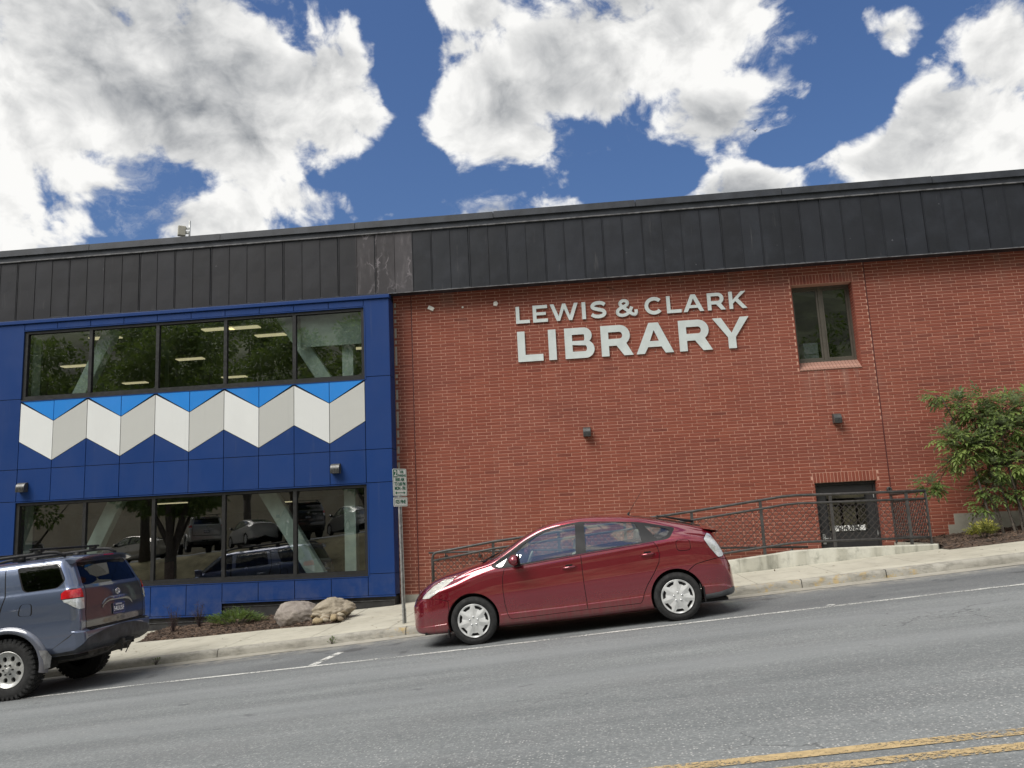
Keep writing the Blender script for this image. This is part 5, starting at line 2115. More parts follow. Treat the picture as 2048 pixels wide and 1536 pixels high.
        MB().obox((1.60, sd * .875, .985), (.045, 0, .0), (0, .05, 0), (0, 0, .025)).build('mirror_foot', M_BLACK, mo)
        MB().lathe([(.001, .0), (.070, .0), (.078, -.008)], 18, 'X', cen=(1.658, sd * .985, 1.035)).build('mirror_glass', M_BLACK, mo)
    wp = MB()
    wp.tube([(1.155, -.45, 1.065), (1.22, -.1, 1.095), (1.30, .25, 1.125)], .009, 6).tube([(1.15, .1, 1.068), (1.20, .35, 1.09), (1.27, .58, 1.09)], .009, 6).box((1.10, -.6, 1.045), (1.17, .6, 1.058))
    wp.build('wiper', M_BLACK, root)
    rw = MB()
    rw.tube([(4.08, -.02, 1.222), (3.95, -.02, 1.258), (3.75, -.04, 1.315), (3.58, -.16, 1.36)], [.020, .018, .012, .008], 8).tube([(3.62, -.34, 1.345), (3.60, .05, 1.362)], .010, 6)
    rw.build('rear_wiper', M_BLACK, root, smooth=True)
    ae_ = MB()
    ae_.tube([(3.19, 0, 1.425), (3.215, 0, 1.455)], [.018, .012], 8).tube([(3.21, 0, 1.45), (3.46, 0, 1.77)], [.004, .0025], 6)
    ae_.build('aerial', M_BLACK, root)
    pl_ = MB().box((.020, -.16, .375), (.030, .16, .525))
    pl_.build('front_plate', M_BLACK, root)
    em = MB().lathe([(.001, -.01), (.045, -.008), (.05, 0)], 20, 'X', cen=(.115, 0, .69))
    em.build('emblem', M_CHROME, root, smooth=True)
    sp = MB()
    P = []
    for i in range(13):
        y = -.60 + 1.2 * i / 12
        k = 1 - .25 * (y / .6) ** 2
        P.append([(4.13, y, 1.172 + .0 * k - .05 * (y / .6) ** 2), (4.20, y, 1.156 - .05 * (y / .6) ** 2), (4.292 + .012 * k, y, 1.130 - .05 * (y / .6) ** 2), (4.292 + .010 * k, y, 1.112 - .05 * (y / .6) ** 2), (4.20, y, 1.10 - .05 * (y / .6) ** 2)])
    sp.grid(P)
    sp.build('spoiler', paint, root, smooth=True, fix=True)
    mf = MB()
    for sd in (-1, 1):
        mf.box((.585, sd * .79 - .05, .13), (.60, sd * .79 + .05, .24)).box((3.985, sd * .79 - .06, .20), (4.0, sd * .79 + .05, .40))
    mf.build('splash_guard', M_BLACK, root)
    return root


def crom_closed(pts, n=3):
    out = []
    m_ = len(pts)
    for i in range(m_):
        p0, p1, p2, p3 = pts[i - 1], pts[i], pts[(i + 1) % m_], pts[(i + 2) % m_]
        for k in range(n):
            t = k / n
            # half-strength tangents keep the corners crisp
            out.append(tuple((2 * t ** 3 - 3 * t * t + 1) * b + (t ** 3 - 2 * t * t + t) * .35 * (c - a) + (-2 * t ** 3 + 3 * t * t) * c + (t ** 3 - t * t) * .35 * (d - b) for a, b, c, d in zip(p0, p1, p2, p3)))
    return out


M_MAROON = car_paint('dark_red_paint', (.275, .0115, .028), .64, .62, .20)
red_car = build_hatchback(M_MAROON)
tag(red_car, 'dark red hatchback with silver wheel covers parked by the brick wall', 'car')
# its origin is the front bumper on the centre line
place_car(red_car, -1.615 - .945 * math.cos(math.atan(SX)), -6.15 + .855)


# ---- the blue-grey off-road estate -------------------------------------
def build_suv(paint):
    root = empty('off_road_car')
    HX0, HX1, HR = .885, 3.675, .405
    zrows = [.50, .52, .56, .62, .70, .78, .80, .815, .90, 1.0, 1.05, 1.08, 1.10, 1.13, 1.17, 1.21, 1.245, 1.27, 1.31, 1.36, 1.39, 1.41, 1.46, 1.55, 1.65, 1.74, 1.775, 1.80, 1.82, 1.835, 1.845, 1.852, 1.857, 1.86]
    xr_ = pchip([(.50, 4.70), (.56, 4.79), (.62, 4.815), (.78, 4.82), (.80, 4.80), (.815, 4.755), (.95, 4.765), (1.08, 4.765), (1.25, 4.755), (1.36, 4.735), (1.41, 4.705), (1.55, 4.645), (1.74, 4.555), (1.80, 4.52), (1.82, 4.49), (1.835, 4.45), (1.845, 4.40), (1.857, 4.2), (1.86, 3.9)])
    xf_ = pchip([(.50, .10), (.56, .03), (.70, 0), (.90, .02), (1.0, .06), (1.05, .11), (1.08, .18), (1.10, .27), (1.13, .48), (1.17, .80), (1.21, 1.10), (1.245, 1.30), (1.27, 1.36), (1.36, 1.49), (1.55, 1.77), (1.74, 2.04), (1.80, 2.14), (1.82, 2.20), (1.835, 2.28), (1.845, 2.38), (1.857, 2.7), (1.86, 3.0)])
    w_ = pchip([(.50, .86), (.56, .915), (.62, .93), (.80, .938), (1.0, .942), (1.17, .938), (1.27, .925), (1.36, .905), (1.41, .888), (1.55, .852), (1.74, .792), (1.775, .775), (1.80, .752), (1.82, .72), (1.835, .675), (1.845, .60), (1.852, .47), (1.857, .28), (1.86, .04)])
    NR = len(zrows) - 1
    VSC = .07

    def Zv(v):
        v = min(max(v / VSC, 0), NR)
        i = min(int(v), NR - 1)
        return zrows[i] + (zrows[i + 1] - zrows[i]) * (v - i)

    def Vz(z):
        import bisect as bs
        i = min(max(bs.bisect_right(zrows, z) - 1, 0), NR - 1)
        return (i + (z - zrows[i]) / (zrows[i + 1] - zrows[i])) * VSC
    USC = .5
    prm = {}

    def plan(z, s):
        k = round(z, 5)
        if k not in prm:
            prm[k] = (xf_(z), xr_(z), w_(z))
        xf, xr, w = prm[k]
        rf = min(.36, w * .6)
        rr_ = min(.13 + .05 * max(0, z - 1.0), w * .5)
        bf, br_ = .12 * w, .055 * w
        yf, yr_ = w - rf, w - rr_
        if s <= 1:
            y = yf * s
            return xf + bf * (y / w) ** 2, y
        if s <= 2:
            a = math.pi / 2 * (s - 1)
            x0 = xf + bf * (yf / w) ** 2
            return x0 + rf * (1 - math.cos(a)), yf + rf * math.sin(a)
        xa = xf + bf * (yf / w) ** 2 + rf
        xb = xr - br_ * (yr_ / w) ** 2 - rr_
        if s <= 5:
            t = (s - 2) / 3
            return xa + (xb - xa) * t, w - .018 * (2 * t - 1) ** 2 + .018 * ((2 * t - 1) ** 2)
        if s <= 6:
            a = math.pi / 2 * (s - 5)
            return xb + rr_ * math.sin(a), yr_ + rr_ * math.cos(a)
        y = yr_ * (7 - s)
        return xr - br_ * (y / w) ** 2, y

    def S(u, v):
        z = Zv(v)
        x, y = plan(z, u / USC)
        return Vector((x, y, z))

    def sd_(pts, step=.05):
        return [(USC * bisect(lambda s: plan(z, s)[0], .0, 7, x), Vz(z)) for x, z in densify(pts, step)]

    def rear(pts, step=.05):
        return [(USC * bisect(lambda s: plan(z, s)[1], 5.0, 7, y, inc=False), Vz(z)) for y, z in densify(pts, step)]

    def front(pts, step=.05):
        return [(USC * bisect(lambda s: plan(z, s)[1], 0, 2, y), Vz(z)) for y, z in densify(pts, step)]
    regs = []
    U7 = 7 * USC

    def snap(poly):
        return [(U7 if p[0] > U7 - .014 else (0.0 if p[0] < .014 else p[0]), p[1]) for p in poly]

    def add(name, poly, gap=0):
        if gap:
            regs.append(('gap', snap(offset_poly(poly, gap))))
            regs.append((name, snap(offset_poly(poly, -gap))))
        else:
            regs.append((name, snap(poly)))
    VM = Vz(1.86)
    U7 = 7 * USC
    # bumpers wrap right round
    add('rear_bumper', sd_([(4.14, .505), (4.16, .56), (4.32, .60), (4.58, .735), (4.66, .80)]) + [(U7, Vz(.80)), (U7, Vz(.505))])
    add('front_bumper', [(0, Vz(.505)), (0, Vz(.74))] + sd_([(.30, .74), (.40, .70), (.38, .505)])[:-4])
    add('tailgate', rear([(0.0005, .825), (.755, .825), (.765, 1.05), (.70, 1.385), (.60, 1.76), (.0005, 1.77)]), .005)
    add('rear_window', rear([(0.0005, 1.415), (.655, 1.415), (.70, 1.44), (.632, 1.71), (.60, 1.735), (.0005, 1.742)]))
    add('windshield', front([(0.0005, 1.275), (.60, 1.275), (.70, 1.30), (.62, 1.74), (.0005, 1.75)]))
    add('grille', front([(0.0005, .80), (.42, .80), (.44, .98), (.0005, 1.0)]))
    add('headlamp', sd_([(.14, .88), (.20, 1.02), (.42, 1.05), (.50, 1.0), (.42, .90)]))
    q1 = [(3.781, 1.755), (4.30, 1.765), (4.40, 1.74), (4.510, 1.531), (4.49, 1.485), (4.409, 1.42), (3.969, 1.409), (3.905, 1.445)]
    add('quarter_window', sd_(round_poly(q1, .04), .03), .006)
    add('rear_door', sd_([(2.58, .565), (3.15, .565), (3.22, .80), (3.40, .98), (3.56, 1.07), (3.657, 1.376), (3.60, 1.765), (2.60, 1.772)], .04), .005)
    add('front_door', sd_([(1.42, .565), (2.56, .565), (2.575, 1.772), (2.12, 1.75), (1.50, 1.345), (1.40, 1.2)], .04), .005)
    add('side_window', sd_(round_poly([(2.70, 1.755), (3.50, 1.755), (3.575, 1.41), (2.70, 1.40)], .04), .04))
    add('front_window', sd_(round_poly([(2.20, 1.74), (2.60, 1.755), (2.60, 1.40), (1.66, 1.385)], .04), .04))
    fd = round_poly([(3.86, 1.10), (4.06, 1.085), (4.06, 1.25), (3.90, 1.26)], .05, 3)
    add('fuel_door', sd_(fd, .03), .004)
    add('tail_lamp', sd_([(4.485, 1.255), (4.478, 1.335), (4.535, 1.374)]) [:-1] + rear([(.79, 1.376), (.775, 1.255)])[:-1] + rear([(.775, 1.255), (.79, 1.255)])[:1], .004)
    add('tail_lamp_clear', sd_([(4.705, 1.098), (4.62, 1.165), (4.50, 1.244)])[:-2] + [(USC * bisect(lambda s: plan(1.244, s)[0], 0, 7, 4.50), Vz(1.248))] + rear([(.775, 1.248), (.785, 1.10)])[:-1], .004)
    circ = lambda cx, cz, r, n=44: [(cx + r * math.cos(2 * math.pi * k / n), max(.5001, cz + r * math.sin(2 * math.pi * k / n))) for k in range(n)]
    for hx in (HX0, HX1):
        c = [(hx + .50 * math.cos(R_(a)), HR + .03 + .50 * math.sin(R_(a))) for a in range(-4, 185, 6)]
        c = [(x, max(z, .5001)) for x, z in c]
        regs.append(('cut', [(USC * bisect(lambda s: plan(z, s)[0], 0, 7, x), Vz(z)) for x, z in densify(c, .04)]))
    us = [i * .05 * USC for i in range(141)]
    vs2 = sorted([VSC * i / 2 for i in range(2 * NR + 1)])
    P3, N3, out = shell_regions(S, us, vs2, regs, 'body')
    mid = out['rear_door'][0][0]
    flip = N3[mid].y < 0
    mats_ = dict(body=paint, rear_bumper=M_SUVBUMP, front_bumper=M_SUVBUMP, tailgate=M_SUVGATE, rear_window=M_SUVGLASS, windshield=M_SUVGLASS, grille=M_BLACK, headlamp=M_CLEAR_LENS, quarter_window=M_SUVGLASS, rear_door=paint, front_door=paint, side_window=M_SUVGLASS, front_window=M_SUVGLASS, fuel_door=paint, tail_lamp=M_RED_LENS, tail_lamp_clear=M_CLEAR_LENS, gap=M_GAP)
    two = ('quarter_window', 'rear_door', 'front_door', 'side_window', 'front_window', 'tail_lamp', 'tail_lamp_clear', 'headlamp')
    names = {'gap': 'panel_gap', 'tail_lamp_clear': 'reversing_lamp', 'side_window': 'door_window', 'front_window': 'door_window'}
    for nm, tr_ in out.items():
        if nm == 'cut':
            continue
        ins = .004 if 'window' in nm or nm == 'windshield' else (.004 if nm == 'gap' else (-.008 if 'lamp' in nm else 0))
        pn = names.get(nm, nm)
        if nm == 'fuel_door':
            shell_part(pn, P3, N3, tr_, paint, root, (-1,), flip)
            shell_part('body_patch', P3, N3, tr_, paint, root, (1,), flip)
        elif nm in two:
            for sd in (-1, 1):
                shell_part(pn, P3, N3, tr_, mats_[nm], root, (sd,), flip, ins)
        else:
            shell_part(pn, P3, N3, tr_, mats_[nm], root, (-1, 1), flip, ins)
    # wheel arch flares, housings, wheels
    for hx in (HX0, HX1):
        for sd in (-1, 1):
            P, Q = [], []
            for k in range(29):
                a = R_(-12 + 204 * k / 28)
                row = []
                for r, yy in ((.485, .925), (.485, .968), (.505, .985), (.555, .978), (.595, .948), (.60, .93)):
                    zz = HR + .03 + r * math.sin(a)
                    k2 = 1 - .10 * max(0, math.sin(a)) * (r > .5)
                    row.append((hx + r * math.cos(a), sd * yy, HR + .03 + r * k2 * math.sin(a) if r > .5 else zz))
                P.append(row)
                Q.append([(hx + .49 * math.cos(a), sd * yy, HR + .03 + .49 * math.sin(a)) for yy in (.94, .86, .55)])
            MB().grid(P).build('wheel_arch_flare', M_SUVFLARE, root, smooth=True, fix=True)
            MB().grid(Q).build('wheel_housing', M_UNDER, root, smooth=True)
            make_wheel(root, hx, sd * .815, HR, .238, .255, 'alloy', tread=True)
            fl_ = MB().add([(hx + .50, sd * .80, .60), (hx + .505, sd * .985, .62), (hx + .62, sd * .985, .605), (hx + .66, sd * .95, .52), (hx + .63, sd * .95, .375), (hx + .555, sd * .97, .36), (hx + .54, sd * .80, .36)], [(0, 1, 5, 6), (1, 2, 3, 4, 5)])
            fl_.build('mud_flap', M_SUVFLAP, root)
    ub = MB()
    ub.box((.35, -.78, .44), (4.55, .78, .52)).box((1.38, -.90, .49), (3.18, .90, .52)).box((1.42, -.6, .36), (3.0, .6, .44)).box((3.1, -.70, .33), (3.25, .70, .40))
    ub.tube([(3.675, -.75, .40), (3.675, .75, .40)], .05, 10)
    ub.lathe([(.001, -.13), (.12, -.10), (.15, 0), (.12, .10), (.001, .13)], 14, 'X', cen=(3.675, 0, .40))
    ub.build('underbody', M_UNDER, root)
    tk = MB().obox((4.25, .1, .47), (.36, 0, .02), (0, .55, 0), (.02, 0, .10))
    bevel(tk.build('spare_wheel_well', M_UNDERG, root), .06, 3)
    MB().tube([(3.9, .45, .44), (4.35, .50, .42), (4.60, .52, .42)], .04, 10).build('exhaust_pipe', M_UNDERG, root, smooth=True)
    ht = MB().box((4.60, -.035, .50), (4.83, .035, .57)).tube([(4.80, .06, .53), (4.83, .09, .49), (4.82, .10, .41), (4.80, .08, .36)], .008, 6).tube([(4.80, -.05, .52), (4.85, -.06, .46), (4.82, -.08, .40)], .007, 6).tube([(4.74, -.10, .50), (4.70, -.2, .44), (4.6, -.38, .42), (4.45, -.52, .45)], .009, 6)
    ht.build('tow_hitch', M_UNDERG, root)
    MB().obox((4.815, .17, .545), (.06, .04, 0), (-.02, .05, 0), (0, 0, .022)).build('trailer_plug', M_BLACK, root)
    # roof rails and cross bars
    for sd in (-1, 1):
        rl = MB().tube([(2.35, sd * .66, 1.84), (2.45, sd * .665, 1.895), (2.6, sd * .67, 1.915), (4.15, sd * .665, 1.925), (4.28, sd * .66, 1.912), (4.40, sd * .65, 1.845)], [.020, .024, .024, .024, .024, .020], 8)
        for xx_ in (3.05, 3.75):
            rl.box((xx_ - .05, sd * .66 - .02, 1.84), (xx_ + .05, sd * .66 + .02, 1.915))
        rl.build('roof_rail', M_BLACK, root, smooth=True)
    for xx_ in (2.75, 4.02):
        cb = MB().tube([(xx_, -.86, 1.985), (xx_, .82, 1.985)], .017, 8)
        cbo = cb.build('cross_bar', M_BLACK, root, smooth=True)
        for sd in (-1, 1):
            MB().obox((xx_, sd * .665, 1.955), (.045, 0, 0), (0, .035, 0), (0, 0, .04)).build('clamp', M_BLACK, cbo)
            MB().obox((xx_ + .02, sd * .665 - .0, 1.975), (.02, 0, 0), (0, .037, 0), (0, 0, .012)).build('clamp_badge', M_CHROME, cbo)
    # spoiler over the tailgate, wiper, garnish, badge and plate
    sp = MB()
    P = []
    for i in range(17):
        y = -.735 + 1.47 * i / 16
        k = (y / .735) ** 4
        xx_ = 4.655 - .06 * (y / .735) ** 2
        P.append([(4.36, y * .98, 1.845 - .05 * k), (4.50, y, 1.842 - .05 * k), (xx_, y, 1.826 - .06 * k), (xx_ + .004, y, 1.802 - .06 * k), (4.54, y, 1.775 - .05 * k), (4.50, y, 1.76 - .03 * k)])
    sp.grid(P)
    sp.add([P[0][i] for i in range(6)], [(0, 1, 2, 3, 4, 5)]).add([P[-1][i] for i in range(6)], [(5, 4, 3, 2, 1, 0)])
    spo = sp.build('spoiler', paint, root, autos=40, fix=True)
    MB().box((4.655, -.12, 1.806), (4.664, .12, 1.818)).build('brake_light', M_RED_LENS, spo)
    gn = MB()
    P = []
    for i in range(15):
        y = -.40 + .80 * i / 14
        k = (abs(y) / .40) ** 5
        P.append([(4.758, y, 1.205 - .09 * k), (4.782 - .02 * k, y, 1.200 - .09 * k), (4.784 - .02 * k, y, 1.155 - .09 * k), (4.760, y, 1.135 - .085 * k)])
    gn.grid(P)
    gn.build('garnish', M_SUVGATE, root, smooth=True, fix=True)
    em = MB()
    em.tube([(4.772, .055 * math.cos(a), 1.262 + .040 * math.sin(a)) for a in [2 * math.pi * k / 24 for k in range(25)]], .006, 6, caps=False)
    em.tube([(4.774, .022 * math.cos(a), 1.262 + .038 * math.sin(a)) for a in [2 * math.pi * k / 20 for k in range(21)]], .0045, 6, caps=False)
    em.tube([(4.774, .046 * math.cos(a), 1.276 + .016 * math.sin(a)) for a in [2 * math.pi * k / 20 for k in range(21)]], .0045, 6, caps=False)
    em.build('emblem', M_CHROME, root, smooth=True)
    text_mesh('4RUNNER', .066, M_CHROME, root, (4.788, 0.0, 1.178), (R_(90), 0, R_(90)), 1.05, 'badge', ext=.002, bold=.001)
    pl_ = MB().box((4.772, -.155, .945), (4.778, .155, 1.095)).build('number_plate', M_PLATE, root)
    text_mesh('54UU5F', .088, M_PLATEW, pl_, (4.780, 0, 1.012), (R_(90), 0, R_(90)), .92, 'plate_text', bold=.002)
    text_mesh('MONTANA', .030, M_PLATEW, pl_, (4.780, 0, 1.073), (R_(90), 0, R_(90)), 1.1, 'plate_text', bold=.0008)
    bd = MB()
    for q in ((-.155, .155, .945, .953), (-.155, .155, 1.087, 1.095), (-.155, -.148, .953, 1.087), (.148, .155, .953, 1.087)):
        bd.box((4.778, q[0], q[2]), (4.782, q[1], q[3]))
    bd.build('plate_border', M_CHROME, pl_)
    MB().box((4.70, -.74, .802), (4.79, .74, .818)).build('bumper_step', M_BLACK, root)
    for sd in (-1, 1):
        mo = MB().obox((1.78, sd * 1.03, 1.40), (.07, 0, 0), (0, .10, 0), (0, 0, .085)).obox((1.74, sd * .93, 1.34), (.05, 0, 0), (0, .04, 0), (0, 0, .03)).build('door_mirror', paint, root)
        bevel(mo, .035, 3)
        for hx in (2.42, 3.38):
            y0 = w_(1.18)
            MB().tube([(hx - .11, sd * (y0 + .002), 1.205), (hx - .09, sd * (y0 + .032), 1.21), (hx + .09, sd * (y0 + .032), 1.215), (hx + .11, sd * (y0 + .002), 1.21)], .014, 8).build('door_handle', paint, root, smooth=True)
    lb = MB()
    for sd in (-1, 1):
        lb.tube([(1.45, sd * .95, .50), (3.1, sd * .95, .50)], .035, 8)
    lb.build('side_step', M_BLACK, root, smooth=True)
    cb = MB()
    for x_, yy in ((1.95, -.38), (1.95, .38), (2.85, -.36), (2.85, .36)):
        cb.obox((x_, yy, .85), (.25, 0, 0), (0, .25, 0), (0, 0, .09)).obox((x_ + .28, yy, 1.2), (.06, 0, 0), (0, .23, 0), (.08, 0, .30)).obox((x_ + .38, yy, 1.58), (.05, 0, 0), (0, .12, 0), (0, 0, .09))
    bevel(cb.build('seats', M_INT_DARK, root), .04, 2)
    return root


M_SUV = car_paint('blue_grey_paint', (.115, .145, .225), .5, .6, .28, .70)
M_SUVGATE = car_paint('shaded_blue_grey_paint', (.050, .058, .082), .45, .45, .34, .95)  # body paint darkened for the tailgate, its shade put into the colour
M_SUVBUMP = simple('dusty_dark_bumper', (.034, .037, .045), .55, 0, .3, 6)
M_SUVFLARE = car_paint('flare_paint', (.085, .098, .135), .7, .2, .5, .9)
M_SUVFLAP = simple('grey_mud_flap', (.16, .16, .16), .75, 0, .25, 12)
M_UNDERG = simple('dusty_steel', (.075, .07, .062), .8, .2, .35, 10)
M_PLATE = simple('blue_plate', (.035, .045, .11), .5)
M_PLATEW = simple('white_plate_text', (.75, .76, .78), .5)
suv = build_suv(M_SUV)
tag(suv, 'blue-grey off-road car with roof rails, seen from behind, parked before the blue bay', 'car')
place_car(suv, -8.05 - 3.675 * math.cos(math.atan(SX)), -6.27 + .945)


# ------------------------------------------------------------------ sunken ramp, guard rail, sign
def ramp_top(x):
    return lerp_tab([(-3.1, .36), (-2.0, .47), (2.44, .885), (3.13, .955), (3.47, .995), (4.18, 1.012), (6.0, 1.0)], x)


RW_Y0, RW_Y1 = -2.02, -1.80
rw_ = MB()
P = []
for i in range(93):
    x = -3.08 + 9.04 * i / 92
    zt = ramp_top(x) + .004 * noise.noise(Vector((x * 3, 1, 0)))
    w2 = .004 * noise.noise(Vector((x * 4, 5, 0)))
    zb = walk_z(x, RW_Y0) - .35
    P.append([(x, RW_Y0 + w2, zb), (x, RW_Y0 + w2, zt - .018), (x, RW_Y0 + .012, zt - .004), (x, RW_Y0 + .03, zt), (x, RW_Y1 - .02, zt), (x, RW_Y1, zt - .015), (x, RW_Y1, -.5)])
rw_.grid(P)
rw_.add(P[0], [tuple(range(7))]).add(P[-1], [tuple(range(6, -1, -1))])
o = rw_.build('retaining_wall', M_RETW, autos=40)
tag(o, 'low stained concrete retaining wall between sidewalk and sunken ramp', 'wall')
st_ = MB().box((5.60, RW_Y0 - .004, .86), (5.64, RW_Y0 + .002, .985))
ramp = MB()
ramp.grid([[(x, y, z) for y in (RW_Y1 - .02, .02)] for x, z in ((-3.05, .335), (-2.6, .33), (3.9, .135), (6.0, .115))])
o = ramp.build('ramp', M_WALK)
tag(o, kind='structure')
MB_end = MB().box((5.90, -1.80, -.3), (6.06, -.02, 1.0))
o = MB_end.build('ramp_end_wall', M_RETW)
tag(o, 'short concrete cross wall closing the ramp beside the side door', 'wall')

rail = empty('guard_rail', (-2.96, -1.91, ramp_top(-2.96)))
tag(rail, 'dark pipe guard rail with wire mesh along the retaining wall', 'railing')
RO = Vector(rail.location)
RYC = -1.91
TOP = [(-2.96, 1.245), (-1.83, 1.40), (1.79, 1.765), (3.03, 1.905), (3.42, 1.95), (3.66, 1.962), (4.26, 1.948), (5.90, 1.93)]
MID = [(-2.96, 1.105), (-1.83, 1.275), (1.79, 1.612), (3.03, 1.752), (3.45, 1.805), (3.70, 1.818), (4.26, 1.808), (5.90, 1.79)]
BOT = [(-2.90, .50), (-1.83, .60), (1.79, .945), (3.03, 1.075), (3.45, 1.118), (3.75, 1.135), (5.90, 1.115)]
toL = lambda pts: [(x - RO.x, y - RO.y, z - RO.z) for x, y, z in pts]
def pipe(pts, r, nm='rail_pipe', seg=12):
    return MB().tube(toL(pts), r, seg).build(nm, M_RAIL, rail, smooth=True)


top3 = [(-2.96, RYC, .62), (-2.96, RYC, 1.16), (-2.945, RYC, 1.215), (-2.90, RYC, 1.25)] + [(x, RYC, z) for x, z in TOP[1:]]
pipe(top3, .024, 'top_rail')
pipe([(x, RYC, z) for x, z in MID], .022, 'mid_rail')
pipe([(x, RYC, z) for x, z in BOT], .022, 'bottom_rail')
PX = [-1.83, -.62, .59, 1.80, 3.03, 4.26, 5.57]
for x in [-2.96] + PX:
    zt, zb = lerp_tab(TOP, x), ramp_top(x) - .02
    MB().box((x - RO.x - .026, -.013, zb - RO.z), (x - RO.x + .026, .013, zt - RO.z - (.02 if x > -2.9 else .10))).build('post', M_RAIL, rail)
# return fence across the end of the ramp
for (z, r, nm) in ((1.93, .024, 'top_rail'), (1.79, .022, 'mid_rail'), (1.115, .022, 'bottom_rail')):
    pipe([(5.90, RYC, z), (5.90, -.14, z)], r, nm)
for y in (RYC, -.16):
    MB().box((5.90 - RO.x - .014, y - RO.y - .026, .98 - RO.z), (5.90 - RO.x + .014, y - RO.y + .026, 1.91 - RO.z)).build('post', M_RAIL, rail)
M_WIRE = simple('dark_wire', (.045, .040, .037), .6)


def mesh_panel(fz0, fz1, a, b, mk_pt, sp_=.118, r=.0062):
    """diamond wire mesh between two rails over the run a..b"""
    mb_ = MB()
    run = b - a
    for sgn_ in (1, -1):
        t = -3.0
        while t < run + 3.0:
            # line: z = zmin + sgn*(s - t) ; clip to rails
            pts_ = []
            N = 60
            for i in range(N + 1):
                s_ = run * i / N
                z = (fz0(a) + (s_ - t) * 1.0) if sgn_ > 0 else (fz1(a) + .0 - (s_ - t) * 1.0)
                if fz0(a + s_) <= z <= fz1(a + s_):
                    pts_.append((s_, z))
            if len(pts_) >= 2:
                p, q = pts_[0], pts_[-1]
                mb_.tube([mk_pt(a + p[0], p[1], sgn_), mk_pt(a + q[0], q[1], sgn_)], r, 4, caps=False)
            t += sp_
    return mb_


def ptx(x, z, s):
    return (x - RO.x, .004 * s, z - RO.z)


xs_p = [-2.96] + PX + [5.90]
for a, b in zip(xs_p, xs_p[1:]):
    mb_ = mesh_panel(lambda x: lerp_tab(BOT, x), lambda x: lerp_tab(MID, x), a + .026, b - .026, ptx)
    if mb_.v:
        mb_.build('wire_mesh', M_WIRE, rail)
mb_ = mesh_panel(lambda y: 1.115, lambda y: 1.79, -1.88, -.18, lambda y, z, s: (5.90 - RO.x + .004 * s, y - RO.y, z - RO.z))
mb_.build('wire_mesh', M_WIRE, rail)
# grab rail on the brick wall
e = empty('grab_rail', (-3.38, -.09, 1.22))
tag(e, 'level dark grab rail fixed to the bricks behind the red car', 'railing')
MB().tube([(0, 0, 0), (1.8, 0, -.03), (7.6, 0, -.23)], .021, 12).build('pipe', M_RAIL, e, smooth=True)
for x in (.35, 1.05, 2.6, 4.2, 5.8, 7.3):
    z = -.03 * x
    MB().tube([(x, 0, z - .01), (x, .01, z - .06), (x, .09, z - .075)], .012, 8).lathe([(.001, .075), (.035, .075), (.035, .088)], 14, 'Y', cen=(x, 0, z - .075)).build('bracket', M_RAIL, e, smooth=True)
# pipe outlet on the bricks beside the door
o = MB().lathe([(.022, -.05), (.042, -.05), (.050, -.04), (.050, 0), (.001, 0)], 18, 'Y').lathe([(.001, -.02), (.022, -.02), (.022, -.05)], 18, 'Y').tube([(0, -.02, -.05), (0, -.02, -.42)], .012, 8).build('hose_bib', M_RAIL, loc=(5.93, -.002, 2.04), autos=40)
tag(o, 'round bronze pipe outlet on the bricks beside the door', 'pipe outlet')

# parking sign
sx_, sy_ = -3.15, -3.60
sz_ = walk_z(sx_, sy_)
ps = empty('parking_sign', (sx_, sy_, sz_))
tag(ps, 'two-hour parking sign with fine plate on a galvanised post', 'sign')
ps.rotation_euler = (0, R_(-.9), R_(54))
M_SGN = simple('sign_white', (.74, .76, .72), .45, var=.03)
M_GREEN = simple('sign_green', (.012, .135, .075), .45, var=.05)
po = MB()
pr = [(-.030, 0), (-.030, -.022), (-.012, -.022), (-.012, -.008), (.012, -.008), (.012, -.022), (.030, -.022), (.030, 0), (.008, .010), (-.008, .010)]
n = len(pr)
ZT = 2.42
po.add([(x, y, 0) for x, y in pr] + [(x, y, ZT) for x, y in pr], [(i, (i + 1) % n, (i + 1) % n + n, i + n) for i in range(n)] + [tuple(range(n, 2 * n))])
po.build('post', M_STEEL, ps, fix=True)
MB().box((-.034, -.030, .0), (-.012, -.012, .24)).box((.012, -.030, 0), (.034, -.012, .24)).build('ground_sleeve', M_STEEL, ps)


def plate(w, h, z, r):
    pts_ = round_poly([(-w / 2, -h / 2), (w / 2, -h / 2), (w / 2, h / 2), (-w / 2, h / 2)], r, 5)
    return MB().prism(pts_, -.030, -.027).build('sign_plate', M_SGN, ps, loc=(0, 0, z))


zc1, zc2 = 2.50 - .075 + .02, 2.015
p1 = plate(.305, .457, 2.285, .03)
p2 = plate(.305, .152, 1.962, .02)


def border(w, h, par):
    o_ = round_poly([(-w / 2, -h / 2), (w / 2, -h / 2), (w / 2, h / 2), (-w / 2, h / 2)], .022, 5)
    i_ = offset_poly(o_, -.005)
    extrude_shape([('+', o_), ('-', i_)], -.0318, -.0302).build('border', M_GREEN, par, fix=True)


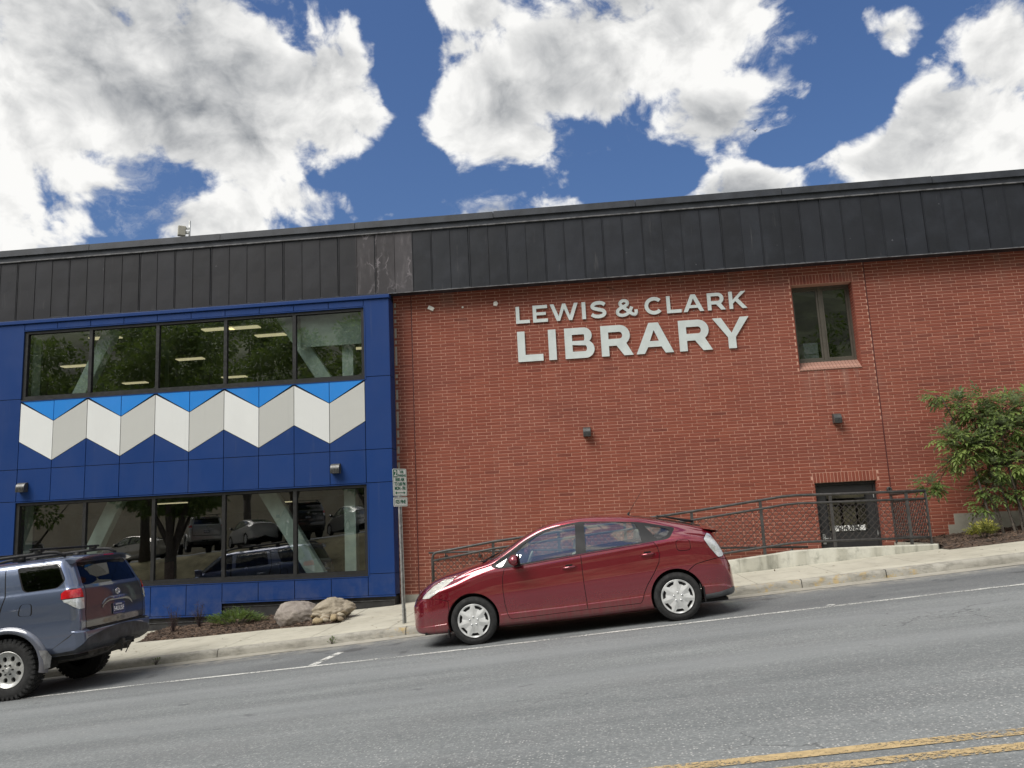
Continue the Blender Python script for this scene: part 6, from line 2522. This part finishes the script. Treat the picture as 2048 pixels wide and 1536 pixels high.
border(.285, .437, p1)
border(.285, .132, p2)
MB().box((-.140, -.0325, .085), (-.052, -.0305, .207)).build('panel', M_GREEN, p1)
fw = (R_(90), 0, 0)
text_mesh('2', .135, M_SGN, p1, (-.096, -.0335, .146), fw, .95, bold=.003)
text_mesh('HR', .062, M_GREEN, p1, (.048, -.032, .172), fw, .95, bold=.002)
text_mesh('PARKING', .052, M_GREEN, p1, (.045, -.032, .113), fw, .80, bold=.002)
text_mesh('8:00 AM', .078, M_GREEN, p1, (0, -.032, .045), fw, .72, bold=.003)
text_mesh('TO 5:00 PM', .078, M_GREEN, p1, (0, -.032, -.028), fw, .62, bold=.003)
text_mesh('MON - FRI', .078, M_GREEN, p1, (0, -.032, -.100), fw, .66, bold=.003)
extrude_shape([('+', [(-.115, -.172), (-.075, -.147), (-.075, -.166), (.075, -.166), (.075, -.147), (.115, -.172), (.075, -.197), (.075, -.178), (-.075, -.178), (-.075, -.197)])], -.0325, -.0305).build('arrow', M_GREEN, p1, fix=True)
text_mesh('$25 FINE', .082, M_GREEN, p2, (0, -.032, 0), fw, .72, bold=.003)
bt = MB()
for z in (.20, -.21):
    bt.lathe([(.001, -.036), (.008, -.035), (.009, -.03)], 10, 'Y', cen=(0, 0, z))
bt.build('bolt', M_STEEL, p1)


# ------------------------------------------------------------------ planting, stones
def leaf_mat(name, a, b, under):
    mt, G = mat(name)
    at_ = G.n('ShaderNodeAttribute')
    at_.attribute_name = 'tone'
    c = G.mix(at_.outputs['Fac'], a, b)
    p = geo_pos(G)
    c = G.mix(G.ramp(G.noise(p, 3.0, 3, .6), .35, .7, 0, .35), c, tuple(v * 1.35 for v in b))
    bf = G.n('ShaderNodeNewGeometry').outputs['Backfacing']
    c = G.mix(bf, c, under)
    setp(G, color=c, rough=.55, spec=.35)
    tl = G.n('ShaderNodeBsdfTranslucent')
    G.put(tl.inputs[0], G.mix(.5, c, (.20, .28, .03)))
    mx = G.n('ShaderNodeMixShader')
    mx.inputs[0].default_value = .36
    G.nt.links.new(G.b.outputs[0], mx.inputs[1])
    G.nt.links.new(tl.outputs[0], mx.inputs[2])
    G.nt.links.new(mx.outputs[0], G.out.inputs[0])
    return mt


class Leaves:
    def __init__(s):
        s.v, s.f, s.t = [], [], []

    def leaflet(s, p, d, n, L, W, tone):
        """a pointed leaflet folded along its midrib"""
        d = d.normalized()
        sd = d.cross(n)
        if sd.length < 1e-4:
            sd = d.orthogonal()
        sd.normalize()
        up = sd.cross(d).normalized()
        o = len(s.v)
        for q in (p, p + d * L * .42 + sd * W * .5 + up * W * .16, p + d * L - up * L * .10, p + d * L * .42 - sd * W * .5 + up * W * .16, p + d * L * .5):
            s.v.append(tuple(q))
        s.f += [(o, o + 1, o + 4), (o + 1, o + 2, o + 4), (o, o + 4, o + 3), (o + 4, o + 2, o + 3)]
        s.t += [tone] * 4

    def spray(s, p, d, rnd, n=7, L=.085, W=.034, rach=.20, tone=.5, droop=.5):
        """a compound leaf: paired leaflets along a drooping stalk"""
        d = d.normalized()
        up0 = Vector((rnd.uniform(-.5, .5), rnd.uniform(-.5, .5), 1)).normalized()
        q = p.copy()
        k = (n - 1) // 2
        for i in range(k + 1):
            sd = d.cross(up0)
            sd = sd.normalized() if sd.length > 1e-3 else Vector((1, 0, 0))
            nn = sd.cross(d)
            if i == k:
                s.leaflet(q, d, nn, L * 1.15, W * 1.1, tone + rnd.uniform(-.12, .12))
            else:
                for sg in (-1, 1):
                    s.leaflet(q, d * .75 + sd * sg * .8 + Vector((0, 0, -.15)), nn, L * rnd.uniform(.8, 1.1), W, tone + rnd.uniform(-.15, .15))
            d = (d + Vector((0, 0, -droop * .28))).normalized()
            q = q + d * rach / (k + 1)

    def build(s, name, m_, parent=None, loc=(0, 0, 0)):
        me = bpy.data.meshes.new(name)
        me.from_pydata(s.v, [], s.f)
        me.materials.append(m_)
        at_ = me.attributes.new('tone', 'FLOAT', 'FACE')
        at_.data.foreach_set('value', [min(1, max(0, t)) for t in s.t])
        me.update()
        return link(name, me, parent, loc)


M_BARK = simple('grey_bark', (.085, .072, .058), .9, 0, .35, 18, .6, 50)
M_LEAF = leaf_mat('shrub_leaf', (.065, .115, .030), (.20, .265, .070), (.32, .38, .25))


def rndv(r):
    while True:
        v = Vector((r.uniform(-1, 1), r.uniform(-1, 1), r.uniform(-1, 1)))
        if .05 < v.length < 1:
            return v


rs_ = random.Random(31)
shrub = empty('leafy_shrub', (7.45, -1.15, walk_z(7.45, -1.15)))
tag(shrub, 'tall leafy green shrub against the bricks right of the ramp', 'shrub')
SO = Vector(shrub.location)
# clumps: centre, radii, number of compound leaves, tone
CL = [((6.78, -.95, 3.72), (.26, .20, .12), 16, .35), ((7.05, -.95, 3.55), (.24, .22, .16), 26, .22), ((7.20, -.95, 3.40), (.26, .24, .22), 30, .35), ((7.55, -1.0, 3.62), (.20, .2, .22), 24, .5),
      ((7.45, -1.0, 3.25), (.40, .3, .26), 62, .35), ((7.95, -1.0, 3.35), (.38, .3, .26), 60, .6), ((8.45, -1.0, 3.45), (.45, .3, .28), 70, .7), ((9.0, -1.0, 3.35), (.5, .35, .35), 70, .6),
      ((7.75, -1.05, 2.95), (.50, .35, .26), 84, .5), ((8.3, -1.05, 3.0), (.45, .35, .26), 70, .65), ((6.80, -1.0, 2.93), (.26, .22, .14), 30, .8), ((6.95, -1.0, 2.88), (.28, .22, .16), 36, .7),
      ((7.02, -1.15, 2.68), (.30, .18, .22), 44, .95), ((7.35, -1.15, 2.72), (.24, .18, .22), 34, .75), ((7.55, -1.0, 2.65), (.26, .25, .20), 34, .15), ((6.90, -1.0, 2.42), (.24, .2, .10), 22, .5),
      ((7.55, -1.1, 2.28), (.36, .3, .24), 52, .42), ((7.98, -1.15, 2.33), (.36, .3, .22), 60, .85), ((8.5, -1.1, 2.4), (.45, .3, .26), 60, .7), ((7.45, -1.05, 1.92), (.34, .28, .22), 44, .3), ((8.0, -1.1, 1.85), (.38, .28, .2), 44, .45),
      ((6.36, -.85, 2.06), (.20, .15, .10), 20, .15), ((6.52, -.85, 1.98), (.16, .14, .09), 14, .12), ((8.6, -1.1, 1.95), (.4, .3, .24), 46, .5), ((7.25, -1.0, 1.62), (.18, .15, .12), 14, .25), ((9.2, -1.0, 2.6), (.5, .3, .6), 90, .5),
      ((8.1, -.9, 2.65), (.5, .25, .18), 30, .05)]
lv = Leaves()
forks_ = []
stems = MB()
base = Vector((7.45, -1.15, walk_z(7.45, -1.15)))
for (c, r, n, tone) in CL:
    c = Vector(c)
    b0 = base + Vector((rs_.uniform(-.18, .55), rs_.uniform(-.16, .16), -.05))
    if len(forks_) > 7:
        near = min(forks_, key=lambda q_: (q_ - c).length + (.6 if q_.z > c.z - .2 else 0))
        b0 = near
    mid = b0.lerp(c, .5) + Vector((rs_.uniform(-.08, .08) + (c.x - b0.x) * -.18, rs_.uniform(-.08, .08), .22 + rs_.uniform(-.08, .1)))
    pth = crom([tuple(b0), tuple(b0.lerp(mid, .5) + Vector((0, 0, .06))), tuple(mid), tuple(mid.lerp(c, .6) + Vector((0, 0, .05))), tuple(c)], 3)
    k = len(pth)
    r0 = .020 if b0.z < base.z + .1 else .009
    forks_ += [mid, mid.lerp(c, .5)] if b0.z < base.z + .1 else []
    stems.tube([Vector(p) - SO for p in pth], [r0 * (1 - .8 * i / (k - 1)) + .0035 for i in range(k)], 6, caps=False)
    for j in range(int(n * 1.55)):
        o_ = rndv(rs_)
        p = c + Vector((o_.x * r[0], o_.y * r[1], o_.z * r[2]))
        d = (p - c).normalized() * .9 + Vector((rs_.uniform(-.5, .5), rs_.uniform(-.7, .2), rs_.uniform(-.25, .35)))
        lv.spray(p - SO, d, rs_, rs_.choice((5, 7, 7)), rs_.uniform(.075, .14), rs_.uniform(.030, .056), rs_.uniform(.16, .24), tone + rs_.uniform(-.18, .18), .6)
        if rs_.random() < .25:
            a = c + rndv(rs_) * min(r) * .4
            stems.tube([a - SO, (a.lerp(p, .6) + Vector((0, 0, .02))) - SO, p - SO], [.006, .004, .002], 4, caps=False)
for k in range(5):
    a = base + Vector((rs_.uniform(-.15, .5), rs_.uniform(-.1, .1), -.03))
    b = a + Vector((rs_.uniform(-.9, .6), rs_.uniform(-.2, .2), rs_.uniform(.5, 1.1)))
    stems.tube([a - SO, a.lerp(b, .5) + Vector((0, 0, .12)) - SO, b - SO], [.016, .011, .005], 5, caps=False)
stems.build('stems', M_BARK, shrub, smooth=True)
lv.build('crown', M_LEAF, shrub)


def low_bush(name, cx, cy, rx, ry, h, n, tone, label, m_, L=.04):
    z0 = walk_z(cx, cy) + .03
    e_ = empty(name, (cx, cy, z0))
    tag(e_, label, 'bush')
    q = Leaves()
    st2 = MB()
    for k in range(n):
        a = rs_.uniform(0, 2 * math.pi)
        rr_ = math.sqrt(rs_.random())
        d = Vector((math.cos(a) * rx * rr_, math.sin(a) * ry * rr_, h * math.sqrt(max(.05, 1 - rr_ * rr_ * .8)) * rs_.uniform(.6, 1.1)))
        if k % 3 == 0:
            st2.tube([Vector((d.x * .2, d.y * .2, 0)), d * .6 + Vector((0, 0, .02)), d], [.006, .004, .002], 4, caps=False)
        for j in range(3):
            p = d * rs_.uniform(.65, 1.0)
            q.spray(p, Vector((d.x, d.y, h * .7)) + rndv(rs_) * .15, rs_, 5, L * rs_.uniform(.8, 1.3), L * .45, L * 2.2, tone + rs_.uniform(-.3, .3), .1)
    st2.build('stems', M_BARK, e_)
    q.build('foliage', m_, e_)
    return e_


M_LEAF2 = leaf_mat('low_bush_leaf', (.040, .085, .020), (.115, .185, .035), (.12, .17, .06))
M_LEAF3 = leaf_mat('yellow_leaf', (.16, .17, .03), (.32, .30, .05), (.3, .3, .12))
M_LEAF4 = leaf_mat('purple_leaf', (.018, .010, .012), (.05, .028, .026), (.06, .04, .04))
low_bush('spreading_bush', -6.98, -1.25, .62, .38, .30, 190, .5, 'low spreading green bush in the mulch below the blue panels', M_LEAF2)
low_bush('yellow_bush', 6.95, -1.55, .26, .2, .26, 46, .5, 'small yellow-green bush at the foot of the tall shrub', M_LEAF3, .06)
for x, y, lab in ((-8.22, -1.30, 'bare dark purple twiggy plant nearest the off-road car'), (-7.80, -1.05, 'bare dark purple twiggy plant beside the spreading bush')):
    z0 = walk_z(x, y)
    e_ = empty('twiggy_plant', (x, y, z0))
    tag(e_, lab, 'plant', 'dark twiggy plants in the mulch')
    tw = MB()
    q = Leaves()
    for k in range(16):
        a = rs_.uniform(0, 6.28)
        t = Vector((math.cos(a) * rs_.uniform(.03, .20), math.sin(a) * rs_.uniform(.03, .16), rs_.uniform(.28, .58)))
        tw.tube([(0, 0, 0), t * .5 + Vector((0, 0, .05)), t], [.006, .005, .002], 4, caps=False)
        for j in range(4):
            b = t * rs_.uniform(.4, .95)
            s2 = b + rndv(rs_) * .10
            tw.tube([b, s2], [.003, .0015], 3, caps=False)
            q.leaflet(s2, rndv(rs_), Vector((0, 0, 1)), .035, .016, rs_.random())
    tw.build('twigs', simple('purple_twig', (.040, .022, .022), .8), e_)
    q.build('leaves', M_LEAF4, e_)['kind'] = 'stuff'
# weeds growing in the gutter joint
for x, lab in ((-4.18, 'dry weed sprouting from the gutter left of the sign post'), (-7.05, 'weed sprouting from the gutter behind the off-road car')):
    y = CURB_Y - .03
    e_ = empty('gutter_weed', (x, y, road_z(x, y) + .008))
    tag(e_, lab, 'weed', 'weeds in the gutter')
    q = Leaves()
    tw = MB()
    for k in range(20):
        a = rs_.uniform(0, 6.28)
        t = Vector((math.cos(a) * rs_.uniform(.02, .08), math.sin(a) * .04, rs_.uniform(.02, .11)))
        tw.tube([(0, 0, 0), t], [.003, .0015], 3, caps=False)
        q.leaflet(t * .9, t + rndv(rs_) * .05, Vector((0, -1, .3)), .035, .012, rs_.random())
    tw.build('stalks', M_BARK, e_)
    q.build('leaves', M_LEAF2, e_)['kind'] = 'stuff'

# mulch beds
M_MULCH = simple('bark_mulch_bed', (.060, .040, .028), .95, 0, .45, 9, 1.0, 60)
M_CHIP = simple('bark_chip', (.095, .062, .042), .9, 0, .55, 7)


def bed(name, poly, n, zf, parent=None):
    xs0, xs1 = min(p[0] for p in poly), max(p[0] for p in poly)
    ys0, ys1 = min(p[1] for p in poly), max(p[1] for p in poly)
    pts = []
    st = .09
    x = xs0 + st / 2
    while x < xs1:
        y = ys0 + st / 2
        while y < ys1:
            if in_poly(x, y, poly):
                pts.append((x, y))
            y += st
        x += st
    V, T = cdt(pts, [densify(poly, .1)])
    mb_ = MB()

    def zz(x, y):
        return zf(x, y) + .018 * noise.noise(Vector((x * 5, y * 5, 0))) + .012 * noise.noise(Vector((x * 17, y * 17, 3)))
    mb_.v = [(v[0], v[1], zz(v[0], v[1])) for v in V]
    mb_.f = [tuple(t) for t in T if in_poly(sum(V[i][0] for i in t) / 3, sum(V[i][1] for i in t) / 3, poly)]
    mb_.mi = [0] * len(mb_.f)
    o_ = mb_.build(name, M_MULCH, smooth=True)
    o_['kind'] = 'structure'
    ch = MB()
    r = random.Random(n)
    k = 0
    while k < n:
        x, y = r.uniform(xs0, xs1), r.uniform(ys0, ys1)
        if not in_poly(x, y, poly):
            continue
        k += 1
        a = r.uniform(0, 3.14)
        L, W = r.uniform(.018, .05), r.uniform(.006, .013)
        ax = Vector((math.cos(a), math.sin(a), r.uniform(-.45, .45))) * L
        ay = Vector((-math.sin(a), math.cos(a), r.uniform(-.4, .4))) * W
        c = Vector((x, y, zz(x, y) + r.uniform(.002, .016)))
        az = ax.cross(ay).normalized() * .004
        ch.add([c - ax - ay * .5, c - ax * .3 - ay, c + ax, c + ax * .4 + ay, c - ax * .8 + ay * .7, c + az * 2.2], [(0, 1, 5), (1, 2, 5), (2, 3, 5), (3, 4, 5), (4, 0, 5)])
    m2 = ch.build('mulch', M_CHIP, None)
    m2['kind'] = 'stuff'
    tag(m2, 'brown bark chips covering the planting bed', kind='stuff')
    return o_


bedL = [(x, bed_front(x) + .012) for x in (-8.62, -8.0, -7.3, -6.6, -5.9, -5.2, -4.84)] + [(-4.65, -2.29), (-4.97, -.45), (-5.4, -.40), (-8.69, -.40), (-8.69, -1.2)]


def bed_z(x, y):
    t = max(0, min(1, (y - bed_front(x)) / .35)) * max(0, min(1, (-.38 - y) / .3 + .3))
    return walk_z(x, y) - .015 + .075 * t + .02 * noise.noise(Vector((x * 1.3, y * 1.3, 8)))


bed('planting_bed', bedL, 5200, bed_z)
bedR = [(6.02, -2.34), (15, -2.34), (15, -.0), (6.07, -.0), (6.07, -2.0), (6.0, -2.0)]
bed('planting_bed', bedR, 4200, lambda x, y: walk_z(x, y) + .0 + .05 * max(0, min(1, (y + 2.34) / .5)))

# boulders and river stones
def rock_mesh(name, m_, seed, sub=4, rough=.16, flat=.25, facets=6):
    bm = bmesh.new()
    bmesh.ops.create_icosphere(bm, subdivisions=sub, radius=1.0)
    r = random.Random(seed)
    planes = []
    for k in range(facets):
        n_ = rndv(r).normalized()
        planes.append((n_, r.uniform(.72, .95)))
    off = Vector((seed * 3.1, seed * 1.7, seed * .9))
    for v in bm.verts:
        p = v.co.copy()
        for n_, d in planes:
            k = p.dot(n_) - d
            if k > 0:
                p -= n_ * k * .85
        f = 1 + rough * noise.fractal(p * 1.4 + off, 1.0, 2.0, 4) + rough * .35 * noise.fractal(p * 5 + off, 1.0, 2.0, 3)
        v.co = p * f
    me = bpy.data.meshes.new(name)
    bm.to_mesh(me)
    bm.free()
    me.materials.append(m_)
    me.polygons.foreach_set('use_smooth', [True] * len(me.polygons))
    return me


def stone_mat(name, a, b, c_, sc=3.0):
    mt, G = mat(name)
    p = G.n('ShaderNodeTexCoord').outputs['Object']
    n1 = G.noise(p, sc, 6, .65)
    n2 = G.noise(p, sc * 7, 4, .7)
    n3 = G.noise(G.vm('MULTIPLY', p, (1, 1, 4)), sc * 1.3, 5, .7)
    col = G.mix(G.ramp(n1, .35, .68), a, b)
    col = G.mix(G.ramp(n3, .55, .72, 0, .7), col, c_)
    col = G.mix(G.ramp(n2, .56, .72, 0, .5), col, tuple(v * .5 for v in a))
    setp(G, color=col, rough=.88, spec=.3)
    setp(G, normal=G.bump(G.m('ADD', n2, G.m('MULTIPLY', n1, 1.5)), .6, .02))
    return mt


M_B1 = stone_mat('pink_granite', (.22, .19, .165), (.30, .265, .235), (.36, .34, .30))
M_B2 = stone_mat('tan_sandstone', (.25, .215, .16), (.35, .305, .235), (.42, .38, .30))
M_PEB = [stone_mat('tan_stone_%d' % i, a, b, c_, 6) for i, (a, b, c_) in enumerate((((.30, .23, .13), (.42, .34, .22), (.48, .40, .28)), ((.22, .17, .11), (.33, .27, .19), (.40, .35, .27)), ((.34, .29, .21), (.46, .41, .32), (.5, .46, .38))))]
o = link('boulder', rock_mesh('boulder', M_B1, 3, 5, rough=.12), None, (-5.58, -1.72, walk_z(-5.58, -1.72) + .14))
o.scale = (.41, .36, .285)
tag(o, 'rounded pinkish grey boulder on the mulch beside the sidewalk', 'boulder')
o = link('boulder', rock_mesh('boulder_b', M_B2, 8, 5, rough=.17), None, (-4.93, -1.66, walk_z(-4.93, -1.66) + .13))
o.scale = (.40, .34, .255)
o.rotation_euler = (0, R_(-8), R_(20))
tag(o, 'long tan boulder nearest the sign post', 'boulder')
peb = [rock_mesh('river_stone', M_PEB[i % 3], 20 + i, 2, .12, facets=8) for i in range(6)]
rp = random.Random(77)
n = 0
for k in range(46):
    if k < 30:
        x, y = rp.uniform(-5.22, -4.60), rp.uniform(-2.24, -1.93)
        if y < bed_front(x) + .06:
            y = bed_front(x) + .08
    else:
        x, y = rp.uniform(-4.72, -4.42) - .12, rp.uniform(-1.75, -.75)
        x = min(x, -4.70 - (y + 2.29) * .16 + .0)
    s_ = rp.uniform(.035, .085)
    o = link('river_stone', peb[k % 6], None, (x, y, bed_z(x, y) + s_ * .40 + (.045 if k % 4 == 0 else .012)))
    o.scale = (s_ * rp.uniform(1.0, 1.5), s_, s_ * rp.uniform(.55, .8))
    o.rotation_euler = (rp.uniform(-.4, .4), rp.uniform(-.4, .4), rp.uniform(0, 6.28))
    if k < 30:
        tag(o, 'tan river stone heaped in front of the long tan boulder', 'stone', 'river stones in front of the tan boulder')
    else:
        tag(o, 'tan river stone between the long tan boulder and the dark plinth', 'stone', 'river stones behind the tan boulder')
# dry leaves on the sidewalk: too small to pick apart
lf = Leaves()
for k in range(70):
    x = rp.uniform(-8.4, 9.0)
    y = rp.uniform(-4.0, -2.1)
    lf.leaflet(Vector((x, y, walk_z(x, y) + .008)), Vector((rp.uniform(-1, 1), rp.uniform(-1, 1), .1)), Vector((0, 0, 1)), rp.uniform(.025, .06), .025, rp.random())
o = lf.build('leaf_litter', simple('dry_leaf', (.14, .10, .055), .8))
o['kind'] = 'stuff'
# a bird high over the roof
b = empty('bird', (14.23, 44.30, 30.78))
tag(b, 'small dark bird flying in front of the middle cloud', 'bird')
bd_ = MB().tube([(-.20, 0, .02), (-.12, 0, .02), (0, 0, 0), (.10, 0, .01), (.17, 0, .04), (.20, 0, .05)], [.012, .03, .05, .045, .03, .008], 8)
for sd in (-1, 1):
    bd_.add([(.05, sd * .03, .02), (-.06, sd * .03, .02), (-.10, sd * .16, .13), (-.12, sd * .27, .15), (.0, sd * .22, .16), (.06, sd * .14, .12)], [(0, 1, 2, 3, 4, 5)])
bd_.build('body', simple('bird_dark', (.03, .03, .032), .8), b)
b.rotation_euler = (R_(15), R_(-10), R_(60))
b.scale = (.8, .8, .8)


# ------------------------------------------------------------------ the other side of the street (mirrored in the glass)
def lot_z(x, y):
    """a bank rises from the far sidewalk to the raised lot"""
    t = min(1.0, max(0.0, (-22.2 - y) / 5.5))
    return road_z(x, -19.5) + .12 + 2.75 * t * t * (3 - 2 * t) + max(0, -27.7 - y) * .035


sheet('far_sidewalk', -70, 70, -22.2, -19.6, lambda x, y: lot_z(x, -19.6), M_WALK, 30, 2)
sheet('bank', -70, 70, -27.7, -22.2, lot_z, simple('dry_grass_bank', (.28, .25, .15), .95, 0, .4, .8, .6, 30), 10, 12)
sheet('parking_lot', -70, 70, -47, -27.7, lot_z, M_ASPH, 6, 4)
M_HILL = simple('scrubby_hillside', (.070, .082, .040), .95, 0, .55, .08, 1.0, .3)


def hill_z(x, y):
    d = -y - 46
    return lot_z(max(-60, min(60, x)), -47) + 2.6 + d * .20 + 44 * (1 / (1 + math.exp(-(d - 95 - .25 * x) / 26))) + 5 * noise.noise(Vector((x * .02, y * .02, 1))) + 1.4 * noise.noise(Vector((x * .09, y * .09, 4)))


sheet('hill', -330, 330, -330, -47.5, hill_z, M_HILL, 66, 40)
rwf = MB()
P = []
for i in range(57):
    x = -112 + i * 4
    P.append([(x, -47.2, lot_z(max(-70, min(70, x)), -47) - .6), (x, -47.2, hill_z(x, -47.5) + .9), (x, -47.7, hill_z(x, -47.5) + .9)])
rwf.grid(P)
o = rwf.build('far_retaining_wall', concrete('tan_wall', (.44, .38, .27), (.52, .46, .34), .25))
tag(o, 'long tan retaining wall behind the far parking lot, mirrored in the glass', 'wall')

M_TLEAF = leaf_mat('tree_leaf', (.055, .105, .028), (.14, .21, .05), (.15, .20, .09))


def tree(x, y, h, rx, label, seed, forks=2, n=2600, z0=None, trunk=.24, lo=.37):
    r = random.Random(seed)
    z0 = lot_z(x, y) if z0 is None else z0
    e_ = empty('street_tree', (x, y, z0 - .05))
    tag(e_, label, 'tree', 'trees across the street')
    tk = MB()
    fork = h * .20
    tk.tube([(0, 0, 0), (.03, .02, fork * .5), (0, 0, fork)], [trunk * 1.25, trunk, trunk * .95], 10)
    tips = []
    for k in range(forks + 4):
        a = 2 * math.pi * k / (forks + 4) + r.uniform(-.4, .4)
        big = k < forks
        rad = (rx * .35 if big else rx * r.uniform(.4, .7))
        tip = Vector((math.cos(a) * rad, math.sin(a) * rad, h * (r.uniform(.72, .86) if big else r.uniform(.42, .66))))
        s_ = Vector((0, 0, fork * (.9 if big else r.uniform(.9, 1.3))))
        m_ = s_.lerp(tip, .5) + Vector((math.cos(a) * .3, math.sin(a) * .3, .1 * h * .3))
        tk.tube(crom([tuple(s_), tuple(m_), tuple(tip)], 4), [(trunk * (.75 if big else .36)) * (1 - .11 * i) for i in range(9)], 7, caps=False)
        tips += [m_, tip]
    tk.build('trunk', M_BARK, e_, smooth=True)
    q = Leaves()
    blobs = []
    for k in range(80):
        t = r.uniform(lo, 1.0)
        prof = math.sin(math.pi * min(1, max(0, (t - lo) / (1.04 - lo))) ** .75) ** .7
        a = r.uniform(0, 6.28)
        rr_ = rx * prof * math.sqrt(r.random())
        blobs.append((Vector((math.cos(a) * rr_, math.sin(a) * rr_, h * t)), r.uniform(.55, 1.15), r.uniform(.1, .9)))
    for k in range(n):
        c, br_, tone = blobs[k % len(blobs)]
        o_ = rndv(r)
        p = c + Vector((o_.x, o_.y, o_.z * .75)) * br_
        q.leaflet(p, o_ + Vector((0, 0, -.3)), rndv(r), r.uniform(.16, .30), r.uniform(.10, .16), tone + r.uniform(-.2, .2))
    q.build('crown', M_TLEAF, e_)
    return e_


tree(-19.2, -20.9, 13.2, 4.6, 'forked street tree whose trunk is mirrored in the lower bay windows', 1, 2, 16800, trunk=.26)
tree(-28.5, -23.5, 14.0, 5.2, 'broad tree mirrored in the left upper bay windows', 2, 3, 16800)
tree(-10.3, -23.0, 12.6, 3.6, 'narrow tree mirrored in the right upper bay window', 3, 2, 12800)
tree(-36, -30, 15, 6, 'tall tree at the far end of the mirrored row', 4, 3, 12000)
tree(-23.5, -40, 16.5, 6.0, 'tree standing behind the parked cars in the mirrored lot', 5, 3, 14400)
tree(2.5, -34, 11, 4.5, 'tree behind the viewer mirrored in the red car', 6, 3, 10400)
tree(-24, -27.5, 13.5, 4.6, 'dense tree filling the gap in the mirrored row', 8, 3, 14000)
tree(-15.6, -27, 11.0, 3.4, 'lower tree beside the gap of sky in the mirrored row', 9, 3, 9000)
tree(17, -30, 10.5, 4.5, 'tree up the street behind the viewer', 7, 3, 10400)


def recolour(root, old, new):
    for ob in [root] + list(root.children_recursive):
        if ob.type == 'MESH':
            for sl in ob.material_slots:
                if sl.material in old:
                    sl.link = 'OBJECT'
                    sl.material = new


def park(src, x, y, yaw, old, paint, name, label):
    c = copy_tree(src)
    c.name = name
    tag(c, label, 'car', 'cars in the lot across the street')
    z = lot_z(x, y)
    c.location = (x, y, z)
    c.rotation_euler = (0, -.05, yaw)
    recolour(c, old, paint)
    return c


P_SIL = car_paint('silver_paint', (.42, .42, .40), .2, .5)
P_CRM = car_paint('cream_paint', (.50, .46, .36), .2, .1)
P_WHT = car_paint('white_paint', (.62, .62, .60), .2, .0)
P_BLK = car_paint('black_paint', (.015, .016, .018), .2, .3)
SUVP = (M_SUV, M_SUVGATE, M_SUVFLARE, M_SUVBUMP)
park(red_car, -28.6, -31.5, R_(12), (M_MAROON,), P_CRM, 'hatchback_car', 'cream hatchback in the lot across the street, mirrored in the lower glass')
park(suv, -24.0, -33.0, R_(55), SUVP, P_SIL, 'off_road_car', 'silver off-road car in the lot across the street, mirrored in the lower glass')
park(red_car, -20.8, -32.5, R_(50), (M_MAROON,), P_WHT, 'hatchback_car', 'white hatchback in the middle of the lot across the street')
park(suv, -17.6, -32.0, R_(58), SUVP, P_BLK, 'off_road_car', 'black off-road car in the lot across the street, mirrored in the lower glass')
park(red_car, -14.6, -31.6, R_(52), (M_MAROON,), P_SIL, 'hatchback_car', 'silver hatchback at the uphill end of the lot across the street')
park(suv, -36.0, -31.0, R_(20), SUVP, P_WHT, 'off_road_car', 'white off-road car at the downhill end of the lot across the street')
